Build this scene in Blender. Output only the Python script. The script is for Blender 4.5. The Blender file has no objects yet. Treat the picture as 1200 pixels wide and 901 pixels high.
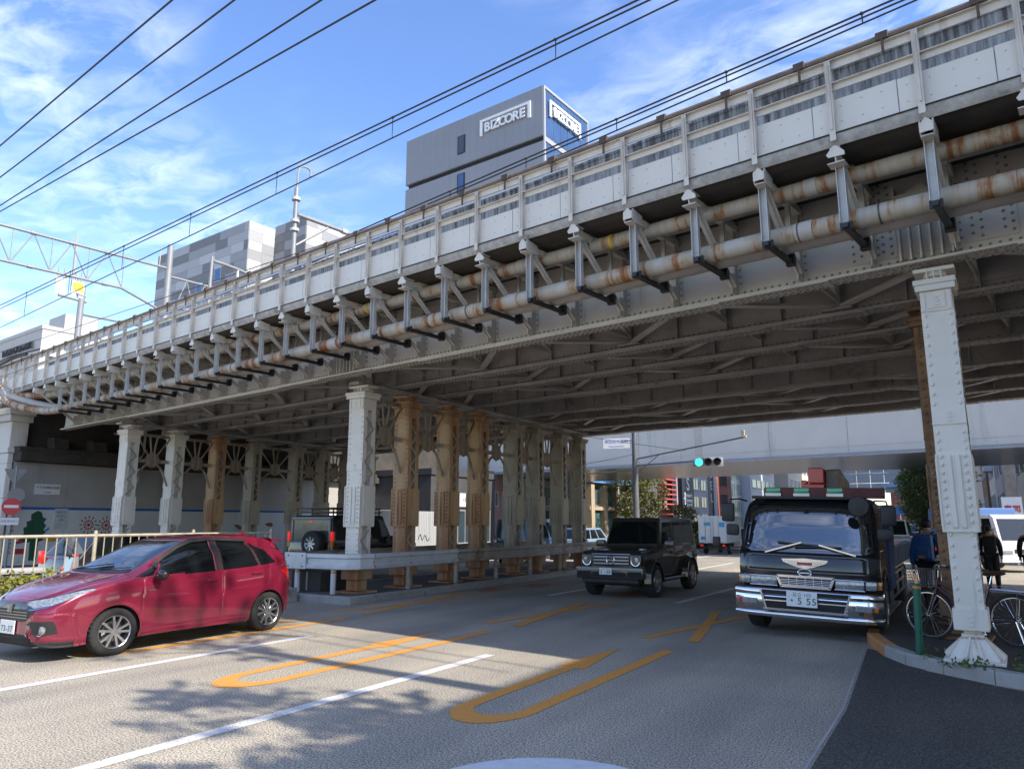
import bpy, bmesh, math, random
import numpy as np
from mathutils import Vector, Matrix
from mathutils.bvhtree import BVHTree
random.seed(7)
R = math.radians
SC = bpy.context.scene
COL = SC.collection
# ------------------------------------------------------------------ camera, sky, sun, exposure
EYE = 1.75
F_PX = 867.0
PITCH = math.atan(160.5 / F_PX)
YAW = math.atan(530.0 / (F_PX / math.cos(PITCH)))
cd = bpy.data.cameras.new('camera')
cd.sensor_width = 36.0
cd.lens = 36.0 * F_PX / 1200.0
cd.clip_start = 0.1
cd.clip_end = 4000.0
cam = bpy.data.objects.new('camera', cd)
COL.objects.link(cam)
cam.location = (0, 0, EYE)
cam.rotation_euler = (R(90) + PITCH, 0, YAW)
SC.camera = cam

SUN_EL, SUN_AZ = R(39), math.atan2(-0.08, 0.98)      # azimuth measured from +X
S_DIR = Vector((math.cos(SUN_EL) * math.cos(SUN_AZ), math.cos(SUN_EL) * math.sin(SUN_AZ), math.sin(SUN_EL)))
sl = bpy.data.lights.new('sun', 'SUN')
sl.energy = 2.9
sl.angle = R(0.53)
sl.color = (1.0, 0.93, 0.82)
sun = bpy.data.objects.new('sun', sl)
COL.objects.link(sun)
sun.location = (30, -10, 40)
sun.rotation_euler = S_DIR.to_track_quat('Z', 'Y').to_euler()

W = bpy.data.worlds.new('World')
SC.world = W
W.use_nodes = True
nt = W.node_tree
nt.nodes.clear()
def wn(t, **k):
    n = nt.nodes.new(t)
    for a, b in k.items():
        setattr(n, a, b)
    return n
out = wn('ShaderNodeOutputWorld')
bg = wn('ShaderNodeBackground')
sky = wn('ShaderNodeTexSky', sky_type='NISHITA', sun_disc=False, sun_elevation=SUN_EL,
         sun_rotation=R(90) - SUN_AZ, altitude=20, air_density=1.0, dust_density=0.6, ozone_density=2.2)
tc = wn('ShaderNodeTexCoord')
sep = wn('ShaderNodeSeparateXYZ')
nt.links.new(tc.outputs['Generated'], sep.inputs[0])
# thin cirrus: noise laid on a flat layer high above (direction divided by its height)
zc = wn('ShaderNodeMath', operation='MAXIMUM'); zc.inputs[1].default_value = 0.04
nt.links.new(sep.outputs['Z'], zc.inputs[0])
dv = wn('ShaderNodeVectorMath', operation='DIVIDE')
nt.links.new(tc.outputs['Generated'], dv.inputs[0])
cmb = wn('ShaderNodeCombineXYZ')
for k in range(3):
    nt.links.new(zc.outputs[0], cmb.inputs[k])
nt.links.new(cmb.outputs[0], dv.inputs[1])
mp = wn('ShaderNodeMapping')
mp.inputs['Scale'].default_value = (1.0, 1.6, 0.0)
mp.inputs['Rotation'].default_value = (0, 0, R(35))
mp.inputs['Location'].default_value = (3.4, 1.1, 0)
nt.links.new(dv.outputs[0], mp.inputs['Vector'])
n1 = wn('ShaderNodeTexNoise'); n1.inputs['Scale'].default_value = 4.6; n1.inputs['Detail'].default_value = 10; n1.inputs['Roughness'].default_value = 0.60; n1.inputs['Distortion'].default_value = 0.5
n2 = wn('ShaderNodeTexNoise'); n2.inputs['Scale'].default_value = 0.75; n2.inputs['Detail'].default_value = 3
nt.links.new(mp.outputs[0], n1.inputs['Vector']); nt.links.new(mp.outputs[0], n2.inputs['Vector'])
r1 = wn('ShaderNodeValToRGB'); r1.color_ramp.elements[0].position = 0.40; r1.color_ramp.elements[1].position = 0.88
r2 = wn('ShaderNodeValToRGB'); r2.color_ramp.elements[0].position = 0.40; r2.color_ramp.elements[1].position = 0.66
nt.links.new(n1.outputs['Fac'], r1.inputs['Fac']); nt.links.new(n2.outputs['Fac'], r2.inputs['Fac'])
mu = wn('ShaderNodeMath', operation='MULTIPLY'); nt.links.new(r1.outputs[0], mu.inputs[0]); nt.links.new(r2.outputs[0], mu.inputs[1])
mu2 = wn('ShaderNodeMath', operation='MULTIPLY'); mu2.inputs[1].default_value = 0.72; nt.links.new(mu.outputs[0], mu2.inputs[0])
mx = wn('ShaderNodeMixRGB'); nt.links.new(mu2.outputs[0], mx.inputs['Fac'])
hs = wn('ShaderNodeHueSaturation'); hs.inputs['Saturation'].default_value = 1.14; hs.inputs['Value'].default_value = 0.95; hs.inputs['Hue'].default_value = 0.51
nt.links.new(sky.outputs[0], hs.inputs['Color'])
nt.links.new(hs.outputs[0], mx.inputs['Color1']); mx.inputs['Color2'].default_value = (6.0, 6.2, 6.5, 1)
nt.links.new(mx.outputs[0], bg.inputs['Color'])
bg.inputs['Strength'].default_value = 0.14
nt.links.new(bg.outputs[0], out.inputs['Surface'])

SC.view_settings.view_transform = 'Standard'
SC.view_settings.look = 'None'
SC.view_settings.exposure = 1.38
SC.view_settings.gamma = 1.0

# ------------------------------------------------------------------ helpers
def tag(o, label=None, cat=None, group=None, kind=None):
    if label: o['label'] = label
    if cat: o['category'] = cat
    if group: o['group'] = group
    if kind: o['kind'] = kind
    return o
def thing(name, label, cat, loc=(0, 0, 0), rz=0.0, group=None):
    o = bpy.data.objects.new(name, None)
    COL.objects.link(o)
    o.location = loc
    o.rotation_euler = (0, 0, rz)
    o.empty_display_size = 0.3
    return tag(o, label, cat, group, 'thing')
def link_mesh(name, me, parent=None):
    o = bpy.data.objects.new(name, me)
    COL.objects.link(o)
    if parent is not None: o.parent = parent
    return o
def kids(o):
    return [c for c in o.children]
def copy_tree(o, parent=None):
    c = o.copy()
    COL.objects.link(c)
    if parent is not None: c.parent = parent
    for ch in kids(o): copy_tree(ch, c)
    return c
def put(src, loc, rz=0.0, label=None):
    c = copy_tree(src)
    c.location = loc
    c.rotation_euler = (0, 0, rz)
    if label: c['label'] = label
    return c

class MB:
    def __init__(s):
        s.v = []; s.f = []; s.m = []
    def add(s, vs, fs, mi=0):
        b = len(s.v)
        s.v += [tuple(v) for v in vs]
        for f in fs:
            s.f.append(tuple(b + i for i in f)); s.m.append(mi)
        return s
    def box(s, x0, x1, y0, y1, z0, z1, mi=0):
        if x0 > x1: x0, x1 = x1, x0
        if y0 > y1: y0, y1 = y1, y0
        if z0 > z1: z0, z1 = z1, z0
        vs = [(x, y, z) for z in (z0, z1) for y in (y0, y1) for x in (x0, x1)]
        return s.add(vs, [(0, 2, 3, 1), (4, 5, 7, 6), (0, 1, 5, 4), (2, 6, 7, 3), (0, 4, 6, 2), (1, 3, 7, 5)], mi)
    def cbox(s, x0, x1, y0, y1, z0, z1, c=0.02, mi=0):
        # box with chamfered edges
        if x0 > x1: x0, x1 = x1, x0
        if y0 > y1: y0, y1 = y1, y0
        if z0 > z1: z0, z1 = z1, z0
        c = min(c, (x1 - x0) * .45, (y1 - y0) * .45, (z1 - z0) * .45)
        bm = bmesh.new()
        bmesh.ops.create_cube(bm, size=1)
        for v in bm.verts:
            v.co = Vector(((x0 + x1) / 2 + v.co.x * (x1 - x0), (y0 + y1) / 2 + v.co.y * (y1 - y0), (z0 + z1) / 2 + v.co.z * (z1 - z0)))
        bmesh.ops.bevel(bm, geom=bm.edges[:], offset=c, segments=2, affect='EDGES', profile=0.6)
        return s.bm(bm, mi)
    def bm(s, bm, mi=0):
        bm.verts.index_update()
        s.add([v.co[:] for v in bm.verts], [[v.index for v in f.verts] for f in bm.faces], mi)
        bm.free()
        return s
    def bar(s, p, q, w, h=None, up=(0, 0, 1), mi=0):
        h = w if h is None else h
        p = Vector(p); q = Vector(q)
        d = (q - p)
        if d.length < 1e-6: return s
        d.normalize()
        u = Vector(up)
        if abs(d.dot(u)) > 0.98: u = Vector((0, 1, 0)) if abs(d.y) < .9 else Vector((1, 0, 0))
        a = d.cross(u).normalized() * (w / 2)
        b = a.cross(d).normalized() * (h / 2)
        vs = [p - a - b, p + a - b, p + a + b, p - a + b, q - a - b, q + a - b, q + a + b, q - a + b]
        return s.add(vs, [(0, 1, 2, 3), (7, 6, 5, 4), (0, 4, 5, 1), (1, 5, 6, 2), (2, 6, 7, 3), (3, 7, 4, 0)], mi)
    def tube(s, pts, r, n=8, mi=0, caps=True):
        pts = [Vector(p) for p in pts]
        rs = r if isinstance(r, (list, tuple)) else [r] * len(pts)
        rings = []
        prev = None
        for i, p in enumerate(pts):
            d = (pts[min(i + 1, len(pts) - 1)] - pts[max(i - 1, 0)]).normalized()
            if prev is None:
                u = Vector((0, 0, 1)) if abs(d.z) < .95 else Vector((1, 0, 0))
            else:
                u = prev
            a = d.cross(u)
            if a.length < 1e-5: a = d.orthogonal()
            a.normalize()
            b = a.cross(d).normalized(); prev = b
            rings.append([p + (a * math.cos(2 * math.pi * k / n) + b * math.sin(2 * math.pi * k / n)) * rs[i] for k in range(n)])
        vs = [v for ring in rings for v in ring]
        fs = []
        for i in range(len(pts) - 1):
            for k in range(n):
                k2 = (k + 1) % n
                fs.append((i * n + k, (i + 1) * n + k, (i + 1) * n + k2, i * n + k2))
        if caps:
            fs.append(tuple(range(n)))
            fs.append(tuple((len(pts) - 1) * n + k for k in reversed(range(n))))
        return s.add(vs, fs, mi)
    def cyl(s, p, q, r, n=16, mi=0):
        return s.tube([p, q], r, n, mi)
    def lathe(s, prof, n=24, origin=(0, 0, 0), axis='z', mi=0, caps=True):
        o = Vector(origin)
        vs = []; fs = []
        for (r, h) in prof:
            for k in range(n):
                a = 2 * math.pi * k / n
                if axis == 'z': p = (r * math.cos(a), r * math.sin(a), h)
                elif axis == 'x': p = (h, r * math.cos(a), r * math.sin(a))
                else: p = (r * math.cos(a), h, r * math.sin(a))
                vs.append(o + Vector(p))
        for i in range(len(prof) - 1):
            for k in range(n):
                k2 = (k + 1) % n
                fs.append((i * n + k, i * n + k2, (i + 1) * n + k2, (i + 1) * n + k))
        if caps:
            fs.append(tuple(range(n)))
            fs.append(tuple((len(prof) - 1) * n + k for k in reversed(range(n))))
        return s.add(vs, fs, mi)
    def prism(s, poly, axis, a0, a1, mi=0):
        # polygon in the plane across `axis`, extruded from a0 to a1
        def P(u, v, a):
            return (a, u, v) if axis == 'x' else ((u, a, v) if axis == 'y' else (u, v, a))
        n = len(poly)
        vs = [P(u, v, a0) for u, v in poly] + [P(u, v, a1) for u, v in poly]
        fs = [tuple(range(n)), tuple(n + k for k in reversed(range(n)))]
        for k in range(n):
            k2 = (k + 1) % n
            fs.append((k, n + k, n + k2, k2))
        return s.add(vs, fs, mi)
    def quad(s, a, b, c, d, mi=0):
        return s.add([a, b, c, d], [(0, 1, 2, 3)], mi)
    def poly(s, pts, mi=0):
        return s.add(pts, [tuple(range(len(pts)))], mi)
    def rivet(s, p, nrm, r=0.018, h=0.012, mi=0):
        p = Vector(p); nv = Vector(nrm).normalized()
        a = nv.orthogonal().normalized(); b = nv.cross(a)
        vs = []
        for (rr, hh) in ((r, 0.0), (r * .8, h * .7)):
            for k in range(6):
                t = math.pi * k / 3
                vs.append(p + a * (rr * math.cos(t)) + b * (rr * math.sin(t)) + nv * hh)
        vs.append(p + nv * h)
        fs = [(k, (k + 1) % 6, 6 + (k + 1) % 6, 6 + k) for k in range(6)] + [(6 + k, 6 + (k + 1) % 6, 12) for k in range(6)]
        return s.add(vs, fs, mi)
    def ico(s, c, r, sub=2, sc=(1, 1, 1), mi=0):
        bm = bmesh.new()
        bmesh.ops.create_icosphere(bm, subdivisions=sub, radius=r)
        for v in bm.verts:
            v.co = Vector((v.co.x * sc[0] + c[0], v.co.y * sc[1] + c[1], v.co.z * sc[2] + c[2]))
        return s.bm(bm, mi)
    def xf(s, M):
        s.v = [tuple(M @ Vector(v)) for v in s.v]
        return s
    def mesh(s, name, mats, smooth=False, recalc=True):
        me = bpy.data.meshes.new(name)
        me.from_pydata(s.v, [], s.f)
        if not isinstance(mats, (list, tuple)): mats = [mats]
        for m in mats: me.materials.append(m)
        if len(mats) > 1: me.polygons.foreach_set('material_index', s.m)
        if recalc:
            bm = bmesh.new(); bm.from_mesh(me)
            bmesh.ops.recalc_face_normals(bm, faces=bm.faces[:])
            bm.to_mesh(me); bm.free()
        if smooth:
            me.polygons.foreach_set('use_smooth', [True] * len(me.polygons))
            if smooth != 'all': me.set_sharp_from_angle(angle=R(smooth if smooth is not True else 38))
        me.update()
        return me
    def build(s, name, mats, parent=None, smooth=False, recalc=True, kind=None, label=None):
        o = link_mesh(name, s.mesh(name, mats, smooth, recalc), parent)
        if kind: o['kind'] = kind
        if label: o['label'] = label
        return o

# ------------------------------------------------------------------ materials
MATS = {}
def srgb(h):
    c = [(h >> 16 & 255) / 255, (h >> 8 & 255) / 255, (h & 255) / 255]
    return tuple(x / 12.92 if x <= .04045 else ((x + .055) / 1.055) ** 2.4 for x in c)
def mat(name, col, rough=0.6, metal=0.0, var=0.12, scale=3.0, bump=0.0, bscale=40.0, dirt=None, dirt_amt=0.0, dirt_scale=1.2,
        streak=False, coat=0.0, spec=0.5, emit=None, emit_s=1.0, detail=6, dcol2=None, dlo=None, grime=None):
    if name in MATS: return MATS[name]
    m = bpy.data.materials.new(name)
    m.use_nodes = True
    t = m.node_tree; L = t.links
    b = t.nodes['Principled BSDF']
    b.inputs['Roughness'].default_value = rough
    b.inputs['Metallic'].default_value = metal
    b.inputs['Specular IOR Level'].default_value = spec
    if coat:
        b.inputs['Coat Weight'].default_value = coat
        b.inputs['Coat Roughness'].default_value = 0.04
    if emit:
        b.inputs['Emission Color'].default_value = (*emit, 1); b.inputs['Emission Strength'].default_value = emit_s
    col = tuple(col)
    if var > 0 or dirt or bump:
        tcn = t.nodes.new('ShaderNodeTexCoord')
        no = t.nodes.new('ShaderNodeTexNoise'); no.inputs['Scale'].default_value = scale; no.inputs['Detail'].default_value = detail
        no.inputs['Roughness'].default_value = 0.6
        L.new(tcn.outputs['Object'], no.inputs['Vector'])
        cr = t.nodes.new('ShaderNodeValToRGB')
        cr.color_ramp.elements[0].position = 0.3; cr.color_ramp.elements[1].position = 0.7
        lo = tuple(c * (1 - var) for c in col); hi = tuple(min(1, c * (1 + var)) for c in col)
        cr.color_ramp.elements[0].color = (*lo, 1); cr.color_ramp.elements[1].color = (*hi, 1)
        L.new(no.outputs['Fac'], cr.inputs['Fac'])
        last = cr.outputs[0]
        if dirt and dirt_amt > 0:
            mpn = t.nodes.new('ShaderNodeMapping')
            if streak: mpn.inputs['Scale'].default_value = (1.0, 1.0, 0.12)
            L.new(tcn.outputs['Object'], mpn.inputs['Vector'])
            nd = t.nodes.new('ShaderNodeTexNoise'); nd.inputs['Scale'].default_value = dirt_scale; nd.inputs['Detail'].default_value = 9; nd.inputs['Roughness'].default_value = 0.68
            L.new(mpn.outputs[0], nd.inputs['Vector'])
            rr = t.nodes.new('ShaderNodeValToRGB')
            c0 = 0.70 - 0.36 * dirt_amt
            rr.color_ramp.elements[0].position = c0; rr.color_ramp.elements[1].position = min(1, c0 + 0.16)
            L.new(nd.outputs['Fac'], rr.inputs['Fac'])
            mxn = t.nodes.new('ShaderNodeMixRGB'); mxn.inputs['Color2'].default_value = (*dirt, 1)
            L.new(rr.outputs[0], mxn.inputs['Fac']); L.new(last, mxn.inputs['Color1'])
            last = mxn.outputs[0]
        L.new(last, b.inputs['Base Color'])
        if bump:
            nb = t.nodes.new('ShaderNodeTexNoise'); nb.inputs['Scale'].default_value = bscale; nb.inputs['Detail'].default_value = 4
            L.new(tcn.outputs['Object'], nb.inputs['Vector'])
            bn = t.nodes.new('ShaderNodeBump'); bn.inputs['Strength'].default_value = bump; bn.inputs['Distance'].default_value = 0.02
            L.new(nb.outputs['Fac'], bn.inputs['Height']); L.new(bn.outputs[0], b.inputs['Normal'])
    else:
        b.inputs['Base Color'].default_value = (*col, 1)
    MATS[name] = m
    return m

STEEL_W = mat('white_steel_paint', (0.72, 0.66, 0.57), 0.5, var=.06, scale=2.0, bump=.12, bscale=14, dirt=(0.24, 0.13, 0.06), dirt_amt=.28, dirt_scale=2.2, streak=True)
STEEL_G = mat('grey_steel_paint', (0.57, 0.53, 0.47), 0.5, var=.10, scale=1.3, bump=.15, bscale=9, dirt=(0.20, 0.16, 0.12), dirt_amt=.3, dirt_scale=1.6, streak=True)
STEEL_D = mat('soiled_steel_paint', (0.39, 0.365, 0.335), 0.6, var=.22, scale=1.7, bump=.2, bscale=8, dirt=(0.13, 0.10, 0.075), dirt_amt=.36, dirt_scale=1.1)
STEEL_T = mat('rust_stained_tan_paint', (0.50, 0.325, 0.175), 0.6, var=.15, scale=1.4, bump=.15, bscale=12, dirt=(0.27, 0.11, 0.04), dirt_amt=.70, dirt_scale=1.0, streak=True)
RIVET_G = mat('dulled_rivet_paint', (0.27, 0.235, 0.19), 0.6, var=.3, scale=9)
STEEL_R = mat('rusty_steel', (0.20, 0.11, 0.055), 0.8, var=.4, scale=4, bump=.4, bscale=20, dirt=(0.30, 0.26, 0.2), dirt_amt=.4, dirt_scale=3)
STEEL_K = mat('soiled_grey_column_paint', (0.37, 0.325, 0.26), 0.6, var=.15, scale=1.6, bump=.15, bscale=12, dirt=(0.17, 0.10, 0.05), dirt_amt=.5, dirt_scale=1.3, streak=True)
PANEL_W = mat('white_fence_panel', (0.72, 0.665, 0.575), 0.5, var=.05, scale=1.5, dirt=(0.42, 0.36, 0.28), dirt_amt=.18, dirt_scale=2.5, streak=True)
RAIL_C = mat('cream_rail_paint', (0.68, 0.62, 0.53), 0.5, var=.1, scale=3, dirt=(0.30, 0.2, 0.12), dirt_amt=.35, dirt_scale=2.5, streak=True)
GALV = mat('galvanised_steel', (0.50, 0.485, 0.455), 0.5, 0.25, var=.12, scale=6)
GALV_L = mat('light_galvanised_pole', (0.24, 0.245, 0.25), 0.5, 0.2, var=.08, scale=4)
BROWN = mat('brown_handrail_duct', (0.17, 0.125, 0.095), 0.6, var=.25, scale=5)
BLACK = mat('black_paint', (0.018, 0.018, 0.02), 0.45, var=.2, scale=5)
DARK = mat('dark_void', (0.02, 0.02, 0.02), 0.9, var=.3, scale=2)
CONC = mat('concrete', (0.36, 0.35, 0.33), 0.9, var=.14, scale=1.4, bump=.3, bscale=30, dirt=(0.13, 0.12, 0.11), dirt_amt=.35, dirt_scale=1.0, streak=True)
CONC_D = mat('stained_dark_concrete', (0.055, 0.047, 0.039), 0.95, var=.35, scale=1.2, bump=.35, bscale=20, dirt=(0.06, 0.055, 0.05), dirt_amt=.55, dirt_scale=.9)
CONC_W = mat('pale_painted_concrete', (0.66, 0.62, 0.555), 0.85, var=.07, scale=1.1, dirt=(0.32, 0.30, 0.28), dirt_amt=.28, dirt_scale=1.2, streak=True)
# ------------------------------------------------------------------ ground
def road_material(name, base, light, bump=.5, worn=True):
    m = bpy.data.materials.new(name); m.use_nodes = True
    t = m.node_tree; L = t.links; b = t.nodes['Principled BSDF']
    b.inputs['Roughness'].default_value = 0.85
    b.inputs['Specular IOR Level'].default_value = 0.35
    g = t.nodes.new('ShaderNodeNewGeometry')
    a = t.nodes.new('ShaderNodeTexNoise'); a.inputs['Scale'].default_value = 62; a.inputs['Detail'].default_value = 4; a.inputs['Roughness'].default_value = .75
    L.new(g.outputs['Position'], a.inputs['Vector'])
    ra = t.nodes.new('ShaderNodeValToRGB'); ra.color_ramp.elements[0].position = .41; ra.color_ramp.elements[1].position = .60
    ra.color_ramp.elements[0].color = (*[c * .45 for c in base], 1); ra.color_ramp.elements[1].color = (*light, 1)
    L.new(a.outputs['Fac'], ra.inputs['Fac'])
    mp = t.nodes.new('ShaderNodeMapping'); mp.inputs['Scale'].default_value = (.9, .12, 1)
    L.new(g.outputs['Position'], mp.inputs['Vector'])
    w = t.nodes.new('ShaderNodeTexNoise'); w.inputs['Scale'].default_value = 1.3; w.inputs['Detail'].default_value = 5
    L.new(mp.outputs[0], w.inputs['Vector'])
    rw = t.nodes.new('ShaderNodeValToRGB'); rw.color_ramp.elements[0].position = .32; rw.color_ramp.elements[1].position = .68
    rw.color_ramp.elements[0].color = (.80, .80, .80, 1); rw.color_ramp.elements[1].color = (1.12, 1.1, 1.06, 1)
    L.new(w.outputs['Fac'], rw.inputs['Fac'])
    mm = t.nodes.new('ShaderNodeMixRGB'); mm.blend_type = 'MULTIPLY'; mm.inputs['Fac'].default_value = 1
    L.new(ra.outputs[0], mm.inputs['Color1']); L.new(rw.outputs[0], mm.inputs['Color2'])
    c = t.nodes.new('ShaderNodeTexNoise'); c.inputs['Scale'].default_value = .45; c.inputs['Detail'].default_value = 7
    L.new(g.outputs['Position'], c.inputs['Vector'])
    rc = t.nodes.new('ShaderNodeValToRGB'); rc.color_ramp.elements[0].position = .35; rc.color_ramp.elements[1].position = .6
    rc.color_ramp.elements[0].color = (.86, .86, .86, 1); rc.color_ramp.elements[1].color = (1.05, 1.04, 1.0, 1)
    L.new(c.outputs['Fac'], rc.inputs['Fac'])
    m3 = t.nodes.new('ShaderNodeMixRGB'); m3.blend_type = 'MULTIPLY'; m3.inputs['Fac'].default_value = 1
    L.new(mm.outputs[0], m3.inputs['Color1']); L.new(rc.outputs[0], m3.inputs['Color2'])
    L.new(m3.outputs[0], b.inputs['Base Color'])
    bn = t.nodes.new('ShaderNodeBump'); bn.inputs['Strength'].default_value = bump; bn.inputs['Distance'].default_value = .012
    L.new(a.outputs['Fac'], bn.inputs['Height']); L.new(bn.outputs[0], b.inputs['Normal'])
    return m
ASPH = road_material('old_asphalt', (.20, .18, .15), (.65, .585, .485), .25)
ASPH_D = road_material('dark_patch_asphalt', (.054, .05, .044), (.155, .145, .128), .2)
PAVE = road_material('pavement_asphalt', (.06, .055, .05), (.13, .12, .105), .4)
def paint(name, col, wear):
    m = bpy.data.materials.new(name); m.use_nodes = True
    t = m.node_tree; L = t.links; b = t.nodes['Principled BSDF']; b.inputs['Roughness'].default_value = .7
    g = t.nodes.new('ShaderNodeNewGeometry')
    a = t.nodes.new('ShaderNodeTexNoise'); a.inputs['Scale'].default_value = 45; a.inputs['Detail'].default_value = 6; a.inputs['Roughness'].default_value = .75
    L.new(g.outputs['Position'], a.inputs['Vector'])
    r = t.nodes.new('ShaderNodeValToRGB'); r.color_ramp.elements[0].position = wear - .05; r.color_ramp.elements[1].position = wear + .04
    r.color_ramp.elements[0].color = (.10, .097, .095, 1); r.color_ramp.elements[1].color = (*col, 1)
    L.new(a.outputs['Fac'], r.inputs['Fac'])
    L.new(r.outputs[0], b.inputs['Base Color'])
    bn = t.nodes.new('ShaderNodeBump'); bn.inputs['Strength'].default_value = .3; bn.inputs['Distance'].default_value = .01
    L.new(a.outputs['Fac'], bn.inputs['Height']); L.new(bn.outputs[0], b.inputs['Normal'])
    return m
P_WHITE = paint('white_road_paint', (.66, .64, .60), .415)
P_ORANGE = paint('orange_road_paint', (.70, .30, .055), .40)
P_ORANGE_W = paint('worn_orange_road_paint', (.60, .20, .05), .50)
KERB_M = mat('kerb_stone', (.33, .32, .295), .9, var=.15, scale=6, bump=.3, bscale=60, dirt=(.15, .14, .12), dirt_amt=.4, dirt_scale=3)

mb = MB(); mb.quad((-1500, -300, 0), (1500, -300, 0), (1500, 2500, 0), (-1500, 2500, 0))
road = mb.build('road', ASPH, kind='structure')
def sheet(name, pts, z, m, parent=None):
    s = MB(); s.poly([(x, y, z) for x, y in pts])
    return s.build(name, m, parent)
# newer, darker asphalt by the kerb, and the pale worn seam at its edge
pt = sheet('asphalt_patch', [(-1.04, -20), (12, -20), (12, 9.4), (1.2, 9.35), (0.2, 9.9), (-.55, 10.5), (-.85, 11.4), (-1.33, 11.9), (-1.12, 8)], .004, ASPH_D, road)
seam = sheet('asphalt_seam', [(-1.09, -20), (-1.068, -20), (-1.143, 8), (-1.365, 11.9), (-1.385, 11.9), (-1.165, 8)], .005, CONC, road)
gut = sheet('gutter_strip', [(-1.75, 12.6), (-1.42, 12.6), (-1.42, 26), (-1.75, 26)], .004, CONC, road)
# lane lines
def line(x0, y0, x1, y1, w, m=P_WHITE, z=.004):
    d = Vector((x1 - x0, y1 - y0)); d.normalize(); n = Vector((-d.y, d.x)) * w / 2
    return sheet('lane_line', [(x0 + n.x, y0 + n.y), (x0 - n.x, y0 - n.y), (x1 - n.x, y1 - n.y), (x1 + n.x, y1 + n.y)], z, m, road)
line(-5.6, -6, -5.6, 8.75, .16); line(-5.55, 16.2, -5.42, 21.0, .15); line(-5.4, 28, -5.3, 33, .15); line(-5.3, 40, -5.3, 46, .15)
line(-8.93, -6, -8.88, 8.75, .16); line(-8.75, 16.3, -8.7, 21.0, .15); line(-8.7, 28, -8.7, 33, .15)
line(-11.45, 15, -11.45, 60, .15)
line(-17.3, 16, -17.3, 21, .15); line(-17.3, 28, -17.3, 33, .15); line(-20.6, 16, -20.6, 21, .15); line(-20.6, 28, -20.6, 33, .15)
for k in range(7):   # the crossing beyond the second viaduct
    sheet('crossing_stripe', [(-10 + k * 1.2, 52), (-9.5 + k * 1.2, 52), (-9.5 + k * 1.2, 56), (-10 + k * 1.2, 56)], .004, P_WHITE, road)
def u_turn(xl, xr, y0, yl, yr, w=.17):
    # the arrow doubles back: up the right leg, round the bend, out by the left leg to the head
    xc, rr = (xl + xr) / 2, (xr - xl) / 2
    yb = y0 + .55
    outer = [(xr + w / 2, yr), (xr + w / 2, yb)]
    n = 14
    for k in range(n + 1):
        a = -math.pi * k / n
        outer.append((xc + (rr + w / 2) * math.cos(a), yb + (.62) * math.sin(a)))
    hl = yl - 1.55
    outer += [(xl - w / 2, hl), (xl - w * 1.15, hl), (xl - .02, yl), (xl + w * 1.25, hl - .1), (xl + w / 2, hl - .1)]
    for k in range(n + 1):
        a = math.pi + math.pi * k / n
        outer.append((xc + (rr - w / 2) * math.cos(a), yb + (.30) * math.sin(a)))
    outer.append((xr - w / 2, yr))
    return sheet('turn_arrow', outer, .004, P_ORANGE, road)
def x_mark(xl, xr, y0, y1, w=.17, m=None):
    m = m or P_ORANGE
    for (a, b, z) in ((xl, xr, .004), (xr, xl, .0055)):
        d = Vector((b - a, y1 - y0)).normalized(); n = Vector((-d.y, d.x)) * w / 2
        sheet('cross_stroke', [(a + n.x, y0 + n.y), (a - n.x, y0 - n.y), (b - n.x, y1 - n.y), (b + n.x, y1 + n.y)], z, m, road)
u_turn(-4.30, -3.66, 5.85, 10.15, 10.3); x_mark(-4.36, -3.6, 11.2, 15.1)
u_turn(-7.38, -6.76, 5.65, 10.1, 10.5); x_mark(-7.35, -6.7, 11.3, 15.4)
u_turn(-10.6, -9.95, 5.9, 10.3, 10.6); x_mark(-10.85, -10.05, 11.2, 15.6, m=P_ORANGE)
random.seed(3)
for (cx, cy) in ((-10.75, 17.0), (-10.35, 18.6), (-4.1, 17.2), (-7.1, 17.4)):      # worn remains of older marks
    pts = []
    for k in range(22):
        a = 2 * math.pi * k / 22
        rr = random.uniform(.55, 1.15)
        pts.append((cx + .42 * rr * math.cos(a), cy + .8 * rr * math.sin(a)))
    sheet('worn_paint_mark', pts, .004, P_ORANGE_W, road)
# manhole: pale collar ring and iron lid
def annulus(name, cx, cy, r0, r1, z, m, parent, sx=1.0):
    s = MB(); n = 40
    vs = [(cx + r0 * math.cos(2 * math.pi * k / n), cy + r0 * math.sin(2 * math.pi * k / n), z) for k in range(n)] + \
         [(cx + r1 * math.cos(2 * math.pi * k / n), cy + r1 * math.sin(2 * math.pi * k / n), z) for k in range(n)]
    s.add(vs, [(k, (k + 1) % n, n + (k + 1) % n, n + k) for k in range(n)])
    return s.build(name, m, parent)
mh = thing('manhole_cover', 'round iron manhole cover set in a pale concrete collar on the road', 'manhole', (-2.42, 4.42, 0))
annulus('collar', 0, 0, .55, .95, .006, mat('pale_mortar', (.60, .61, .62), .8, var=.1, scale=9, dirt=(.25, .25, .26), dirt_amt=.2, dirt_scale=4), mh)
lid = MB(); lid.lathe([(.54, .0), (.54, .006), (.0, .006)], 40)
for k in range(6): lid.box(-.42, .42, -.3 + k * .12 - .012, -.3 + k * .12 + .012, .0, .012)
lid.build('lid', mat('brown_cast_iron', (.09, .06, .045), .7, .5, var=.3, scale=8), mh)

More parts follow.
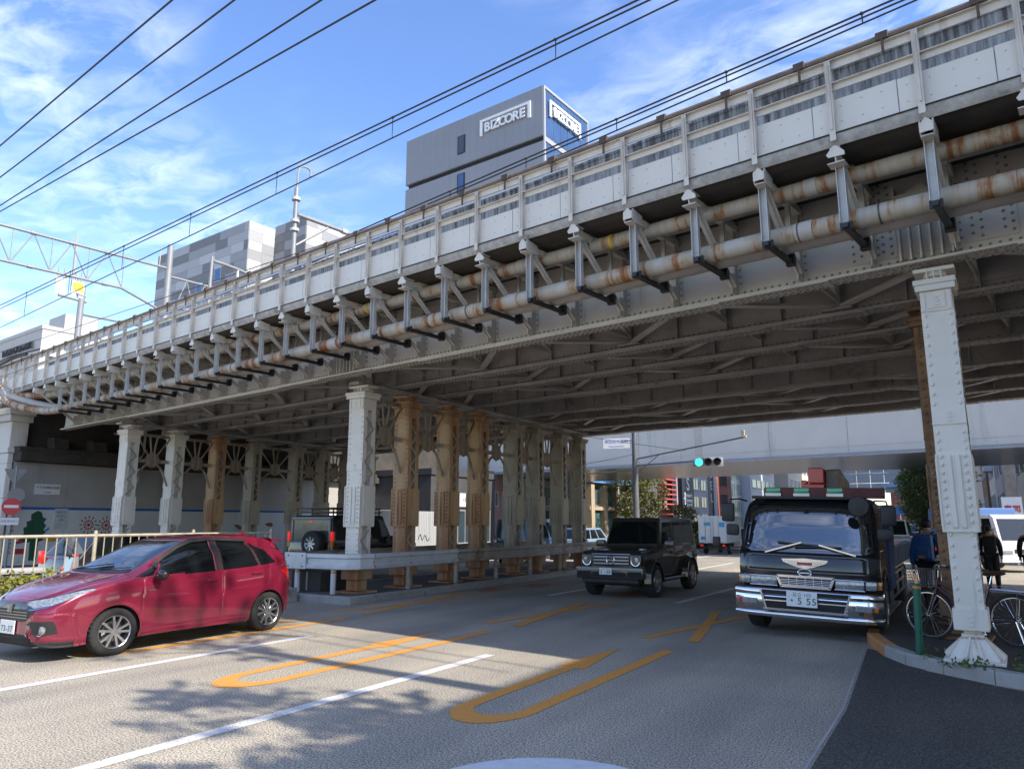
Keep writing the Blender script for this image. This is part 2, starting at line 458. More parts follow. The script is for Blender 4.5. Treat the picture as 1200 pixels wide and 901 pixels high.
# right-hand pavement with a kerb that rounds the corner
def kerb_path(pts, name_parent, mats, w=.16, h=.15, seg=.6):
    # kerb stones laid one by one along a path; stones at h, pavement side to the left of the walk direction
    P = [Vector((x, y)) for x, y in pts]
    cum = [0]
    for i in range(1, len(P)): cum.append(cum[-1] + (P[i] - P[i - 1]).length)
    def at(s):
        for i in range(1, len(P)):
            if s <= cum[i] or i == len(P) - 1:
                f = (s - cum[i - 1]) / max(1e-6, cum[i] - cum[i - 1]); return P[i - 1].lerp(P[i], f)
    n = int(cum[-1] / seg)
    for k in range(n):
        a, b = at(k * seg + .006), at((k + 1) * seg - .006)
        d = (b - a).normalized(); nn = Vector((-d.y, d.x)) * w
        s = MB()
        q = [a, b, b + nn, a + nn]
        hh = h + random.uniform(-.004, .004)
        c = .02
        top = [a + nn * (c / w), b + nn * (c / w), b + nn, a + nn]
        s.add([(p.x, p.y, 0) for p in q] + [(a.x, a.y, hh - c), (b.x, b.y, hh - c)] + [(p.x, p.y, hh) for p in top],
              [(0, 1, 5, 4), (4, 5, 7, 6), (6, 7, 8, 9), (1, 2, 8, 7, 5), (0, 4, 6, 9, 3), (2, 3, 9, 8)])
        s.build('kerb_stone', mats(k, (a + b) / 2) if callable(mats) else mats, name_parent)
corner = [(6, 20.9), (-.9, 20.9), (-1.3, 20.7), (-1.42, 20.3), (-1.42, 12.6), (-1.3, 12.1), (-1.12, 11.45), (-.94, 11.0), (-.66, 10.62), (-.28, 10.28), (.2, 9.98), (.7, 9.75), (1.4, 9.52), (3.0, 9.3), (8, 9.1), (16, 9.0)]
pav = MB()
inner = [(x + (.05 if y > 10.3 else .03), y + (-.05 if y > 20.5 else .0 if y > 12 else .08)) for x, y in corner]
pav.poly([(x, y, .142) for x, y in inner] + [(16, 20.85, .142)])
pavement = pav.build('pavement', PAVE, kind='structure')
ORANGE_K = mat('orange_kerb_paint', (.50, .22, .07), .8, var=.2, scale=8, dirt=(.3, .27, .24), dirt_amt=.45, dirt_scale=6)
kerb_path(corner, pavement, lambda k, c: ORANGE_K if (11.3 < c.y < 12.9) else KERB_M)
# raised central reservation and island
isl = MB(); isl.poly([(x, y, .148) for x, y in [(-14.3, 12.4), (-11.55, 12.4), (-11.55, 28), (-14.3, 28)]])
island = isl.build('traffic_island', mat('dirty_island_concrete', (.10, .092, .08), .95, var=.3, scale=2, bump=.4, bscale=25, dirt=(.05, .045, .035), dirt_amt=.5), kind='structure')
kerb_path([(-11.4, 12.25), (-11.4, 28)], island, KERB_M, w=.16, h=.155, seg=1.0)
kerb_path([(-14.45, 12.24), (-11.4, 12.24)], island, KERB_M, w=.16, h=.16, seg=.75)
kerb_path([(-14.45, 28), (-14.45, 12.25)], island, KERB_M, w=.16, h=.155, seg=1.0)
med = MB(); med.poly([(-14.35, -20, .30), (-12.95, -20, .30), (-12.95, 12.0, .30), (-14.35, 12.0, .30)])
median = med.build('central_reservation', mat('planting_soil', (.05, .038, .028), 1, var=.4, scale=9, bump=.6, bscale=30), kind='structure')
kerb_path([(-12.85, -12), (-12.85, 12.1)], median, KERB_M, w=.13, h=.31, seg=.8)
kerb_path([(-14.45, 12.1), (-14.45, -12)], median, KERB_M, w=.13, h=.31, seg=.8)
kerb_path([(-12.85, 12.12), (-14.40, 12.12)], median, KERB_M, w=.13, h=.31, seg=.75)
lp = MB(); lp.poly([(x, y, .14) for x, y in [(-23.9, -20), (-23.9, 60), (-60, 60), (-60, -20)]])
fp = MB(); fp.poly([(x, y, .14) for x, y in [(-1.45, 44), (-2.2, 52), (-6.0, 92), (-20, 220), (60, 220), (60, 44)]])
far_pav = fp.build('far_pavement', PAVE, kind='structure')
fk = MB()
for (a, b) in (((-1.45, 44), (-2.2, 52)), ((-2.2, 52), (-6, 92)), ((-6, 92), (-20, 220)), ((60, 44), (-1.45, 44))): fk.bar((*a, .07), (*b, .07), .16, .15)
fk.build('kerb', KERB_M, far_pav)
for (cx_, cy_, w_, l_) in ((-12.9, 32.5, 1.6, 4.0), (-14.2, 47, 2.2, 9)):
    ri = MB(); ri.cbox(cx_ - w_ / 2, cx_ + w_ / 2, cy_ - l_ / 2, cy_ + l_ / 2, -.05, .15, .03); ri.build('refuge_island', CONC, kind='structure')
left_pav = lp.build('left_pavement', PAVE, kind='structure')
lk = MB(); lk.box(-23.9, -23.74, -20, 60, 0, .15); lk.build('kerb', KERB_M, left_pav)
# ------------------------------------------------------------------ the riveted railway viaduct
A = R(8.2)
BD = Vector((-math.cos(A), math.sin(A), 0)); BN = Vector((-math.sin(A), -math.cos(A), 0)); BO = Vector((-.30, 10.72, 0))
BRZ = math.atan2(BD.y, BD.x)
def BP(t, n, z): return BO + BD * t + BN * n + Vector((0, 0, z))
T0, T1, BAY, TP0 = -13.2, 28.0, .97, -.57
GN = [0, -1.9, -3.57, -5.53, -7.96, -9.7, -11.8, -13.66]
via = thing('railway_viaduct', 'old riveted steel railway viaduct with white railing and pipes crossing over the road', 'railway bridge', BO, BRZ)
NB0, NB1 = -13, 29
bays = list(range(NB0, NB1))
# main girders
for gi, n in enumerate(GN):
    g = MB()
    g.box(T0, T1, n - .012, n + .012, 5.12, 6.45)
    g.box(T0, T1, n - .17, n + .17, 5.05, 5.085)
    g.box(T0, T1, n - .19, n + .19, 6.42, 6.455)
    for sgn in (-1, 1):                                   # flange angles
        g.box(T0, T1, n + sgn * .012, n + sgn * .028, 5.088, 5.21)
        g.box(T0, T1, n + sgn * .030, n + sgn * .11, 5.087, 5.103)
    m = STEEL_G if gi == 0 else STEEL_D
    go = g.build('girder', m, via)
    # cover plates where the bottom flange is thicker, ends staggered
    c = MB()
    for (a, b, w) in ((1.0, 10.6, .165), (12.6, 22.6, .165), (2.6, 9.2, .16), (14.2, 21.2, .16), (-11, -1.2, .165)):
        z = 5.05 if w > .162 else 5.032
        c.box(a, b, n - w, n + w, z - .018, z - .001)
    c.build('cover_plate', m, go)
    # rivets along bottom flange and web angle
    rv = MB()
    step = .105 if gi < 3 else .16
    t = T0 if gi == 0 else max(T0, -6)
    tend = T1
    while t < tend:
        for s in (-.12, -.06, .06, .12) if gi < 3 else (-.11, .11):
            zz = 5.049
            if 1.0 < t < 10.6 or 12.6 < t < 22.6 or t < -1.2: zz = 5.031
            if 2.6 < t < 9.2 or 14.2 < t < 21.2: zz = 5.013
            rv.rivet((t + (step / 2 if abs(s) < .1 else 0), n + s, zz), (0, 0, -1), .021, .016)
        if gi < 4:
            rv.rivet((t, n + .028, 5.15), (0, 1, 0), .021, .016)
        t += step
    rv.build('rivets', RIVET_G, go, kind='stuff')
    # web stiffeners
    if gi == 0:
        st = MB(); st.box(-.012, .012, .013, .15, 5.106, 6.41); st.box(-.07, .07, .0125, .024, 5.215, 6.415)
        for z in np.arange(5.3, 6.4, .105): st.rivet((-.045, .024, z), (0, 1, 0), .019, .015, 1); st.rivet((.045, .024, z), (0, 1, 0), .019, .015, 1)
        me = st.mesh('stiffener', [STEEL_G, RIVET_G])
        for k in bays:
            t = TP0 + .0 + k * BAY
            if t > T1 - .2 or abs(t) < .2: continue
            o = link_mesh('stiffener', me, via); o.location = (t, 0, 0)
    else:
        st = MB()
        for k in range(-6, 29):
            t = TP0 + k * BAY * 1.0
            if t > T1 - .2: continue
            for sg in (1,):
                st.box(t - .01, t + .01, n + sg * .012, n + sg * .12, 5.106, 6.41)
                st.box(t - .06, t + .06, n + sg * .0125, n + sg * .022, 5.215, 6.4)
        st.build('stiffeners', m, go, kind='stuff')
# splice plates and bearing stiffeners over the columns
COLT = [-.23, 11.6, 23.3]
for ti, t in enumerate(COLT):
    for gi, n in enumerate(GN):
        s = MB(); s.box(t - 1.0, t + .95, n + .013, n + .024, 5.22, 6.40)
        if gi == 0:
            for dx in (-.30, -.18, -.06, .06, .18, .30): s.box(t + dx - .012, t + dx + .012, n + .025, n + .16, 5.106, 5.95)
            for dx in (-.95, -.86, -.62, -.52, .42, .52, .66, .80, .90):
                for z in np.arange(5.28, 6.38, .105):
                    s.rivet((t + dx, n + .024, z + (.05 if abs(dx) in (.86, .52, .80) else 0)), (0, 1, 0), .022, .017, 1)
            for dx in (-.37, .37): s.box(t + dx - .016, t + dx + .016, n + .0245, n + .034, 5.225, 6.395)
            s.cbox(t - .30, t + .30, n + .03, n + .22, 5.96, 6.0, .008)
            s.prism([(t - .18, 6.0), (t + .18, 6.0), (t + .16, 6.04), (t + .06, 6.05), (t + .05, 6.09), (t - .05, 6.09), (t - .06, 6.05), (t - .16, 6.04)], 'y', n + .05, n + .19)
            s.box(t - .34, t - .30, n + .03, n + .22, 5.90, 6.12); s.box(t + .30, t + .34, n + .03, n + .22, 5.90, 6.12)
        s.build('splice_plate', [STEEL_G, RIVET_G] if gi == 0 else STEEL_D, via)
# deck
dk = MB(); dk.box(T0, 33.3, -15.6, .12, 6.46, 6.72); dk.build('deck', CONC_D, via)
tr = MB()                                                   # transverse troughs under the deck
for k in range(int((T1 - T0) / .485)):
    t = T0 + .2 + k * .485
    tr.box(t - .09, t + .09, -15.4, -.2, 6.36, 6.459)
tr.build('deck_trough', STEEL_D, via, kind='stuff')
# walkway slab with a soiled rounded lip
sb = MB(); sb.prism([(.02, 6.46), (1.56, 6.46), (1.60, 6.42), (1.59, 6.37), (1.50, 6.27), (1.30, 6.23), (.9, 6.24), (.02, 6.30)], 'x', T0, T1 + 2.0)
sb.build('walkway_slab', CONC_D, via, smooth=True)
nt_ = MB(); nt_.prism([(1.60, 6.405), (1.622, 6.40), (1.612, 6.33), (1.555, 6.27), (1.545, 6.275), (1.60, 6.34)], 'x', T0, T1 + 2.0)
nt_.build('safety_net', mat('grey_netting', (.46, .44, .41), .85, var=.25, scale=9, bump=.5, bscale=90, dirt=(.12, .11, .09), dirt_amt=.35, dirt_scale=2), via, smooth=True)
edge = MB(); edge.tube([(T0, 1.635, 6.405), (T1 + 2, 1.635, 6.405)], .009, 6); edge.build('edge_cable', BLACK, via)
# inner beams under the walkway
wb = MB(); wb.box(T0, T1, .55, .63, 6.12, 6.27); wb.build('walkway_beam', STEEL_D, via)
# cantilever brackets: arm, gusset, strut
ga = MB()
ga.prism([(1.30, 6.06), (1.54, 6.06), (1.60, 6.10), (1.60, 6.22), (1.57, 6.26), (1.3, 6.22)], 'x', -.075, -.06)
ga.prism([(1.30, 6.06), (1.54, 6.06), (1.60, 6.10), (1.60, 6.22), (1.57, 6.26), (1.3, 6.22)], 'x', .06, .075)
ga.prism([(-.07, 6.10), (.07, 6.10), (.07, 6.20), (0, 6.275), (-.07, 6.20)], 'y', 1.601, 1.615)
ga.box(-.06, .06, 1.30, 1.60, 6.055, 6.066)
ga.bar((0, .05, 6.17), (0, 1.30, 6.15), .09, .10)
for z in (6.12, 6.17, 6.22): ga.rivet((.045, 1.615, z - .02), (0, 1, 0), .011, .008); ga.rivet((-.045, 1.615, z - .02), (0, 1, 0), .011, .008)
gam = ga.mesh('bracket', RAIL_C)
gb = MB()
gb.prism([(-.11, 6.12), (.08, 6.13), (.10, 6.17), (.02, 6.265), (-.02, 6.265), (-.11, 6.17)], 'y', 1.601, 1.615)
gb.prism([(.9, 6.12), (1.58, 6.06), (1.60, 6.12), (1.60, 6.24), (.9, 6.24)], 'x', -.008, .008)
gb.box(-.06, .06, .6, 1.60, 6.243, 6.255)
gb.box(-.10, .10, 1.42, 1.6, 6.05, 6.062)
gb.bar((0, .05, 6.17), (0, 1.0, 6.17), .10, .10)
gbm = gb.mesh('bracket', RAIL_C)
sm = MB(); sm.bar((0, 1.34, 6.05), (0, .20, 5.20), .085, .02, up=(1, 0, 0)); sm.bar((0, 1.34, 6.05), (0, .20, 5.20), .014, .11, up=(1, 0, 0)); sm.box(-.008, .008, .024, .26, 5.108, 5.42)
for f in (.08, .16, .84, .92):
    p = Vector((0, 1.34, 6.05)).lerp(Vector((0, .2, 5.2)), f); sm.rivet((p.x + .02, p.y, p.z + .012), (0, .6, -.8), .01, .008)
smm = sm.mesh('strut', STEEL_G)
hg = MB()
hg.box(-.052, .052, 1.40, 1.412, 5.33, 6.10); hg.box(-.052, -.042, 1.412, 1.47, 5.33, 6.10); hg.box(.042, .052, 1.412, 1.47, 5.33, 6.10)
hg.bar((0, 1.40, 6.07), (0, 1.2, 6.12), .05, .05)
hgm = hg.mesh('pipe_hanger', GALV)
hb = MB(); hb.box(-.035, .035, .52, 1.46, 5.262, 5.318); hb.box(-.07, .07, 1.36, 1.399, 5.255, 5.345); hb.cbox(-.06, .06, .47, .56, 5.24, 5.40, .01)
hbm = hb.mesh('hanger_arm', BLACK)
hi = MB(); hi.box(-.04, .04, .50, .512, 5.401, 6.26); hi.box(-.04, -.03, .512, .55, 5.401, 6.26); him = hi.mesh('inner_hanger', GALV)
for k in bays:
    t = TP0 + k * BAY
    if t > T1 + .3: continue
    o = link_mesh('bracket', gam if k % 2 == 0 else gbm, via); o.location = (t + random.uniform(-.012, .012), random.uniform(-.01, .006), random.uniform(-.012, .008)); o.rotation_euler = (0, 0, R(random.uniform(-.35, .35)))
    if t < T1: o = link_mesh('strut', smm, via); o.location = (t, 0, 0)
    if t < 25.5:
        h = link_mesh('pipe_hanger', hgm, via); h.location = (t, random.uniform(-.004, .004), random.uniform(-.012, .012))
        a = link_mesh('hanger_arm', hbm, h); a2 = link_mesh('inner_hanger', him, h)
# railing: posts, rails, panels
ps = MB()
ps.box(-.032, .032, 1.585, 1.597, 6.462, 7.36); ps.box(-.006, .006, 1.597, 1.66, 6.462, 7.36); ps.box(-.035, .035, 1.66, 1.672, 6.30, 7.36)
ps.box(-.012, .012, 1.675, 1.69, 6.44, 7.3)
psm = ps.mesh('railing_post', RAIL_C)
RT1 = T1 + 2.3
for k in range(NB0, 32):
    t = TP0 + k * BAY
    if t > RT1: continue
    o = link_mesh('railing_post', psm, via); o.location = (t + random.uniform(-.01, .01), random.uniform(-.006, .006), 0); o.rotation_euler = (0, R(random.uniform(-.07, .07)), 0)
    pn = MB(); x0, x1 = .245, .245 + BAY - .012
    pn.box(x0, x1, 1.578, 1.584, 6.408, 6.86); pn.box(x0, x1, 1.545, 1.578, 6.85, 6.858)
    for fx in (.18, .42, .68, .94):
        for zz in (6.55, 6.77):
            pn.rivet((x0 + fx * (BAY - .05), 1.584, zz + random.uniform(-.01, .01)), (0, 1, 0), .011, .014)
    if k < 24:
        pn = pn.build('fence_panel', PANEL_W, via)
        pn.location = (t, 0, random.uniform(-.004, .004))
    else:
        pn = pn.build('fence_panel', PANEL_W, via); pn.location = (t, 0, 0)
rl = MB(); rl.bar((T0, 1.60, 7.02), (RT1, 1.60, 7.02), .02, .09); rl.box(T0, RT1, 1.60, 1.66, 7.055, 7.065); rl.build('middle_rail', RAIL_C, via)
rl = MB(); rl.bar((T0, 1.60, 7.315), (RT1, 1.60, 7.315), .02, .10); rl.box(T0, RT1, 1.60, 1.665, 7.361, 7.37); rl.build('top_rail', RAIL_C, via)
rl = MB(); rl.tube([(T0, 1.64, 7.415), (RT1, 1.64, 7.415)], .042, 8); rl.build('handrail_duct', BROWN, via, smooth=True)
rl = MB(); rl.box(T0, RT1, 1.48, 1.60, 7.44, 7.452); rl.box(T0, RT1, 1.595, 1.603, 7.43, 7.49)
rl.build('cable_tray', mat('pale_cable_tray', (.60, .59, .56), .6, var=.12, scale=5, bump=.5, bscale=120), via)
rl = MB(); rl.tube([(T0, 1.56, 7.50), (RT1, 1.56, 7.50)], .016, 6); rl.build('signal_cable', mat('mauve_cable', (.19, .12, .13), .6, var=.2), via)
cl = MB(); cl.cbox(-.07, .07, 1.59, 1.70, 7.37, 7.47, .01); cl.box(-.015, .015, 1.675, 1.69, 7.2, 7.4); clm = cl.mesh('duct_clamp', mat('dark_brown_clamp', (.10, .065, .045), .7, var=.3))
for k in range(NB0, 31):
    o = link_mesh('duct_clamp', clm, via); o.location = (TP0 + k * BAY + .33, 0, 0)
# stained concrete parapet behind the railing, slab by slab
PAR = bpy.data.materials.new('streaked_parapet_concrete'); PAR.use_nodes = True
t_ = PAR.node_tree; b_ = t_.nodes['Principled BSDF']; b_.inputs['Roughness'].default_value = .9
tcn = t_.nodes.new('ShaderNodeTexCoord'); mpn = t_.nodes.new('ShaderNodeMapping'); mpn.inputs['Scale'].default_value = (7, 1, .55)
oi = t_.nodes.new('ShaderNodeObjectInfo'); ad = t_.nodes.new('ShaderNodeVectorMath'); ad.operation = 'ADD'
sc_ = t_.nodes.new('ShaderNodeVectorMath'); sc_.operation = 'SCALE'; sc_.inputs['Scale'].default_value = 37
t_.links.new(oi.outputs['Location'], sc_.inputs[0]); t_.links.new(tcn.outputs['Object'], ad.inputs[0]); t_.links.new(sc_.outputs[0], ad.inputs[1])
t_.links.new(ad.outputs[0], mpn.inputs['Vector'])
nn_ = t_.nodes.new('ShaderNodeTexNoise'); nn_.inputs['Scale'].default_value = 1.6; nn_.inputs['Detail'].default_value = 8; nn_.inputs['Roughness'].default_value = .7
t_.links.new(mpn.outputs[0], nn_.inputs['Vector'])
sx = t_.nodes.new('ShaderNodeSeparateXYZ'); t_.links.new(tcn.outputs['Object'], sx.inputs[0])
mr = t_.nodes.new('ShaderNodeMapRange'); mr.inputs['From Min'].default_value = 6.9; mr.inputs['From Max'].default_value = 7.9; mr.inputs['To Min'].default_value = -.12; mr.inputs['To Max'].default_value = .18
t_.links.new(sx.outputs['Z'], mr.inputs['Value'])
ma = t_.nodes.new('ShaderNodeMath'); ma.operation = 'ADD'; t_.links.new(nn_.outputs['Fac'], ma.inputs[0]); t_.links.new(mr.outputs[0], ma.inputs[1])
rr_ = t_.nodes.new('ShaderNodeValToRGB'); rr_.color_ramp.elements[0].position = .46; rr_.color_ramp.elements[1].position = .72
rr_.color_ramp.elements[0].color = (.42, .41, .385, 1); rr_.color_ramp.elements[1].color = (.075, .07, .065, 1)
t_.links.new(ma.outputs[0], rr_.inputs['Fac']); t_.links.new(rr_.outputs[0], b_.inputs['Base Color'])
for k in range(NB0, 30):
    zt_ = 7.93 - .012 * (TP0 + k * BAY)
    p = MB(); p.box(.002, BAY - .002, .44, .52, 6.462, zt_ - .05)
    p.box(.0, BAY, .43, .53, zt_ - .05, zt_)
    o = p.build('parapet_slab', PAR, via); o.location = (TP0 + k * BAY + .4, 0, 0)
# light rail standing behind the parapet
pr_ = MB()
for k in range(-12, 30):
    t = TP0 + k * BAY + .2; pr_.box(t - .03, t + .03, .30, .33, 7.0, 8.02)
pr_.box(T0, T1, .29, .34, 7.98, 8.03); pr_.build('inner_rail', mat('pale_grey_paint', (.52, .52, .53), .5, var=.06), via, kind='stuff')
# bracing between the inner girders
def brace_set(na, nb, bm_):
    g = MB(); zz = 5.16
    g.bar((0, na - .1, zz), (1.94, nb + .1, zz), .14, .014); g.bar((0, na - .1, zz + .03), (1.94, nb + .1, zz + .03), .012, .07)
    g2 = MB(); g2.bar((1.94, nb + .1, zz + .012), (3.88, na - .1, zz + .012), .14, .014); g2.bar((1.94, nb + .1, zz + .04), (3.88, na - .1, zz + .04), .012, .07)
    c = MB(); c.bar((0, na - .03, 6.25), (0, nb + .03, 5.25), .07, .05); c.bar((.05, na - .03, 5.25), (.05, nb + .03, 6.25), .07, .05); c.bar((0, na - .03, 5.3), (0, nb + .03, 5.3), .10, .02, up=(1, 0, 0))
    gp = MB(); gp.box(-.22, .22, -.26, -.03, 5.125, 5.137)
    ms = [x.mesh('brace', bm_) for x in (g, g2)]; mc = c.mesh('cross_frame', bm_); mg = gp.mesh('gusset_plate', bm_)
    for k in range(-3, 7):
        t = -.55 + k * 3.88
        for m in ms:
            o = link_mesh('brace', m, via); o.location = (t, 0, 0)
        o = link_mesh('cross_frame', mc, via); o.location = (t, 0, 0)
        o = link_mesh('cross_frame', mc, via); o.location = (t + 1.94, 0, 0)
        o = link_mesh('gusset_plate', mg, via); o.location = (t, na, 0)
        o = link_mesh('gusset_plate', mg, via); o.location = (t + 1.94, nb + .29, 0)
for (a, b) in ((0, 1), (1, 2), (2, 3), (4, 5), (5, 6), (6, 7)):
    brace_set(GN[a], GN[b], STEEL_G)

# pipes hung from the brackets
PIPE = mat('weathered_pipe', (.46, .42, .37), .55, .0, var=.16, scale=3, bump=.15, bscale=20)
PIPE_R = bpy.data.materials.new('rust_banded_pipe'); PIPE_R.use_nodes = True
t_ = PIPE_R.node_tree; b_ = t_.nodes['Principled BSDF']; b_.inputs['Roughness'].default_value = .6
tcn = t_.nodes.new('ShaderNodeTexCoord'); mpn = t_.nodes.new('ShaderNodeMapping'); mpn.inputs['Scale'].default_value = (3.2, .25, .25)
t_.links.new(tcn.outputs['Object'], mpn.inputs['Vector'])
n1_ = t_.nodes.new('ShaderNodeTexNoise'); n1_.inputs['Scale'].default_value = 1.6; n1_.inputs['Detail'].default_value = 7; n1_.inputs['Roughness'].default_value = .65; t_.links.new(mpn.outputs[0], n1_.inputs['Vector'])
n2_ = t_.nodes.new('ShaderNodeTexNoise'); n2_.inputs['Scale'].default_value = 7; n2_.inputs['Detail'].default_value = 7; t_.links.new(tcn.outputs['Object'], n2_.inputs['Vector'])
mm_ = t_.nodes.new('ShaderNodeMath'); mm_.operation = 'MULTIPLY_ADD'; mm_.inputs[1].default_value = .28; t_.links.new(n2_.outputs['Fac'], mm_.inputs[0]); t_.links.new(n1_.outputs['Fac'], mm_.inputs[2])
rr_ = t_.nodes.new('ShaderNodeValToRGB'); e = rr_.color_ramp.elements
e[0].position = .50; e[0].color = (.47, .435, .38, 1); e[1].position = .84; e[1].color = (.15, .05, .018, 1)
x = e.new(.66); x.color = (.42, .345, .25, 1); x = e.new(.74); x.color = (.30, .13, .045, 1)
t_.links.new(mm_.outputs[0], rr_.inputs['Fac']); t_.links.new(rr_.outputs[0], b_.inputs['Base Color'])
def pipe(label, pts, r, m, seams):
    p = thing('utility_pipe', label, 'pipe', BO, BRZ, 'pipes hung under the viaduct walkway')
    s = MB(); s.tube(pts, r, 16); s.build('pipe_run', m, p, smooth=True)
    for (t, n, z, L, k) in seams:
        c = MB(); c.tube([(t, n, z), (t + L, n, z)], r + .008, 16); c.build('pipe_collar', k, p, smooth=True)
    return p
YEL = mat('yellow_marker_tape', (.62, .42, .03), .6, var=.15, scale=6)
STRAP = mat('dark_pipe_strap', (.10, .10, .105), .5, .4, var=.2)
def smooth_path(pts, n=8):
    out_ = []
    P = [Vector(p) for p in pts]
    for i in range(len(P) - 1):
        p0, p1, p2, p3 = P[max(i - 1, 0)], P[i], P[i + 1], P[min(i + 2, len(P) - 1)]
        for k in range(n):
            t = k / n
            out_.append(.5 * ((2 * p1) + (-p0 + p2) * t + (2 * p0 - 5 * p1 + 4 * p2 - p3) * t * t + (-p0 + 3 * p1 - 3 * p2 + p3) * t ** 3))
    out_.append(P[-1]); return out_
sa = []; sbm_ = []
for k in range(-12, 26):
    t = TP0 + k * BAY
    sa.append((t + .02, 1.0, 6.08, .04, STRAP))
    if k % 5 == 1: sa.append((t + .4, 1.0, 6.08, .16, PIPE)); sbm_.append((t + .45, 1.13, 5.445, .22, PIPE))
    if k % 7 in (0, 1): sbm_.append((t + .62, 1.13, 5.445, .02, STRAP))
    if k % 6 == 4: sa.append((t + .6, 1.0, 6.08, .05, YEL))
up_path = [(T0, 1.0, 6.08), (24.2, 1.0, 6.08)] + smooth_path([(24.6, 1.0, 6.08), (26.5, 1.15, 6.05), (28.2, 1.45, 6.2), (29.6, 1.75, 6.55), (30.3, 1.9, 6.85)])
lo_path = [(T0, 1.13, 5.445), (24.0, 1.13, 5.445)] + smooth_path([(24.4, 1.13, 5.445), (26.3, 1.25, 5.46), (28.0, 1.6, 5.75), (29.5, 1.95, 6.3), (30.3, 2.05, 6.7)])
lo2_path = [(T0, .80, 5.445), (24.0, .80, 5.445)] + smooth_path([(24.4, .80, 5.445), (26.3, 1.0, 5.62), (28.0, 1.45, 5.98), (29.5, 1.85, 6.42), (30.3, 1.97, 6.78)])
pipe('rust-streaked upper utility pipe strapped under the walkway brackets', up_path, .112, PIPE_R, sa)
pipe('rust-banded lower utility pipe, outermost of the pair on the hanger arms', lo_path, .125, PIPE_R, sbm_)
pipe('dull grey lower pipe behind the rust-banded one, nearest the girder', lo2_path, .122, PIPE, [])
# outboard box where the pipes run into the next viaduct
bx = thing('junction_cabinet', 'grey steel cabinet at the left end of the viaduct where the pipes end', 'cabinet', BP(30.6, 1.75, 6.2), BRZ)
c = MB(); c.cbox(-.35, .55, -.4, .4, 0, .95, .015); c.build('body', GALV, bx)
for k in range(3):
    c = MB(); c.box(-.34 + k * .3, -.08 + k * .3, .40, .412, .04, .91); c.build('panel', GALV, bx)
c = MB(); c.box(.2, .4, .1, .3, -.7, 0); c.bar((.3, .45, -.3), (.3, .45, 1.9), .07); c.build('bracket', GALV, bx)

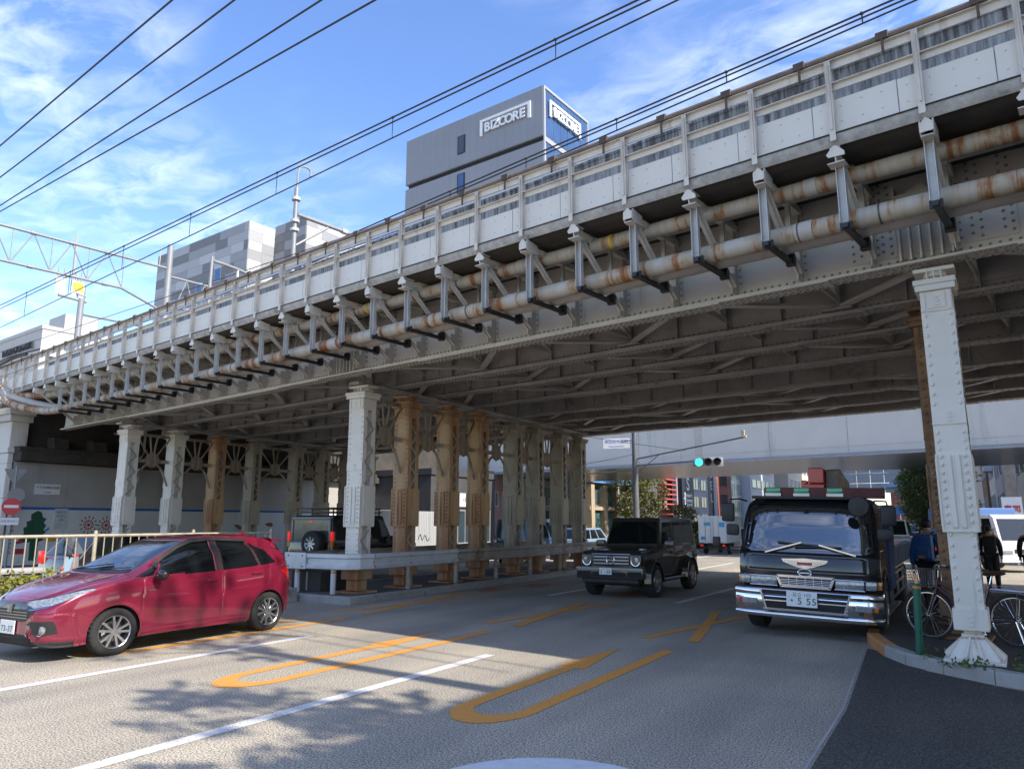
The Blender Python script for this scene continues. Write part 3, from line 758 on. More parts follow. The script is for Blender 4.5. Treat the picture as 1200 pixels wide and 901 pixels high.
# ------------------------------------------------------------------ riveted columns
def column_meshes(H, m, mb_, wtop=.47, wlow=.39, rusty=None, foot='flared'):
    """one column: z from 0 (pavement) to H (cap top); front faces local -Y"""
    P = {}
    zc0, zc1 = 1.50, 2.42                       # ribbed casing
    g = MB()
    D2 = .21
    for sy in (-1, 1):
        y0, y1 = sy * D2, sy * (D2 - .05)
        g.box(-wtop / 2, wtop / 2, y0, y1, zc1 - .02, H - .36)
        g.box(-wlow / 2, wlow / 2, y0 * .98, y1, .58, zc0 + .02)
        # side legs of the channels
        for sx in (-1, 1):
            g.box(sx * (wtop / 2 - .012), sx * wtop / 2 * .985, sy * (D2 - .052), sy * (D2 - .13), zc1, H - .36)
            g.box(sx * (wlow / 2 - .012), sx * wlow / 2 * .985, sy * (D2 - .052), sy * (D2 - .13), .6, zc0)
    P['shaft'] = g
    c = MB()
    c.box(-.245, .245, -D2 - .028, D2 + .028, zc0, zc1)
    for sy in (-1, 1):
        for dx in (-.06, .06): c.cbox(dx - .035, dx + .035, sy * (D2 + .026), sy * (D2 + .055), zc0 + .03, zc1 - .02, .012)
        for dx in (-.235, .235): c.box(dx - .012, dx + .012, sy * (D2 + .026), sy * (D2 + .05), zc0 + .01, zc1 - .01)
        c.box(-.25, .25, sy * (D2 + .0), sy * (D2 + .034), zc0 - .02, zc0 + .012)
        c.box(-.235, .235, sy * (D2 - .01), sy * (D2 + .014), zc1 + .38, zc1 + .55)
        c.box(-.24, .24, sy * (D2 - .01), sy * (D2 + .02), zc1 + .36, zc1 + .385)
    for sx in (-1, 1):
        c.box(sx * .245, sx * .262, -.15, .15, zc0 + .05, zc1 - .05); c.box(sx * .262, sx * .266, -.05, .05, zc0 + .3, zc0 + .55)
    P['casing'] = c
    k = MB()
    k.cbox(-.23, .23, -.23, .23, H - .42, H - .15, .012); k.cbox(-.29, .29, -.28, .28, H - .15, H - .07, .012); k.cbox(-.31, .31, -.30, .30, H - .07, H, .012)
    for sx in (-1, 1): k.box(sx * .16, sx * .21, -.245, .245, H - .40, H - .16)
    k.box(-.13, .13, -.245, -.225, H - .38, H - .18)
    k.lathe([(.13, H), (.13, H + .05), (.17, H + .06), (.17, H + .12)], 8)
    k.box(-.30, .30, -.19, .19, H + .12, H + .165)
    for dx in (-.1, 0, .1): k.box(dx - .01, dx + .01, -.2, .2, H, H + .12)
    P['cap'] = k
    b = MB()
    b.cbox(-.235, .235, -.24, .24, .35, .60, .015)
    if foot == 'block':
        b = MB(); b.cbox(-.25, .25, -.26, .26, .30, .66, .015); b.cbox(-.17, .17, -.17, .17, .05, .31, .02)
        b.cbox(-.34, .34, -.34, .34, 0, .04, .01)
        P['base'] = b
    else:
     b.box(-.11, .11, -.11, .11, .25, .36); b.cbox(-.15, .15, -.15, .15, .27, .31, .01)
     b.add([(-.16, -.16, .25), (.16, -.16, .25), (.16, .16, .25), (-.16, .16, .25), (-.33, -.33, .035), (.33, -.33, .035), (.33, .33, .035), (-.33, .33, .035)],
           [(0, 1, 2, 3), (0, 4, 5, 1), (1, 5, 6, 2), (2, 6, 7, 3), (3, 7, 4, 0), (4, 7, 6, 5)])
     for q in range(12):
         a = 2 * math.pi * q / 12 + .26
         b.bar((.13 * math.cos(a), .13 * math.sin(a), .25), (.40 * math.cos(a), .40 * math.sin(a), .05), .035, .06)
     b.cbox(-.40, .40, -.40, .40, 0, .04, .01)
    P['base'] = b
    l = MB()                                     # lattice on the two sides
    for sx in (-1, 1):
        z = zc1 + .05; kk = 0
        while z + .26 < H - .4:
            ya, yb = (-D2 + .08, D2 - .08) if kk % 2 == 0 else (D2 - .08, -D2 + .08)
            l.bar((sx * (wtop / 2 + .004), ya, z), (sx * (wtop / 2 + .004), yb, z + .26), .05, .010, up=(sx, 0, 0))
            z += .26; kk += 1
        z = .66; kk = 0
        while z + .25 < zc0:
            ya, yb = (-D2 + .08, D2 - .08) if kk % 2 == 0 else (D2 - .08, -D2 + .08)
            l.bar((sx * (wlow / 2 + .004), ya, z), (sx * (wlow / 2 + .004), yb, z + .25), .045, .010, up=(sx, 0, 0))
            z += .25; kk += 1
    P['lattice'] = l
    r = MB()
    z = zc1 + .62
    zs = list(np.arange(zc1 + .06, zc1 + .36, .1)) + list(np.arange(zc1 + .62, H - .44, .125))
    for z in zs:
        for sx in (-1, 1):
            r.rivet((sx * (wtop / 2 - .055), -D2, z), (0, -1, 0), .029, .022)
            r.rivet((sx * wtop / 2 * .985, -D2 + .09, z + .05), (sx, 0, 0), .02, .013); r.rivet((sx * wtop / 2 * .985, D2 - .09, z + .05), (sx, 0, 0), .02, .013)
    for z in np.arange(zc0 + .1, zc1, .098):
        for sx in (-1, 1): r.rivet((sx * .16, -D2 - .028, z), (0, -1, 0), .028, .034)
    for z in np.arange(.70, zc0 - .04, .125):
        for sx in (-1, 1):
            r.rivet((sx * (wlow / 2 - .05), -D2 * .98, z), (0, -1, 0), .027, .022)
            r.rivet((sx * wlow / 2 * .985, -D2 + .09, z + .05), (sx, 0, 0), .018, .013); r.rivet((sx * wlow / 2 * .985, D2 - .09, z + .05), (sx, 0, 0), .018, .013)
    for z, n3 in ((zc1 + .465, -D2 - .014), (.47, -.24), (H - .28, -.245)):
        for q in range(3):                                                  # little cast chevrons
            r.bar((-.04, n3 - .004, z + .05 - q * .05), (0, n3 - .004, z + .025 - q * .05), .014, .012); r.bar((.04, n3 - .004, z + .05 - q * .05), (0, n3 - .004, z + .025 - q * .05), .014, .012)
    P['rivets'] = r
    mm = {k: m for k in P}
    if rusty: mm['lattice'] = rusty
    if foot == 'block': mm['base'] = STEEL_R if m is STEEL_R else STEEL_T
    return {k: v.mesh(k, mm[k]) for k, v in P.items()}
def make_column(meshes, label, group, loc, rz):
    c = thing('steel_column', label, 'column', loc, rz, group)
    for k, me in meshes.items():
        o = link_mesh(k, me, c)
        if k in ('rivets', 'lattice'): o['kind'] = 'stuff'
    return c
HC = 4.95 - .15 - .165
M_W = column_meshes(HC, STEEL_W, None, rusty=STEEL_K)
M_T = column_meshes(HC, STEEL_T, None, rusty=STEEL_K)
M_K = column_meshes(HC, STEEL_K, None)
MB_W = column_meshes(HC, STEEL_W, None, rusty=STEEL_K, foot='block')
MB_T = column_meshes(HC, STEEL_T, None, rusty=STEEL_K, foot='block')
MB_K = column_meshes(HC, STEEL_K, None, foot='block')
M_R = column_meshes(HC, STEEL_R, None, foot='block')
# the right row lies on one line along the road, so it hides behind its front column
RIGHT_T = []
for n_ in GN:
    y_ = BO.y + BN.y * n_
    RIGHT_T.append((BO.x + BN.x * n_ + .0085 * y_ + .03) / .9898)
MED_Y = [13.25, 14.93, 16.74, 18.27, 20.27, 21.7, 23.42, 24.99]
LEFT_Y = [14.74, 16.48, 18.24, 19.93, 22.13, 23.68, 25.16, 26.69]
def on_row(k, ts):
    return BP(ts[k], GN[k], .148)
ORD = ['front', 'second', 'third', 'fourth', 'fifth', 'sixth', 'seventh', 'rearmost']
LR = []
med_cols = []; left_cols = []
make_column(M_W, 'tall white riveted column on the right pavement corner by the green post', 'riveted columns carrying the viaduct', BP(-.27, 0, .146), R(-3)).scale = (.77, .86, 1)
for k in range(1, 8):
    make_column(M_R, '%s column of the row behind the white corner column, dark with rust' % ORD[k], 'riveted columns carrying the viaduct', on_row(k, RIGHT_T), R(-6))
for k in range(8):
    ms = MB_W if k == 0 else (MB_T if k in (1, 2, 3) else MB_K)
    lab = ['white riveted column at the front of the traffic island behind the guardrail end',
           'rust-stained tan column just behind the white one on the traffic island',
           'tan column third from the front on the traffic island', 'fourth column on the traffic island, tan with a dark lattice side',
           'grey-brown column after the gap, fifth on the traffic island', 'sixth grey-brown column on the traffic island',
           'seventh grey-brown column on the traffic island', 'rearmost grey-brown column on the traffic island by the black jeep'][k]
    lab = lab.replace('jeep', 'off-roader')
    med_cols.append(make_column(ms, lab, 'riveted columns carrying the viaduct', (-12.15, MED_Y[k], .148), R(0)))
for k in range(8):
    ms = M_W if k < 2 else (M_T if k == 2 else M_K)
    lab = 'white front column of the left row beside the painted wall' if k == 0 else ('second white column of the left row beside the painted wall' if k == 1 else '%s column of the left row by the painted wall, soiled grey-brown' % ORD[k])
    if k == 2: lab = 'third column of the left row, rusty brown, before the painted wall'
    left_cols.append(make_column(ms, lab, 'riveted columns carrying the viaduct', (-23.95, LEFT_Y[k], .148), R(0)))
for (xc, ya, yb) in ((-12.15, 12.9, 25.5), (-23.95, 14.3, 27.2)):          # cap beam the girders bear on
    cbm = MB(); cbm.box(xc - .16, xc + .16, ya, yb, 4.955, 5.028); cbo = cbm.build('cap_beam', STEEL_D, via); cbo.matrix_parent_inverse = via.matrix_basis.inverted() if False else Matrix.Translation(BO).to_4x4().inverted()
    cbo.matrix_parent_inverse = (Matrix.Translation(BO) @ Matrix.Rotation(BRZ, 4, 'Z')).inverted()
def brace_between(ca, cb, m):
    """portal bracing from one column to the next: strut, round gusset, fan of bars, curved knee"""
    L = (Vector(cb.location) - Vector(ca.location))
    ln = L.length; rz = math.atan2(L.y, L.x) - R(90) - ca.rotation_euler.z
    zt, zs = HC - .1, HC - .98
    root = MB(); h = ln / 2
    root.bar((0, .24, zs), (0, ln - .24, zs), .05, .11)
    s = root.build('portal_brace', m, ca); s.rotation_euler = (0, 0, rz)
    tb = MB(); tb.bar((0, .24, zt), (0, ln - .24, zt), .05, .10); tb.build('top_strut', m, s)
    gp = MB(); n = 12; gp.lathe([(.0, -.02), (.27, -.02), (.27, .02), (.0, .02)], 8, origin=(.0, h, zs + .04), axis='x')
    for a in range(8): gp.rivet((.02, h + .2 * math.cos(a * .785), zs + .04 + .2 * math.sin(a * .785)), (1, 0, 0), .018, .012)
    gp.build('gusset_plate', m, s)
    for (y1, z1) in ((.25, zt - .05), (h - .14, zt - .04), (h + .14, zt - .04), (ln - .25, zt - .05)):
        b = MB(); b.bar((.0, h + (y1 - h) * .15, zs + .1), (.0, y1, z1), .035, .05); b.build('fan_bar', m, s)
    for sg in (-1, 1):
        pts = []
        for q in range(7):
            f = q / 6
            y = h + sg * (h - .24) * f
            z = zs - .05 - .78 * f ** 2.2
            pts.append((0, y, z))
        b = MB()
        for q in range(6): b.bar(pts[q], pts[q + 1], .045, .06)
        b.build('curved_knee', m, s)
for cols in (med_cols, left_cols):
    for k in range(7):
        brace_between(cols[k], cols[k + 1], STEEL_K)

# ------------------------------------------------------------------ second viaduct: smooth white box girder
WHITE_G = mat('white_box_girder_paint', (.58, .54, .48), .5, var=.06, scale=.6, dirt=(.30, .28, .255), dirt_amt=.3, dirt_scale=.7, streak=True)
v2 = thing('box_girder_bridge', 'smooth white box girder bridge crossing the road behind the riveted viaduct', 'railway bridge', BP(0, -27.6, 0), BRZ)
g = MB(); g.box(-40, 45, -.06, 0, 5.0, 8.6); g.box(-40, 45, -11.5, -11.44, 5.0, 8.6); g.build('web_plate', WHITE_G, v2)
g = MB(); g.box(-40, 45, -11.5, 0.14, 4.86, 4.995); g.build('bottom_flange', mat('grey_flange_paint', (.36, .36, .37), .25, .3, var=.1), v2)
g = MB(); g.box(-40, 45, -12.5, .9, 8.6, 8.9); g.build('deck', CONC, v2)
for t in (-31, -18, -6.6, 4.2, 16.0, 28, 40):
    s = MB(); s.box(t - .22, t + .22, .001, .015, 5.02, 8.58)
    for dx in (-.17, -.06, .06, .17):
        for z in np.arange(5.1, 7.4, .13): s.rivet((t + dx, .015, z), (0, 1, 0), .034, .02, 1)
    s.build('web_splice', [WHITE_G, RIVET_G], v2)
for k in range(22):
    t = -38 + k * 3.85
    s = MB(); s.box(t - .008, t + .008, .001, .012, 5.0, 8.58); s.build('plate_seam', mat('dark_seam_line', (.33, .30, .26), .7, var=.2), v2)  # narrow darker strip along each plate joint
s = MB(); s.box(-40, 45, .002, .05, 5.02, 5.06); s.box(-40, 45, .002, .02, 5.35, 5.362); s.build('drip_edge', WHITE_G, v2, kind='stuff')
# ------------------------------------------------------------------ vehicles: shared pieces
PAINT_RED = mat('crimson_car_paint', (.19, .009, .032), .28, .25, var=.04, scale=2, coat=1.0)
PAINT_BLK = mat('black_car_paint', (.011, .011, .012), .22, 0, var=.1, scale=2, coat=.8)
PAINT_GRN = mat('dark_bronze_black_paint', (.05, .044, .037), .3, .35, var=.08, scale=2, coat=.7)
PAINT_WHT = mat('white_vehicle_paint', (.70, .70, .69), .35, 0, var=.04, scale=2, coat=.5)
PAINT_SIL = mat('silver_grey_paint', (.30, .30, .31), .3, .5, var=.05, scale=2, coat=.6)
PAINT_BLU = mat('blue_vehicle_paint', (.02, .12, .36), .35, 0, var=.06, scale=2, coat=.6)
PLAST = mat('black_trim_plastic', (.014, .014, .015), .5, var=.15, scale=8)
GLASS = mat('dark_tinted_glass', (.006, .008, .009), .04, 0, var=0, spec=.7)
GLASS_L = mat('greenish_windscreen_glass', (.014, .018, .02), .03, 0, var=0, spec=.5)
GLASS_L.node_tree.nodes['Principled BSDF'].inputs['IOR'].default_value = 2.7
CHROME = mat('bright_chrome', (.72, .72, .73), .12, 1.0, var=.05, scale=3)
CHROME_D = mat('satin_metal_trim', (.35, .35, .35), .3, 1.0, var=.08, scale=4)
RUBBER = mat('tyre_rubber', (.022, .021, .02), .85, var=.25, scale=12, bump=.2, bscale=60)
ALLOY = mat('alloy_wheel', (.46, .46, .47), .3, .85, var=.05, scale=6)
LAMP = mat('clear_headlamp', (.26, .28, .30), .08, .3, var=.5, scale=30, coat=1.0)
LAMP_R = mat('red_tail_lamp', (.42, .008, .010), .15, var=.15, scale=25, coat=1.0)
LAMP_RL = mat('lit_red_lamp', (.45, .01, .012), .2, var=0, emit=(1, .03, .02), emit_s=.18)
LAMP_O = mat('amber_lamp', (.60, .20, .02), .15, var=.1, scale=25, coat=1.0)
PLATE = mat('number_plate_white', (.72, .73, .72), .5, var=.04)
PLATE_G = mat('plate_green_print', (.01, .16, .10), .5, var=0)
PRINT_K = mat('black_print', (.015, .015, .018), .6, var=0)
FONT = None
def text(name, body, size, m, parent, loc, rot, sx=1.0, depth=.003, align='CENTER', spacing=1.0, bold=0.0):
    c = bpy.data.curves.new('t', 'FONT'); c.body = body; c.size = size; c.align_x = align; c.align_y = 'CENTER'
    c.extrude = depth; c.space_character = spacing; c.offset = bold; c.resolution_u = 3
    o = bpy.data.objects.new('t', c); COL.objects.link(o)
    dg = bpy.context.evaluated_depsgraph_get(); dg.update()
    me = bpy.data.meshes.new_from_object(o.evaluated_get(dg)); me.name = name
    bpy.data.objects.remove(o); bpy.data.curves.remove(c)
    me.materials.clear(); me.materials.append(m)
    r = link_mesh(name, me, parent); r.location = loc; r.rotation_euler = rot; r.scale = (sx, 1, 1)
    return r
FRONT = (R(90), 0, 0)                                   # reads from -Y
def interp(xs, ys, q):
    """monotone cubic through the points (xs, ys)"""
    xs = np.asarray(xs, float); ys = np.asarray(ys, float); q = np.asarray(q, float)
    h = np.diff(xs); d = np.diff(ys) / h
    m = np.zeros(len(xs)); m[0] = d[0]; m[-1] = d[-1]
    for i in range(1, len(xs) - 1):
        if d[i - 1] * d[i] > 0:
            w1 = 2 * h[i] + h[i - 1]; w2 = h[i] + 2 * h[i - 1]
            m[i] = (w1 + w2) / (w1 / d[i - 1] + w2 / d[i])
    k = np.clip(np.searchsorted(xs, q) - 1, 0, len(h) - 1)
    t = np.clip((q - xs[k]) / h[k], 0, 1)
    return ((2 * t**3 - 3 * t**2 + 1) * ys[k] + (t**3 - 2 * t**2 + t) * h[k] * m[k] + (-2 * t**3 + 3 * t**2) * ys[k + 1] + (t**3 - t**2) * h[k] * m[k + 1])
def tab(pairs):
    return [p[0] for p in pairs], [p[1] for p in pairs]
def in_poly(px, py, poly):
    r = np.zeros(px.shape, bool); n = len(poly); j = n - 1
    for i in range(n):
        xi, yi = poly[i]; xj, yj = poly[j]
        c = ((yi > py) != (yj > py)) & (px < (xj - xi) * (py - yi) / ((yj - yi) + 1e-12) + xi)
        r ^= c; j = i
    return r
def shell_car(P):
    """body shell as a fine grid: tables over the length y (front is -y) -> vertices, faces, centres"""
    ys = P['ys']; ny = len(ys)
    zt = interp(*tab(P['top']), ys); zb = interp(*tab(P['bot']), ys); W_ = interp(*tab(P['wid']), ys)
    bl = interp(*tab(P['belt']), ys); wr = interp(*tab(P['roofw']), ys); sh = interp(*tab(P['shoulder']), ys)
    bl = np.minimum(bl, zt - .055)
    nv = P.get('nv', 72)
    V = np.zeros((ny, nv, 2))
    for i in range(ny):
        w, r_ = W_[i], min(wr[i], W_[i] * .93)
        up = zt[i] - bl[i]
        cp = [(0, zb[i]), (w * .86, zb[i]), (w * .965, zb[i] + .05), (w * .992, zb[i] + .2), (w, sh[i]), (w * .987, (sh[i] + bl[i]) / 2 + .03), (w * .955, bl[i]),
              (w * .955 * .5 + r_ * .5 + .012 * min(1, up / .3), bl[i] + up * .45), (r_ + .02, zt[i] - .17 * min(1, up / .4)), (r_ - .035, zt[i] - .06 * min(1, up / .3)), (r_ * .78, zt[i] - .018), (r_ * .4, zt[i] - .004), (0, zt[i])]
        cp = np.array(cp)
        tt = np.arange(len(cp)); q = np.linspace(0, len(cp) - 1, nv)
        k = np.clip(q.astype(int), 0, len(cp) - 2); f = (q - k)[:, None]
        p0 = cp[np.maximum(k - 1, 0)]; p1 = cp[k]; p2 = cp[k + 1]; p3 = cp[np.minimum(k + 2, len(cp) - 1)]
        V[i] = .5 * (2 * p1 + (p2 - p0) * f + (2 * p0 - 5 * p1 + 4 * p2 - p3) * f**2 + (3 * p1 - p0 - 3 * p2 + p3) * f**3)
    V[:, 0, 0] = 0; V[:, -1, 0] = 0; V[..., 0] = np.maximum(V[..., 0], 0)
    right = np.stack([V[..., 0], np.repeat(ys[:, None], nv, 1), V[..., 1]], -1)
    left = right[:, ::-1][:, 1:-1].copy(); left[..., 0] *= -1
    ring = np.concatenate([right, left], 1)               # closed ring
    n = ring.shape[1]
    verts = ring.reshape(-1, 3)
    i, j = np.meshgrid(np.arange(ny - 1), np.arange(n), indexing='ij')
    i = i.ravel(); j = j.ravel(); j2 = (j + 1) % n
    faces = np.stack([i * n + j, i * n + j2, (i + 1) * n + j2, (i + 1) * n + j], 1)
    vpar = np.concatenate([np.linspace(0, 12, nv), np.linspace(12, 0, nv)[1:-1]])
    fv = (vpar[j] + vpar[j2]) / 2
    caps = []
    extra = []; efaces = []; base = len(verts)
    for (row, flip) in ((0, 0), (ny - 1, 1)):             # close the ends with shrinking rings
        c = ring[row].mean(0); prev = np.arange(n) + row * n
        for s_ in (.8, .6, .4, .2):
            rg = c + (ring[row] - c) * np.array([s_, 1, s_])
            idx = base + len(extra) + np.arange(n); extra += list(rg)
            for a in range(n):
                b = (a + 1) % n
                efaces.append((prev[a], idx[a], idx[b], prev[b]) if flip else (prev[b], idx[b], idx[a], prev[a]))
            prev = idx
        idx = base + len(extra); extra.append(c)
        for a in range(n):
            b = (a + 1) % n
            efaces.append((prev[a], idx, prev[b], prev[b]))
    verts = np.concatenate([verts, np.array(extra)])
    ef = np.array(efaces)
    faces = np.concatenate([faces, ef]); fv = np.concatenate([fv, np.full(len(ef), 2.0)])
    return verts, faces, fv
def emit_regions(verts, faces, region, specs, parent, groove=.005, smooth=True, axles=None):
    """split the shell by region id; sink the seams between regions"""
    # seam vertices = used by faces of more than one region
    lo = np.full(len(verts), 99); hi = np.full(len(verts), -1)
    for c in range(4):
        np.minimum.at(lo, faces[:, c], region); np.maximum.at(hi, faces[:, c], region)
    seam = (lo != hi)
    nrm = np.zeros_like(verts)
    fn = np.cross(verts[faces[:, 2]] - verts[faces[:, 0]], verts[faces[:, 3]] - verts[faces[:, 1]])
    for c in range(4): np.add.at(nrm, faces[:, c], fn)
    nrm /= (np.linalg.norm(nrm, axis=1)[:, None] + 1e-9)
    ctr = verts.mean(0); sgn = np.sign(((verts - ctr) * nrm).sum()); nrm *= sgn
    verts = verts.copy(); verts[seam] -= nrm[seam] * groove
    if axles is not None:                                  # round off the cut arches
        cutmask = (lo == -1)
    objs = {}
    for rid, (name, m, off) in specs.items():
        f = faces[region == rid]
        if not len(f): continue
        u, inv = np.unique(f.ravel(), return_inverse=True)
        vv = verts[u] + nrm[u] * off
        ff = [tuple(dict.fromkeys(q)) for q in inv.reshape(-1, 4).tolist()]
        if sgn < 0: ff = [tuple(reversed(q)) for q in ff]
        me = bpy.data.meshes.new(name); me.from_pydata(vv.tolist(), [], ff); me.materials.append(m)
        me.polygons.foreach_set('use_smooth', [True] * len(me.polygons)); me.update()
        objs[rid] = link_mesh(name, me, parent)
    return objs
def drape(name, bvh, poly, axis, m, parent, off=.004, res=.02, sign=1, thick=.0):
    """a patch whose outline is drawn in the front (x,z) or side (y,z) view and laid on the body"""
    pu = [p[0] for p in poly]; pv = [p[1] for p in poly]
    s = MB(); bm = bmesh.new()
    vs = [bm.verts.new((p[0], p[1], 0)) for p in poly]
    bm.faces.new(vs)
    for (lo_, hi_, co) in ((min(pu), max(pu), 0), (min(pv), max(pv), 1)):
        c = lo_ + res
        while c < hi_:
            pc = (c, 0, 0) if co == 0 else (0, c, 0); pn = (1, 0, 0) if co == 0 else (0, 1, 0)
            bmesh.ops.bisect_plane(bm, geom=bm.verts[:] + bm.edges[:] + bm.faces[:], plane_co=pc, plane_no=pn); c += res
    bad = []
    for v in bm.verts:
        u, w = v.co.x, v.co.y
        if axis == 'y': o, d = Vector((u, -6 * sign, w)), Vector((0, sign, 0))
        else: o, d = Vector((6 * sign, u, w)), Vector((-sign, 0, 0))
        h = bvh.ray_cast(o, d)
        if h[0] is None: bad.append(v); continue
        nn = h[1] if h[1].dot(d) < 0 else -h[1]
        v.co = h[0] + nn * off
    bmesh.ops.delete(bm, geom=bad, context='VERTS')
    bmesh.ops.recalc_face_normals(bm, faces=bm.faces[:])
    s.bm(bm)
    return s.build(name, m, parent, smooth='all', recalc=False)
def wheel_mesh(r, w, rim_r, spokes=10, style='double', name='wheel'):
    """axis along x, outer face at +x"""
    t = MB()
    t.lathe([(rim_r, -w / 2), (r * .93, -w / 2), (r, -w * .36), (r, w * .36), (r * .93, w / 2), (r * .80, w / 2 + .004), (rim_r, w / 2 - .004), (rim_r * .96, w * .2), (rim_r * .96, -w / 2)], 36, axis='x')
    for k in range(36):
        a = 2 * math.pi * k / 36
        for s_ in (-1, 1): t.bar((s_ * w * .12, (r + .001) * math.cos(a), (r + .001) * math.sin(a)), (s_ * w * .42, (r - .004) * math.cos(a + .06), (r - .004) * math.sin(a + .06)), .012, .008)
    tm = t.mesh('tyre', RUBBER, smooth=50)
    g = MB()
    g.lathe([(rim_r, w / 2 - .012), (rim_r * .985, w / 2 + .002), (rim_r * .93, w / 2 - .006), (rim_r * .90, w * .1), (rim_r * .92, -w * .3)], 36, axis='x', caps=False)
    x = w / 2 - .015
    for k in range(spokes):
        a0 = 2 * math.pi * k / spokes
        dl = (-.17, .17) if style == 'double' else (0,)
        for d in dl:
            a1 = a0 + d * .9; a2 = a0 + d * 1.5
            p = Vector((x - .004, rim_r * .16 * math.cos(a1), rim_r * .16 * math.sin(a1))); q = Vector((x + .006, rim_r * .95 * math.cos(a2), rim_r * .95 * math.sin(a2)))
            g.bar(p, q, rim_r * .135 if style == 'double' else .045, .03, up=(1, 0, 0))
    g.lathe([(.0, x + .014), (rim_r * .2, x + .012), (rim_r * .24, x - .01), (rim_r * .24, x - .05)], 20, axis='x')
    gm = g.mesh('rim', ALLOY)
    d = MB(); d.lathe([(0, w * .05), (rim_r * .9, w * .05), (rim_r * .9, w * .0), (0, 0)], 28, axis='x'); d.lathe([(0, w * .09), (rim_r * .62, w * .09), (rim_r * .62, w * .05), (0, w * .05)], 24, axis='x', mi=1)
    dm = d.mesh('brake_disc', [DARK, CHROME_D])
    return tm, gm, dm
def add_wheel(ms, parent, loc, flip, steer=0.0, spin=0.0, rimmat=None):
    w = link_mesh('wheel', ms[0], parent); w.location = loc; w.rotation_euler = (spin, 0, (math.pi if flip else 0) + steer)
    w.rotation_mode = 'XYZ'
    for nme, me in (('rim', ms[1]), ('brake_disc', ms[2])):
        o = link_mesh(nme, me, w)
    return w
def plate(parent, loc, rz, top, main, pm=None, w=.33, h=.165, name='number_plate', tilt=0.0):
    p = MB(); p.cbox(-w / 2, w / 2, -.006, .006, -h / 2, h / 2, .004)
    o = p.build(name, PLATE, parent); o.location = loc; o.rotation_euler = (tilt, 0, rz)
    m = pm or PLATE_G
    if top: text('plate_lettering', top, h * .30, m, o, (0, -.0075, h * .28), FRONT, 1.0, .0005, spacing=1.1)
    text('plate_lettering', main, h * .62, m, o, (0, -.0075, -h * .14), FRONT, 1.0, .0005, spacing=1.15, bold=.002)
    return o

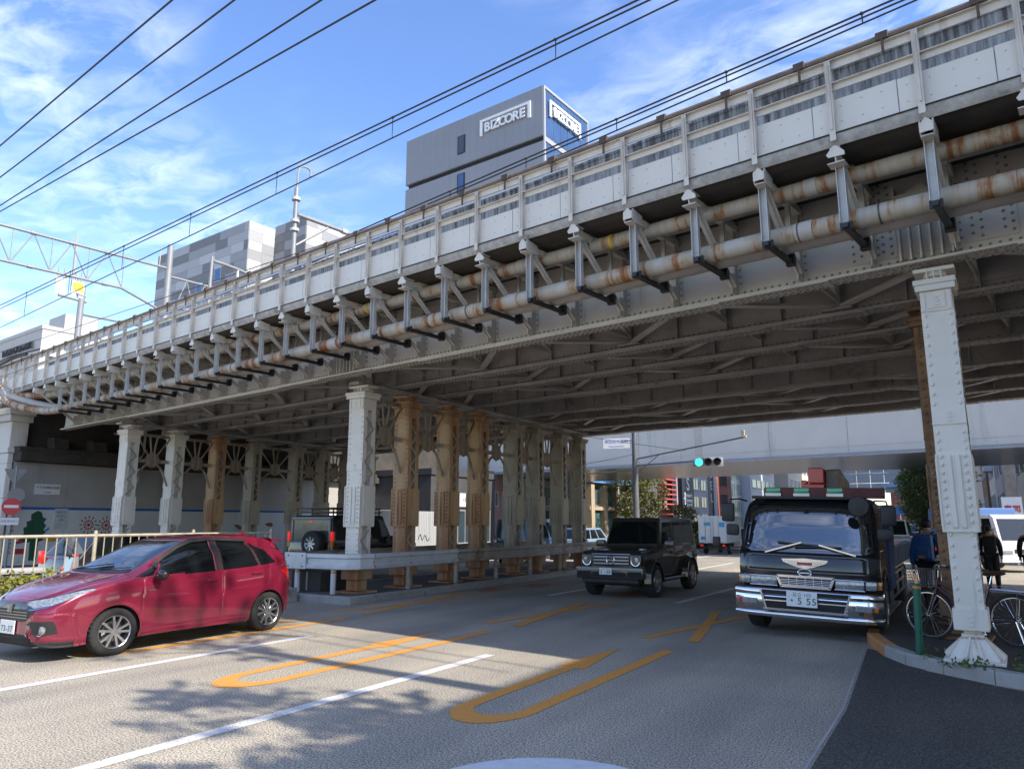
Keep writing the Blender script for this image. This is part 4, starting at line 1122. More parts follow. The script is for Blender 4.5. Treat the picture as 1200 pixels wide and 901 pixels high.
# ------------------------------------------------------------------ red hatchback
def red_hatchback():
    car = thing('hatchback_car', 'shiny crimson hatchback car coming forward in the lane nearest the planted reservation', 'car', (-10.72, 7.28, 0), R(1.5))
    ys = np.concatenate([np.linspace(-1.985, -1.80, 22), np.linspace(-1.785, 1.72, 236), np.linspace(1.73, 1.965, 24)])
    P = dict(ys=ys, nv=96,
        top=[(-1.985, .66), (-1.96, .74), (-1.88, .80), (-1.7, .875), (-1.4, .955), (-1.05, 1.035), (-.90, 1.085), (-.55, 1.275), (-.2, 1.435), (.05, 1.505), (.4, 1.548), (.8, 1.555), (1.2, 1.535), (1.5, 1.49), (1.66, 1.445), (1.80, 1.22), (1.88, 1.02), (1.93, .90), (1.965, .70)],
        bot=[(-1.985, .30), (-1.93, .20), (-1.7, .17), (-1.2, .19), (0, .20), (1.3, .21), (1.75, .25), (1.93, .33), (1.965, .45)],
        wid=[(-1.985, .48), (-1.97, .57), (-1.92, .66), (-1.82, .735), (-1.65, .79), (-1.4, .828), (-1.1, .842), (-.6, .846), (.4, .848), (1.2, .846), (1.55, .825), (1.75, .785), (1.88, .71), (1.94, .62), (1.965, .5)],
        belt=[(-1.985, .60), (-1.5, .86), (-1.0, .945), (-.6, .965), (0, .985), (.7, 1.01), (1.3, 1.05), (1.7, 1.09), (1.965, .68)],
        roofw=[(-1.985, .40), (-1.5, .62), (-1.0, .70), (-.5, .64), (0, .585), (.6, .575), (1.2, .565), (1.6, .56), (1.8, .62), (1.965, .45)],
        shoulder=[(-1.985, .5), (-1.6, .60), (-1.0, .66), (0, .64), (1.0, .68), (1.6, .74), (1.965, .58)])
    v, f, fv = shell_car(P)
    c = v[f].mean(1); ax = np.abs(c[:, 0]); cy, cz = c[:, 1], c[:, 2]
    fy, ry = -1.13, 1.36
    reg = np.zeros(len(f), int)
    side = ax > .42
    # lower panels
    reg[(cy < -1.60 - .28 * (cz - .45)) & (cz < .60 + .16 * np.clip(-1.55 - cy, -1, 0)) & (cz < .68)] = 1                   # front bumper
    reg[(fv > 6.75) & (cy > -1.90) & (cy < -.96 - .10 * (1 - (ax / .7) ** 2))] = 2                                          # bonnet
    d1 = [(-.80, .27), (-.74, .22), (.42, .22), (.46, .30), (.475, .98), (.50, 1.02), (.44, 1.52), (-.16, 1.40), (-.62, 1.135), (-.77, .96)]
    d2 = [(.48, .22), (.98, .22), (1.05, .46), (1.24, .66), (1.35, .82), (1.38, 1.06), (1.20, 1.50), (.46, 1.53), (.515, 1.02), (.495, .9)]
    dm = side & (fv > 2.4) & (fv < 8.9)
    reg[in_poly(cy, cz, d1) & dm] = 3; reg[in_poly(cy, cz, d2) & dm] = 4
    reg[(cy > 1.70) & (cz < .62)] = 5                                                                                      # rear bumper
    reg[(cy > 1.60) & (ax < .56) & (cz >= .62) & (fv > 5.0)] = 6                                                            # tailgate
    w1 = [(-.60, 1.005), (.37, 1.005), (.37, 1.455), (.05, 1.435), (-.18, 1.355), (-.42, 1.215)]
    w0 = [(-.88, .985), (-.63, 1.005), (-.52, 1.13), (-.66, 1.09)]
    w2 = [(.50, 1.015), (1.14, 1.035), (1.14, 1.08), (1.02, 1.44), (.50, 1.465)]
    w3 = [(1.19, 1.04), (1.50, 1.085), (1.36, 1.27), (1.10, 1.415)]
    wm = side & (fv > 6.0) & (fv < 9.3)
    for k, w in ((7, w1), (8, w0), (9, w2), (10, w3)): reg[in_poly(cy, cz, w) & wm] = k
    reg[(cy > -.93) & (cy < -.06) & (fv > 9.15) & (cy > -.90 + .0 * ax) & (cy < -.10 + .10 * (ax / .6) ** 2)] = 11           # windscreen
    reg[(cy > 1.665) & (cy < 1.85) & (cz > 1.09) & (fv > 8.0)] = 12                                                        # rear screen
    reg[(cy < -1.60) & (cz < .26)] = 13                                                                                    # lower lip
    for (ay, rr) in ((fy, .345), (ry, .345)):
        d = np.hypot(cy - ay, cz - .305)
        reg[(d < rr) & side & (fv < 6.4)] = -1
    reg[(fv < 1.05)] = np.where(reg[(fv < 1.05)] == -1, -1, 14)
    lft = c[:, 0] < 0
    for k in (3, 4, 7, 8, 9, 10): reg[(reg == k) & lft] = k + 20
    # round the arch edges
    lo = np.full(len(v), 99); hi = np.full(len(v), -9)
    for q in range(4): np.minimum.at(lo, f[:, q], reg); np.maximum.at(hi, f[:, q], reg)
    em = np.where((lo == -1) & (hi > -1))[0]
    for (ay, rr) in ((fy, .345), (ry, .345)):
        dy, dz = v[em, 1] - ay, v[em, 2] - .305; d = np.hypot(dy, dz); ok = (d < rr + .04) & (d > rr - .04)
        v[em[ok], 1] = ay + dy[ok] / d[ok] * rr; v[em[ok], 2] = .305 + dz[ok] / d[ok] * rr
    bv = BVHTree.FromPolygons([tuple(p) for p in v], [tuple(dict.fromkeys(q)) for q in f.tolist()])
    specs = {0: ('body', PAINT_RED, 0), 1: ('front_bumper', PAINT_RED, 0), 2: ('bonnet', PAINT_RED, 0), 3: ('door', PAINT_RED, 0), 4: ('door', PAINT_RED, 0), 5: ('rear_bumper', PAINT_RED, 0),
             6: ('tailgate', PAINT_RED, 0), 7: ('side_window', GLASS, -.004), 8: ('quarter_window', GLASS, -.004), 9: ('side_window', GLASS, -.004), 10: ('quarter_window', GLASS, -.004), 11: ('windscreen', GLASS_L, -.004),
             12: ('rear_screen', GLASS, -.004), 13: ('front_lip', PLAST, 0), 14: ('underbody', DARK, 0)}
    for k in (3, 4, 7, 8, 9, 10): specs[k + 20] = specs[k]
    ob = emit_regions(v, f, reg, specs, car, .005)
    body = ob[0]
    for sx in (-1, 1):
        # arch liners
        for ay in (fy, ry):
            a = MB(); n = 18
            vs = []
            for q in range(n + 1):
                t = math.pi * (q / n) * 1.12 - .06 * math.pi
                for x in (.50, .80): vs.append((sx * x, ay + .345 * math.cos(t), .305 + .345 * math.sin(t)))
            a.add(vs, [(2 * q, 2 * q + 1, 2 * q + 3, 2 * q + 2) for q in range(n)]); a.box(sx * .48, sx * .50, ay - .34, ay + .34, .2, .66)
            a.build('arch_liner', DARK, car)
        drape('headlamp', bv, [(sx * .30, .70), (sx * .46, .665), (sx * .66, .70), (sx * .745, .76), (sx * .80, .865), (sx * .79, .88), (sx * .68, .835), (sx * .50, .775), (sx * .34, .745)], 'y', LAMP, car, .006)
        drape('headlamp_surround', bv, [(sx * .28, .755), (sx * .34, .747), (sx * .5, .777), (sx * .68, .837), (sx * .79, .882), (sx * .78, .892), (sx * .6, .82), (sx * .4, .772)], 'y', PLAST, car, .005)
        drape('fog_lamp_recess', bv, [(sx * .38, .475), (sx * .48, .51), (sx * .72, .515), (sx * .735, .46), (sx * .74, .36), (sx * .62, .335), (sx * .50, .37), (sx * .52, .44)], 'y', PLAST, car, .004)
        fl = MB(); fl.lathe([(0, -.012), (.045, -.01), (.055, .0), (.055, .03)], 20, axis='y'); o = fl.build('fog_lamp', LAMP, car, smooth=True); h = bv.ray_cast(Vector((sx * .63, -5, .405)), Vector((0, 1, 0))); o.location = h[0]
        dr = MB(); dr.tube([(sx * (.63 + .075 * math.cos(t)), 0, .405 + .062 * math.sin(t)) for t in np.linspace(math.pi * (1.05), math.pi * 2.1, 12)], .009, 6); o = dr.build('fog_lamp_ring', CHROME, car, smooth=True); o.location = (0, h[0].y - .012, 0)
        drape('side_chrome', bv, [(sx * .30, .70), (sx * .46, .664), (sx * .66, .698), (sx * .74, .757), (sx * .73, .735), (sx * .64, .672), (sx * .46, .637), (sx * .28, .672)], 'y', mat('blue_grey_chrome', (.40, .45, .52), .15, 1, var=0), car, .006)
        # tail lamps
        drape('tail_lamp', bv, [(1.66, .98), (1.74, 1.0), (1.90, .90), (1.93, .72), (1.84, .70), (1.74, .84), (1.60, .93)], 'x', LAMP_R, car, .008, sign=sx)
        # mirrors
        m_ = MB(); m_.ico((sx * .955, -.60, 1.01), 1.0, 3, (.105, .06, .075)); mo = m_.build('mirror', PLAST, car, smooth=True)
        m_ = MB(); m_.bar((sx * .80, -.60, .955), (sx * .90, -.60, .985), .05, .03); m_.build('mirror_arm', PLAST, mo)
        m_ = MB(); m_.ico((sx * .962, -.612, 1.028), 1.0, 3, (.095, .055, .055)); m_.build('mirror_cap', PAINT_BLK, mo, smooth=True)
        # handles
        for (hy, hz, dk_) in ((.28, .885, ob[3]), (1.10, .935, ob[4])):
            h = bv.ray_cast(Vector((sx * 3, hy, hz)), Vector((-sx, 0, 0)))
            m_ = MB(); m_.cbox(h[0].x - .012, h[0].x + .030 * sx, hy - .095, hy + .095, hz - .018, hz + .014, .012); m_.build('door_handle', PAINT_RED, car, smooth=True)
        # pillar trims, visors
        drape('pillar_trim', bv, [(.385, 1.02), (.485, 1.02), (.485, 1.46), (.385, 1.45)], 'x', PLAST, car, .003, sign=sx)
        drape('pillar_trim', bv, [(1.145, 1.05), (1.185, 1.05), (1.08, 1.40), (1.035, 1.41)], 'x', PLAST, car, .003, sign=sx)
        vs = [(-.62, 1.13), (-.42, 1.26), (-.16, 1.40), (.06, 1.475), (.4, 1.50), (1.06, 1.46), (1.03, 1.425), (.4, 1.455), (.06, 1.43), (-.17, 1.348), (-.42, 1.208), (-.58, 1.09)]
        drape('window_visor', bv, vs, 'x', PLAST, car, .022, sign=sx)
        drape('sill_trim', bv, [(-.74, .235), (.98, .235), (1.0, .20), (-.78, .195)], 'x', PAINT_RED, car, .012, sign=sx)
        drape('fender_badge', bv, [(-.72, .80), (-.60, .805), (-.60, .82), (-.72, .815)], 'x', CHROME_D, car, .004, sign=sx)
    # front face
    drape('grille', bv, [(-.46, .56), (-.30, .50), (.30, .50), (.46, .56), (.52, .645), (.34, .655), (.28, .72), (-.28, .72), (-.34, .655), (-.52, .645)], 'y', PLAST, car, .006)
    for z0 in (.54, .575, .61):
        drape('grille_bar', bv, [(-.40, z0), (.40, z0), (.40, z0 + .012), (-.40, z0 + .012)], 'y', CHROME_D, car, .012)
    drape('grille_band', bv, [(-.50, .66), (-.30, .65), (.30, .65), (.50, .66), (.32, .715), (.28, .735), (-.28, .735), (-.32, .715)], 'y', PAINT_BLK, car, .011)
    h = bv.ray_cast(Vector((0, -5, .655)), Vector((0, 1, 0)))
    bdg = MB(); bdg.prism([(-.065, .05), (.065, .05), (.05, -.05), (-.05, -.05)], 'y', -.006, .006)
    bo = bdg.build('badge', CHROME_D, car); bo.location = (0, h[0].y - .014, .655)
    hh = MB()
    hh.bar((-.038, -.010, .038), (-.028, -.010, -.038), .012, .012); hh.bar((.038, -.010, .038), (.028, -.010, -.038), .012, .012); hh.bar((-.032, -.010, 0), (.032, -.010, 0), .012, .012)
    hh.build('badge_letter', CHROME, bo)
    drape('lower_intake', bv, [(-.50, .30), (-.36, .345), (.36, .345), (.50, .30), (.44, .235), (-.44, .235)], 'y', DARK, car, .006)
    drape('lip_strip', bv, [(-.62, .222), (-.44, .205), (.44, .205), (.62, .222), (.62, .212), (.44, .19), (-.44, .19), (-.62, .212)], 'y', CHROME_D, car, .012)
    h = bv.ray_cast(Vector((0, -5, .42)), Vector((0, 1, 0)))
    plate(car, (0, h[0].y - .02, .425), 0, None, '73-37', mat('plate_grey_green_print', (.10, .16, .13), .5, var=0))
    # wipers and cowl
    cw = MB()
    for (xa, ya, xb, yb) in ((-.55, -.92, .12, -.80), (.05, -.945, .58, -.83)):
        for q in range(6):
            pa = Vector((xa + (xb - xa) * q / 6, ya + (yb - ya) * q / 6, 0)); pb = Vector((xa + (xb - xa) * (q + 1) / 6, ya + (yb - ya) * (q + 1) / 6, 0))
            ha = bv.ray_cast(Vector((pa.x, pa.y, 3)), Vector((0, 0, -1)))[0]; hb_ = bv.ray_cast(Vector((pb.x, pb.y, 3)), Vector((0, 0, -1)))[0]
            cw.bar(ha + Vector((0, 0, .018)), hb_ + Vector((0, 0, .018)), .018, .014)
    cw.build('wiper', PLAST, car, kind='stuff')
    cpoly = MB(); pts = []
    for x in np.linspace(-.64, .64, 15):
        row = []
        for y0 in (-1.04 + .10 * (x / .64) ** 2, -.90 + .03 * (x / .64) ** 2):
            hh_ = bv.ray_cast(Vector((x, y0, 3)), Vector((0, 0, -1)))[0]; row.append(hh_ + Vector((0, 0, .006)))
        pts.append(row)
    for q in range(14): cpoly.quad(pts[q][0], pts[q + 1][0], pts[q + 1][1], pts[q][1])
    cpoly.build('cowl', PLAST, car)
    sp = MB(); sp.prism([(1.56, 1.475), (1.80, 1.435), (1.815, 1.41), (1.62, 1.42)], 'x', -.54, .54); sp.build('roof_spoiler', PAINT_RED, car, smooth=True)
    an = MB(); an.prism([(1.30, 1.52), (1.46, 1.50), (1.47, 1.58), (1.44, 1.585)], 'x', -.015, .015); an.build('aerial', PAINT_RED, car)
    # cabin glimpsed through nothing: seats stay dark behind the tint
    ws = wheel_mesh(.305, .185, .215, 5)
    add_wheel(ws, car, (.745, fy, .305), False, R(-2), .2); add_wheel(ws, car, (-.745, fy, .305), True, R(-2))
    add_wheel(ws, car, (.745, ry, .305), False, 0, .5); add_wheel(ws, car, (-.745, ry, .305), True)
    return car
RED_CAR = red_hatchback()
RED_CAR.scale = (1, 1.06, 1)
# ------------------------------------------------------------------ boxy vehicles
def bevel_prism(poly, axis, a0, a1, c=.03, seg=2):
    s = MB(); s.prism(poly, axis, a0, a1)
    bm = bmesh.new()
    vs = [bm.verts.new(v) for v in s.v]
    for f in s.f: bm.faces.new([vs[i] for i in f])
    bmesh.ops.recalc_face_normals(bm, faces=bm.faces[:])
    es = [e for e in bm.edges if len(e.link_faces) == 2 and e.calc_face_angle() > R(25)]
    bmesh.ops.bevel(bm, geom=es, offset=c, segments=seg, affect='EDGES', profile=.6, clamp_overlap=True)
    o = MB(); o.bm(bm); return o
def arc(cy, cz, r, a0, a1, n=10):
    return [(cy + r * math.cos(R(a0 + (a1 - a0) * k / n)), cz + r * math.sin(R(a0 + (a1 - a0) * k / n))) for k in range(n + 1)]
def body_side(y0, y1, zb, front, rear, top, axles, r):
    """closed side outline with wheel arches; front/rear/top are lists of (y,z) running front-bottom -> over the top -> rear-bottom"""
    p = [(y0, zb)] + front + top + rear + [(y1, zb)]
    for a in sorted(axles, reverse=True):
        dz = zb - r * .95
        d = math.sqrt(max(.0001, (r * 1.22) ** 2 - (zb - r) ** 2))
        a0 = math.degrees(math.atan2(zb - r, d))
        p += arc(a, r, r * 1.22, a0, 180 - a0, 12)
    return p
def face_pane(A, B, C, D, u0, u1, v0, v1, off=.008, th=.006, ins=None):
    """pane lying on the quad ABCD (A bottom-left, B bottom-right, C top-right, D top-left)"""
    A, B, C, D = map(Vector, (A, B, C, D))
    n = (B - A).cross(D - A).normalized()
    def P(u, v): return A * (1 - u) * (1 - v) + B * u * (1 - v) + C * u * v + D * (1 - u) * v
    us = (u0, u0, u1, u1) if not isinstance(u0, tuple) else None
    q = [P(u0, v0), P(u1, v0), P(u1, v1), P(u0, v1)]
    s = MB(); f = [x + n * off for x in q]; b = [x - n * th for x in q]
    s.add(f + b, [(0, 1, 2, 3), (0, 4, 5, 1), (1, 5, 6, 2), (2, 6, 7, 3), (3, 7, 4, 0), (7, 6, 5, 4)])
    return s
def greenhouse(parent, name, paint, glass, zb, zt, wb, wt, yb0, yt0, yb1, yt1, panes, front=(.05, .95, .12, .92), rear=(.1, .9, .15, .85)):
    b = [(-wb, yb0, zb), (wb, yb0, zb), (wb, yb1, zb), (-wb, yb1, zb)]; t = [(-wt, yt0, zt), (wt, yt0, zt), (wt, yt1, zt), (-wt, yt1, zt)]
    bm = bmesh.new(); vs = [bm.verts.new(v) for v in b + t]
    for f in ((3, 2, 1, 0), (4, 5, 6, 7), (0, 1, 5, 4), (1, 2, 6, 5), (2, 3, 7, 6), (3, 0, 4, 7)): bm.faces.new([vs[i] for i in f])
    bmesh.ops.bevel(bm, geom=[e for e in bm.edges if max(v.co.z for v in e.verts) > zt - .01], offset=.05, segments=3, affect='EDGES', profile=.6)
    s = MB(); s.bm(bm); g = s.build(name, paint, parent, smooth=True)
    if front: face_pane(b[0], b[1], t[1], t[0], *front).build('windscreen', GLASS, parent)
    if rear: face_pane(b[2], b[3], t[3], t[2], *rear).build('rear_window', GLASS, parent)
    for (u0, u1, v0, v1) in panes:
        face_pane(b[1], b[2], t[2], t[1], u0, u1, v0, v1).build('side_window', GLASS, parent)
        face_pane(b[3], b[0], t[0], t[3], 1 - u1, 1 - u0, v0, v1).build('side_window', GLASS, parent)
    return g
def door_lines(parent, x, ys, z0, z1):
    for sx in (-1, 1):
        for (a, b) in ys:
            m = MB(); m.box(sx * (x - .01), sx * (x + .003), a - .006, a + .006, z0, z1); m.box(sx * (x - .01), sx * (x + .003), a, b, z0 - .006, z0 + .006); m.build('door_seam', DARK, parent, kind='stuff')
            h = MB(); h.cbox(sx * (x - .005), sx * (x + .035), b - .32, b - .14, z1 - .14, z1 - .10, .01); h.build('door_handle', PLAST, parent)

# ---- boxy dark off-roader coming towards the camera
def boxy_suv():
    c = thing('off_road_car', 'boxy dark off-road car with round headlamps and upright grille coming under the viaduct', 'car', (-7.18, 18.55, 0), R(0))
    c.scale = (.93, .93, .94)
    m = PAINT_GRN; fy, ry, r = -1.50, 1.39, .40
    top = [(-2.24, 1.06), (-2.16, 1.13), (-.86, 1.20), (2.24, 1.22)]
    bevel_prism(body_side(-2.24, 2.28, .46, [(-2.24, .6)], [(2.28, 1.0)], top, (fy, ry), r), 'x', -.80, .80, .035).build('body', m, c, smooth=True)
    bn = bevel_prism([(-2.13, 1.12), (-.87, 1.19), (-.87, 1.225), (-2.08, 1.155)], 'x', -.60, .60, .015); bn.build('bonnet', m, c, smooth=True)
    greenhouse(c, 'cabin', m, GLASS, 1.20, 1.965, .775, .675, -.88, -.52, 2.26, 2.18, [(.07, .335, .10, .84), (.37, .60, .10, .84), (.64, .93, .10, .84)], front=(.045, .955, .10, .86), rear=(.1, .9, .1, .8))
    gt = MB()
    for sx in (-1, 1): gt.bar((sx * .70, -.45, 1.955), (sx * .70, 2.1, 1.955), .02, .015)
    gt.build('roof_gutter', PLAST, c, kind='stuff')
    # grille with three slats and ring star
    g = MB(); g.cbox(-.50, .50, -2.265, -2.22, .78, 1.05, .02); gr = g.build('grille', PLAST, c, smooth=True)
    for z in (.835, .915, .995):
        b = MB(); b.cbox(-.48, .48, -2.285, -2.262, z - .022, z + .022, .008); b.build('grille_slat', CHROME_D, gr)
    b = MB(); b.cbox(-.52, .52, -2.275, -2.25, 1.052, 1.075, .008); b.build('grille_trim', CHROME, gr)
    e = MB(); e.tube([(.105 * math.cos(t), -2.295, .915 + .105 * math.sin(t)) for t in np.linspace(0, 2 * math.pi, 25)], .011, 6)
    for a in (90, 210, 330): e.bar((0, -2.295, .915), (.10 * math.cos(R(a)), -2.295, .915 + .10 * math.sin(R(a))), .022, .012)
    e.build('star_badge', CHROME, gr)
    for sx in (-1, 1):
        h = MB(); h.cbox(sx * .53, sx * .80, -2.27, -2.1, .76, 1.05, .03); h.build('headlamp_housing', m, c, smooth=True)
        h = MB(); h.lathe([(0, -.015), (.09, -.01), (.105, .005), (.108, .04)], 28, axis='y'); o = h.build('headlamp', LAMP, c, smooth=True); o.location = (sx * .66, -2.28, .905)
        h = MB(); h.lathe([(.104, -.012), (.118, -.014), (.122, .02), (.104, .03)], 28, axis='y', caps=False); o = h.build('headlamp_ring', CHROME, c, smooth=True); o.location = (sx * .66, -2.275, .905)
        h = MB(); h.cbox(sx * .66, sx * .78, -2.0, -1.80, 1.15, 1.20, .02); h.build('indicator', LAMP, c, smooth=True)
        # flares
        for ay in (fy, ry):
            f = MB(); outer = arc(ay, r, r * 1.38, -4, 184, 14); inn = arc(ay, r, r * 1.17, -4, 184, 14)
            for q in range(14):
                a, b_ = outer[q], outer[q + 1]; i0, i1 = inn[q], inn[q + 1]
                x0, x1 = sx * .79, sx * .945
                vs = [(x0, *a), (x0, *b_), (x1, *[a[0] * .35 + i0[0] * .65, a[1] * .35 + i0[1] * .65]), (x1, *[b_[0] * .35 + i1[0] * .65, b_[1] * .35 + i1[1] * .65]), (x1, *i0), (x1, *i1), (x0, *i0), (x0, *i1)]
                f.add(vs, [(0, 1, 3, 2), (2, 3, 5, 4), (4, 5, 7, 6)])
            f.build('wheel_arch', m, c, smooth=True)
            a_ = MB(); a_.box(sx * .42, sx * .44, ay - .46, ay + .46, .3, .92); a_.build('arch_liner', DARK, c)
        mi = MB(); mi.cbox(sx * .86, sx * 1.12, -.72, -.56, 1.19, 1.37, .045); mo = mi.build('mirror', m, c, smooth=True); ar = MB(); ar.bar((sx * .78, -.66, 1.22), (sx * .9, -.66, 1.25), .06, .05); ar.build('mirror_arm', PLAST, mo)
        st = MB(); st.cbox(sx * .80, sx * .83, -1.0, 2.2, .86, .93, .01); st.build('side_strip', PLAST, c)
        rb = MB(); rb.tube([(sx * .86, -.9, .42), (sx * .90, -.8, .40), (sx * .90, .75, .40), (sx * .86, .85, .42)], .035, 8); rb.build('side_step', CHROME_D, c, smooth=True)
    door_lines(c, .80, [(-.80, .22), (.26, 1.10)], .55, 1.18)
    bp_ = MB(); bp_.cbox(-.90, .90, -2.42, -2.2, .47, .76, .04); bo = bp_.build('front_bumper', m, c, smooth=True)
    for (x0, x1, z0, z1) in ((-.86, -.50, .53, .66), (.50, .86, .53, .66), (-.44, .44, .53, .63)):
        i = MB(); i.box(x0, x1, -2.428, -2.40, z0, z1); i.build('bumper_intake', DARK, bo)
    i = MB(); i.cbox(-.90, .90, -2.43, -2.40, .70, .735, .008); i.build('bumper_trim', CHROME_D, bo)
    lp_ = MB(); lp_.cbox(-.75, .75, -2.36, -2.1, .36, .47, .03); lp_.build('skid_plate', PLAST, bo)
    plate(c, (-.08, -2.44, .66), 0, '品川 330', '2・68', mat('plate_grey_green_print', (.10, .16, .13), .5, var=0))
    wp = MB()
    for (x0, x1) in ((-.62, .02), (.06, .70)): wp.bar((x0, -.875, 1.255), (x1, -.85, 1.29), .018, .014)
    wp.build('wiper', PLAST, c, kind='stuff')
    # people seen dimly behind the screen would sit behind this dark pane
    ws = wheel_mesh(.40, .27, .27, 5)
    for sx in (-1, 1):
        for ay in (fy, ry): add_wheel(ws, c, (sx * .80, ay, .40), sx < 0, R(1) if ay < 0 else 0)
    sp = MB(); sp.lathe([(0, 0), (.33, 0), (.36, .05), (.36, .2), (0, .22)], 28, axis='y', origin=(0, 2.28, 1.0)); sp.build('spare_wheel_cover', m, c, smooth=True)
    ub = MB(); ub.box(-.7, .7, -2.1, 2.2, .30, .5); ub.build('chassis', DARK, c)
    return c
boxy_suv()

# ---- black off-roader seen from behind, on the far carriageway
def rack_suv():
    c = thing('off_road_car', 'black off-road car seen from behind with spare wheel and roof rack, beyond the guardrail', 'car', (-16.5, 17.9, 0), R(180))
    m = PAINT_BLK; ym = 1.95; fy, ry, r = -1.20, 1.20, .42
    body = [(-1.9, 1.08), (-.75, 1.14), (1.93, 1.14)]
    bevel_prism(body_side(-1.93, 1.95, .52, [(-1.93, .7)], [(1.95, .9)], body, (fy, ry), r), 'x', -.90, .90, .04).build('body', m, c, smooth=True)
    greenhouse(c, 'cabin', m, GLASS, 1.12, 1.93, .88, .78, -.76, -.35, 1.94, 1.84, [(.08, .34, .12, .84), (.39, .64, .12, .84), (.69, .94, .12, .84)], rear=None)
    g = MB(); s_ = mat('grey_window_frame_paint', (.16, .16, .165), .4, .3, var=.05)
    g.cbox(-.80, .80, 1.93, 1.99, .62, 1.16, .03); g.build('tailgate', m, c, smooth=True)
    fr = MB()
    for (x0, x1, z0, z1) in ((-.80, .80, 1.80, 1.88), (-.80, -.72, 1.16, 1.80), (.72, .80, 1.16, 1.80)):
        fr.cbox(x0, x1, 1.90, 1.965, z0, z1, .02)
    fr.build('window_frame', s_, c, smooth=True)
    p = MB(); p.box(-.72, .72, 1.90, 1.935, 1.16, 1.80); p.build('rear_window', mat('pale_green_rear_glass', (.05, .075, .07), .08, var=.5, scale=3, spec=.8), c)
    h = MB(); h.cbox(-.06, .06, 1.94, 1.95, 1.73, 1.77, .005); h.build('brake_lamp', LAMP_RL, c)
    for sx in (-1, 1):
        l = MB(); l.cbox(sx * .815, sx * .915, 1.90, 1.985, 1.20, 1.46, .012); l.build('tail_lamp', LAMP_RL, c)
        l = MB(); l.cbox(sx * .815, sx * .915, 1.90, 1.985, 1.02, 1.19, .012); l.build('indicator', LAMP_O, c)
        mi = MB(); mi.cbox(sx * .96, sx * 1.16, -.62, -.48, 1.12, 1.32, .04); mi.build('mirror', PLAST, c, smooth=True)
        d = MB(); d.cbox(sx * .905, sx * .915, .3, .62, 1.28, 1.36, .004); d.build('side_badge', CHROME_D, c)
        for ay in (fy, ry):
            f = MB(); outer = arc(ay, r, r * 1.35, 0, 180, 12)
            for q in range(12): f.bar((sx * .93, *outer[q]), (sx * .93, *outer[q + 1]), .09, .07)
            f.build('wheel_arch', PLAST, c)
    sw = wheel_mesh(.37, .25, .21, 8, 'single')
    w = link_mesh('spare_wheel', sw[0], c); w.location = (-.30, 2.12, 1.12); w.rotation_euler = (0, 0, R(90)); rm = link_mesh('rim', sw[1], w); link_mesh('rim_backing', sw[2], w)
    ws = wheel_mesh(r, .28, .24, 6, 'single')
    for sx in (-1, 1):
        for ay in (fy, ry): add_wheel(ws, c, (sx * .80, ay, r), sx < 0)
    b = MB(); b.cbox(-.9, .9, 1.95, 2.1, .55, .72, .03); b.build('rear_bumper', PLAST, c, smooth=True)
    k = MB()
    for z in (2.02, 2.14):
        for x in (-.74, .74): k.bar((x, -.3, z), (x, 1.86, z), .035)
        for y in (-.3, 1.86): k.bar((-.74, y, z), (.74, y, z), .035)
    for y in np.linspace(-.25, 1.8, 7): k.bar((-.74, y, 2.02), (.74, y, 2.02), .03, .02)
    for x in (-.74, .74):
        for y in (-.2, .5, 1.2, 1.8): k.bar((x, y, 1.92), (x, y, 2.14), .03)
    rk = k.build('roof_rack', BLACK, c, kind='stuff')
    bn = MB(); bn.cbox(-.7, .7, -1.88, -.78, 1.10, 1.17, .02); bn.build('bonnet', m, c, smooth=True)
    gr = MB(); gr.cbox(-.8, .8, -1.97, -1.9, .66, 1.06, .02); gr.build('grille', CHROME_D, c)
    door_lines(c, .90, [(-.70, .30), (.34, 1.15)], .6, 1.10)
    ub = MB(); ub.box(-.75, .75, -1.8, 1.85, .36, .56); ub.build('chassis', DARK, c)
rack_suv()

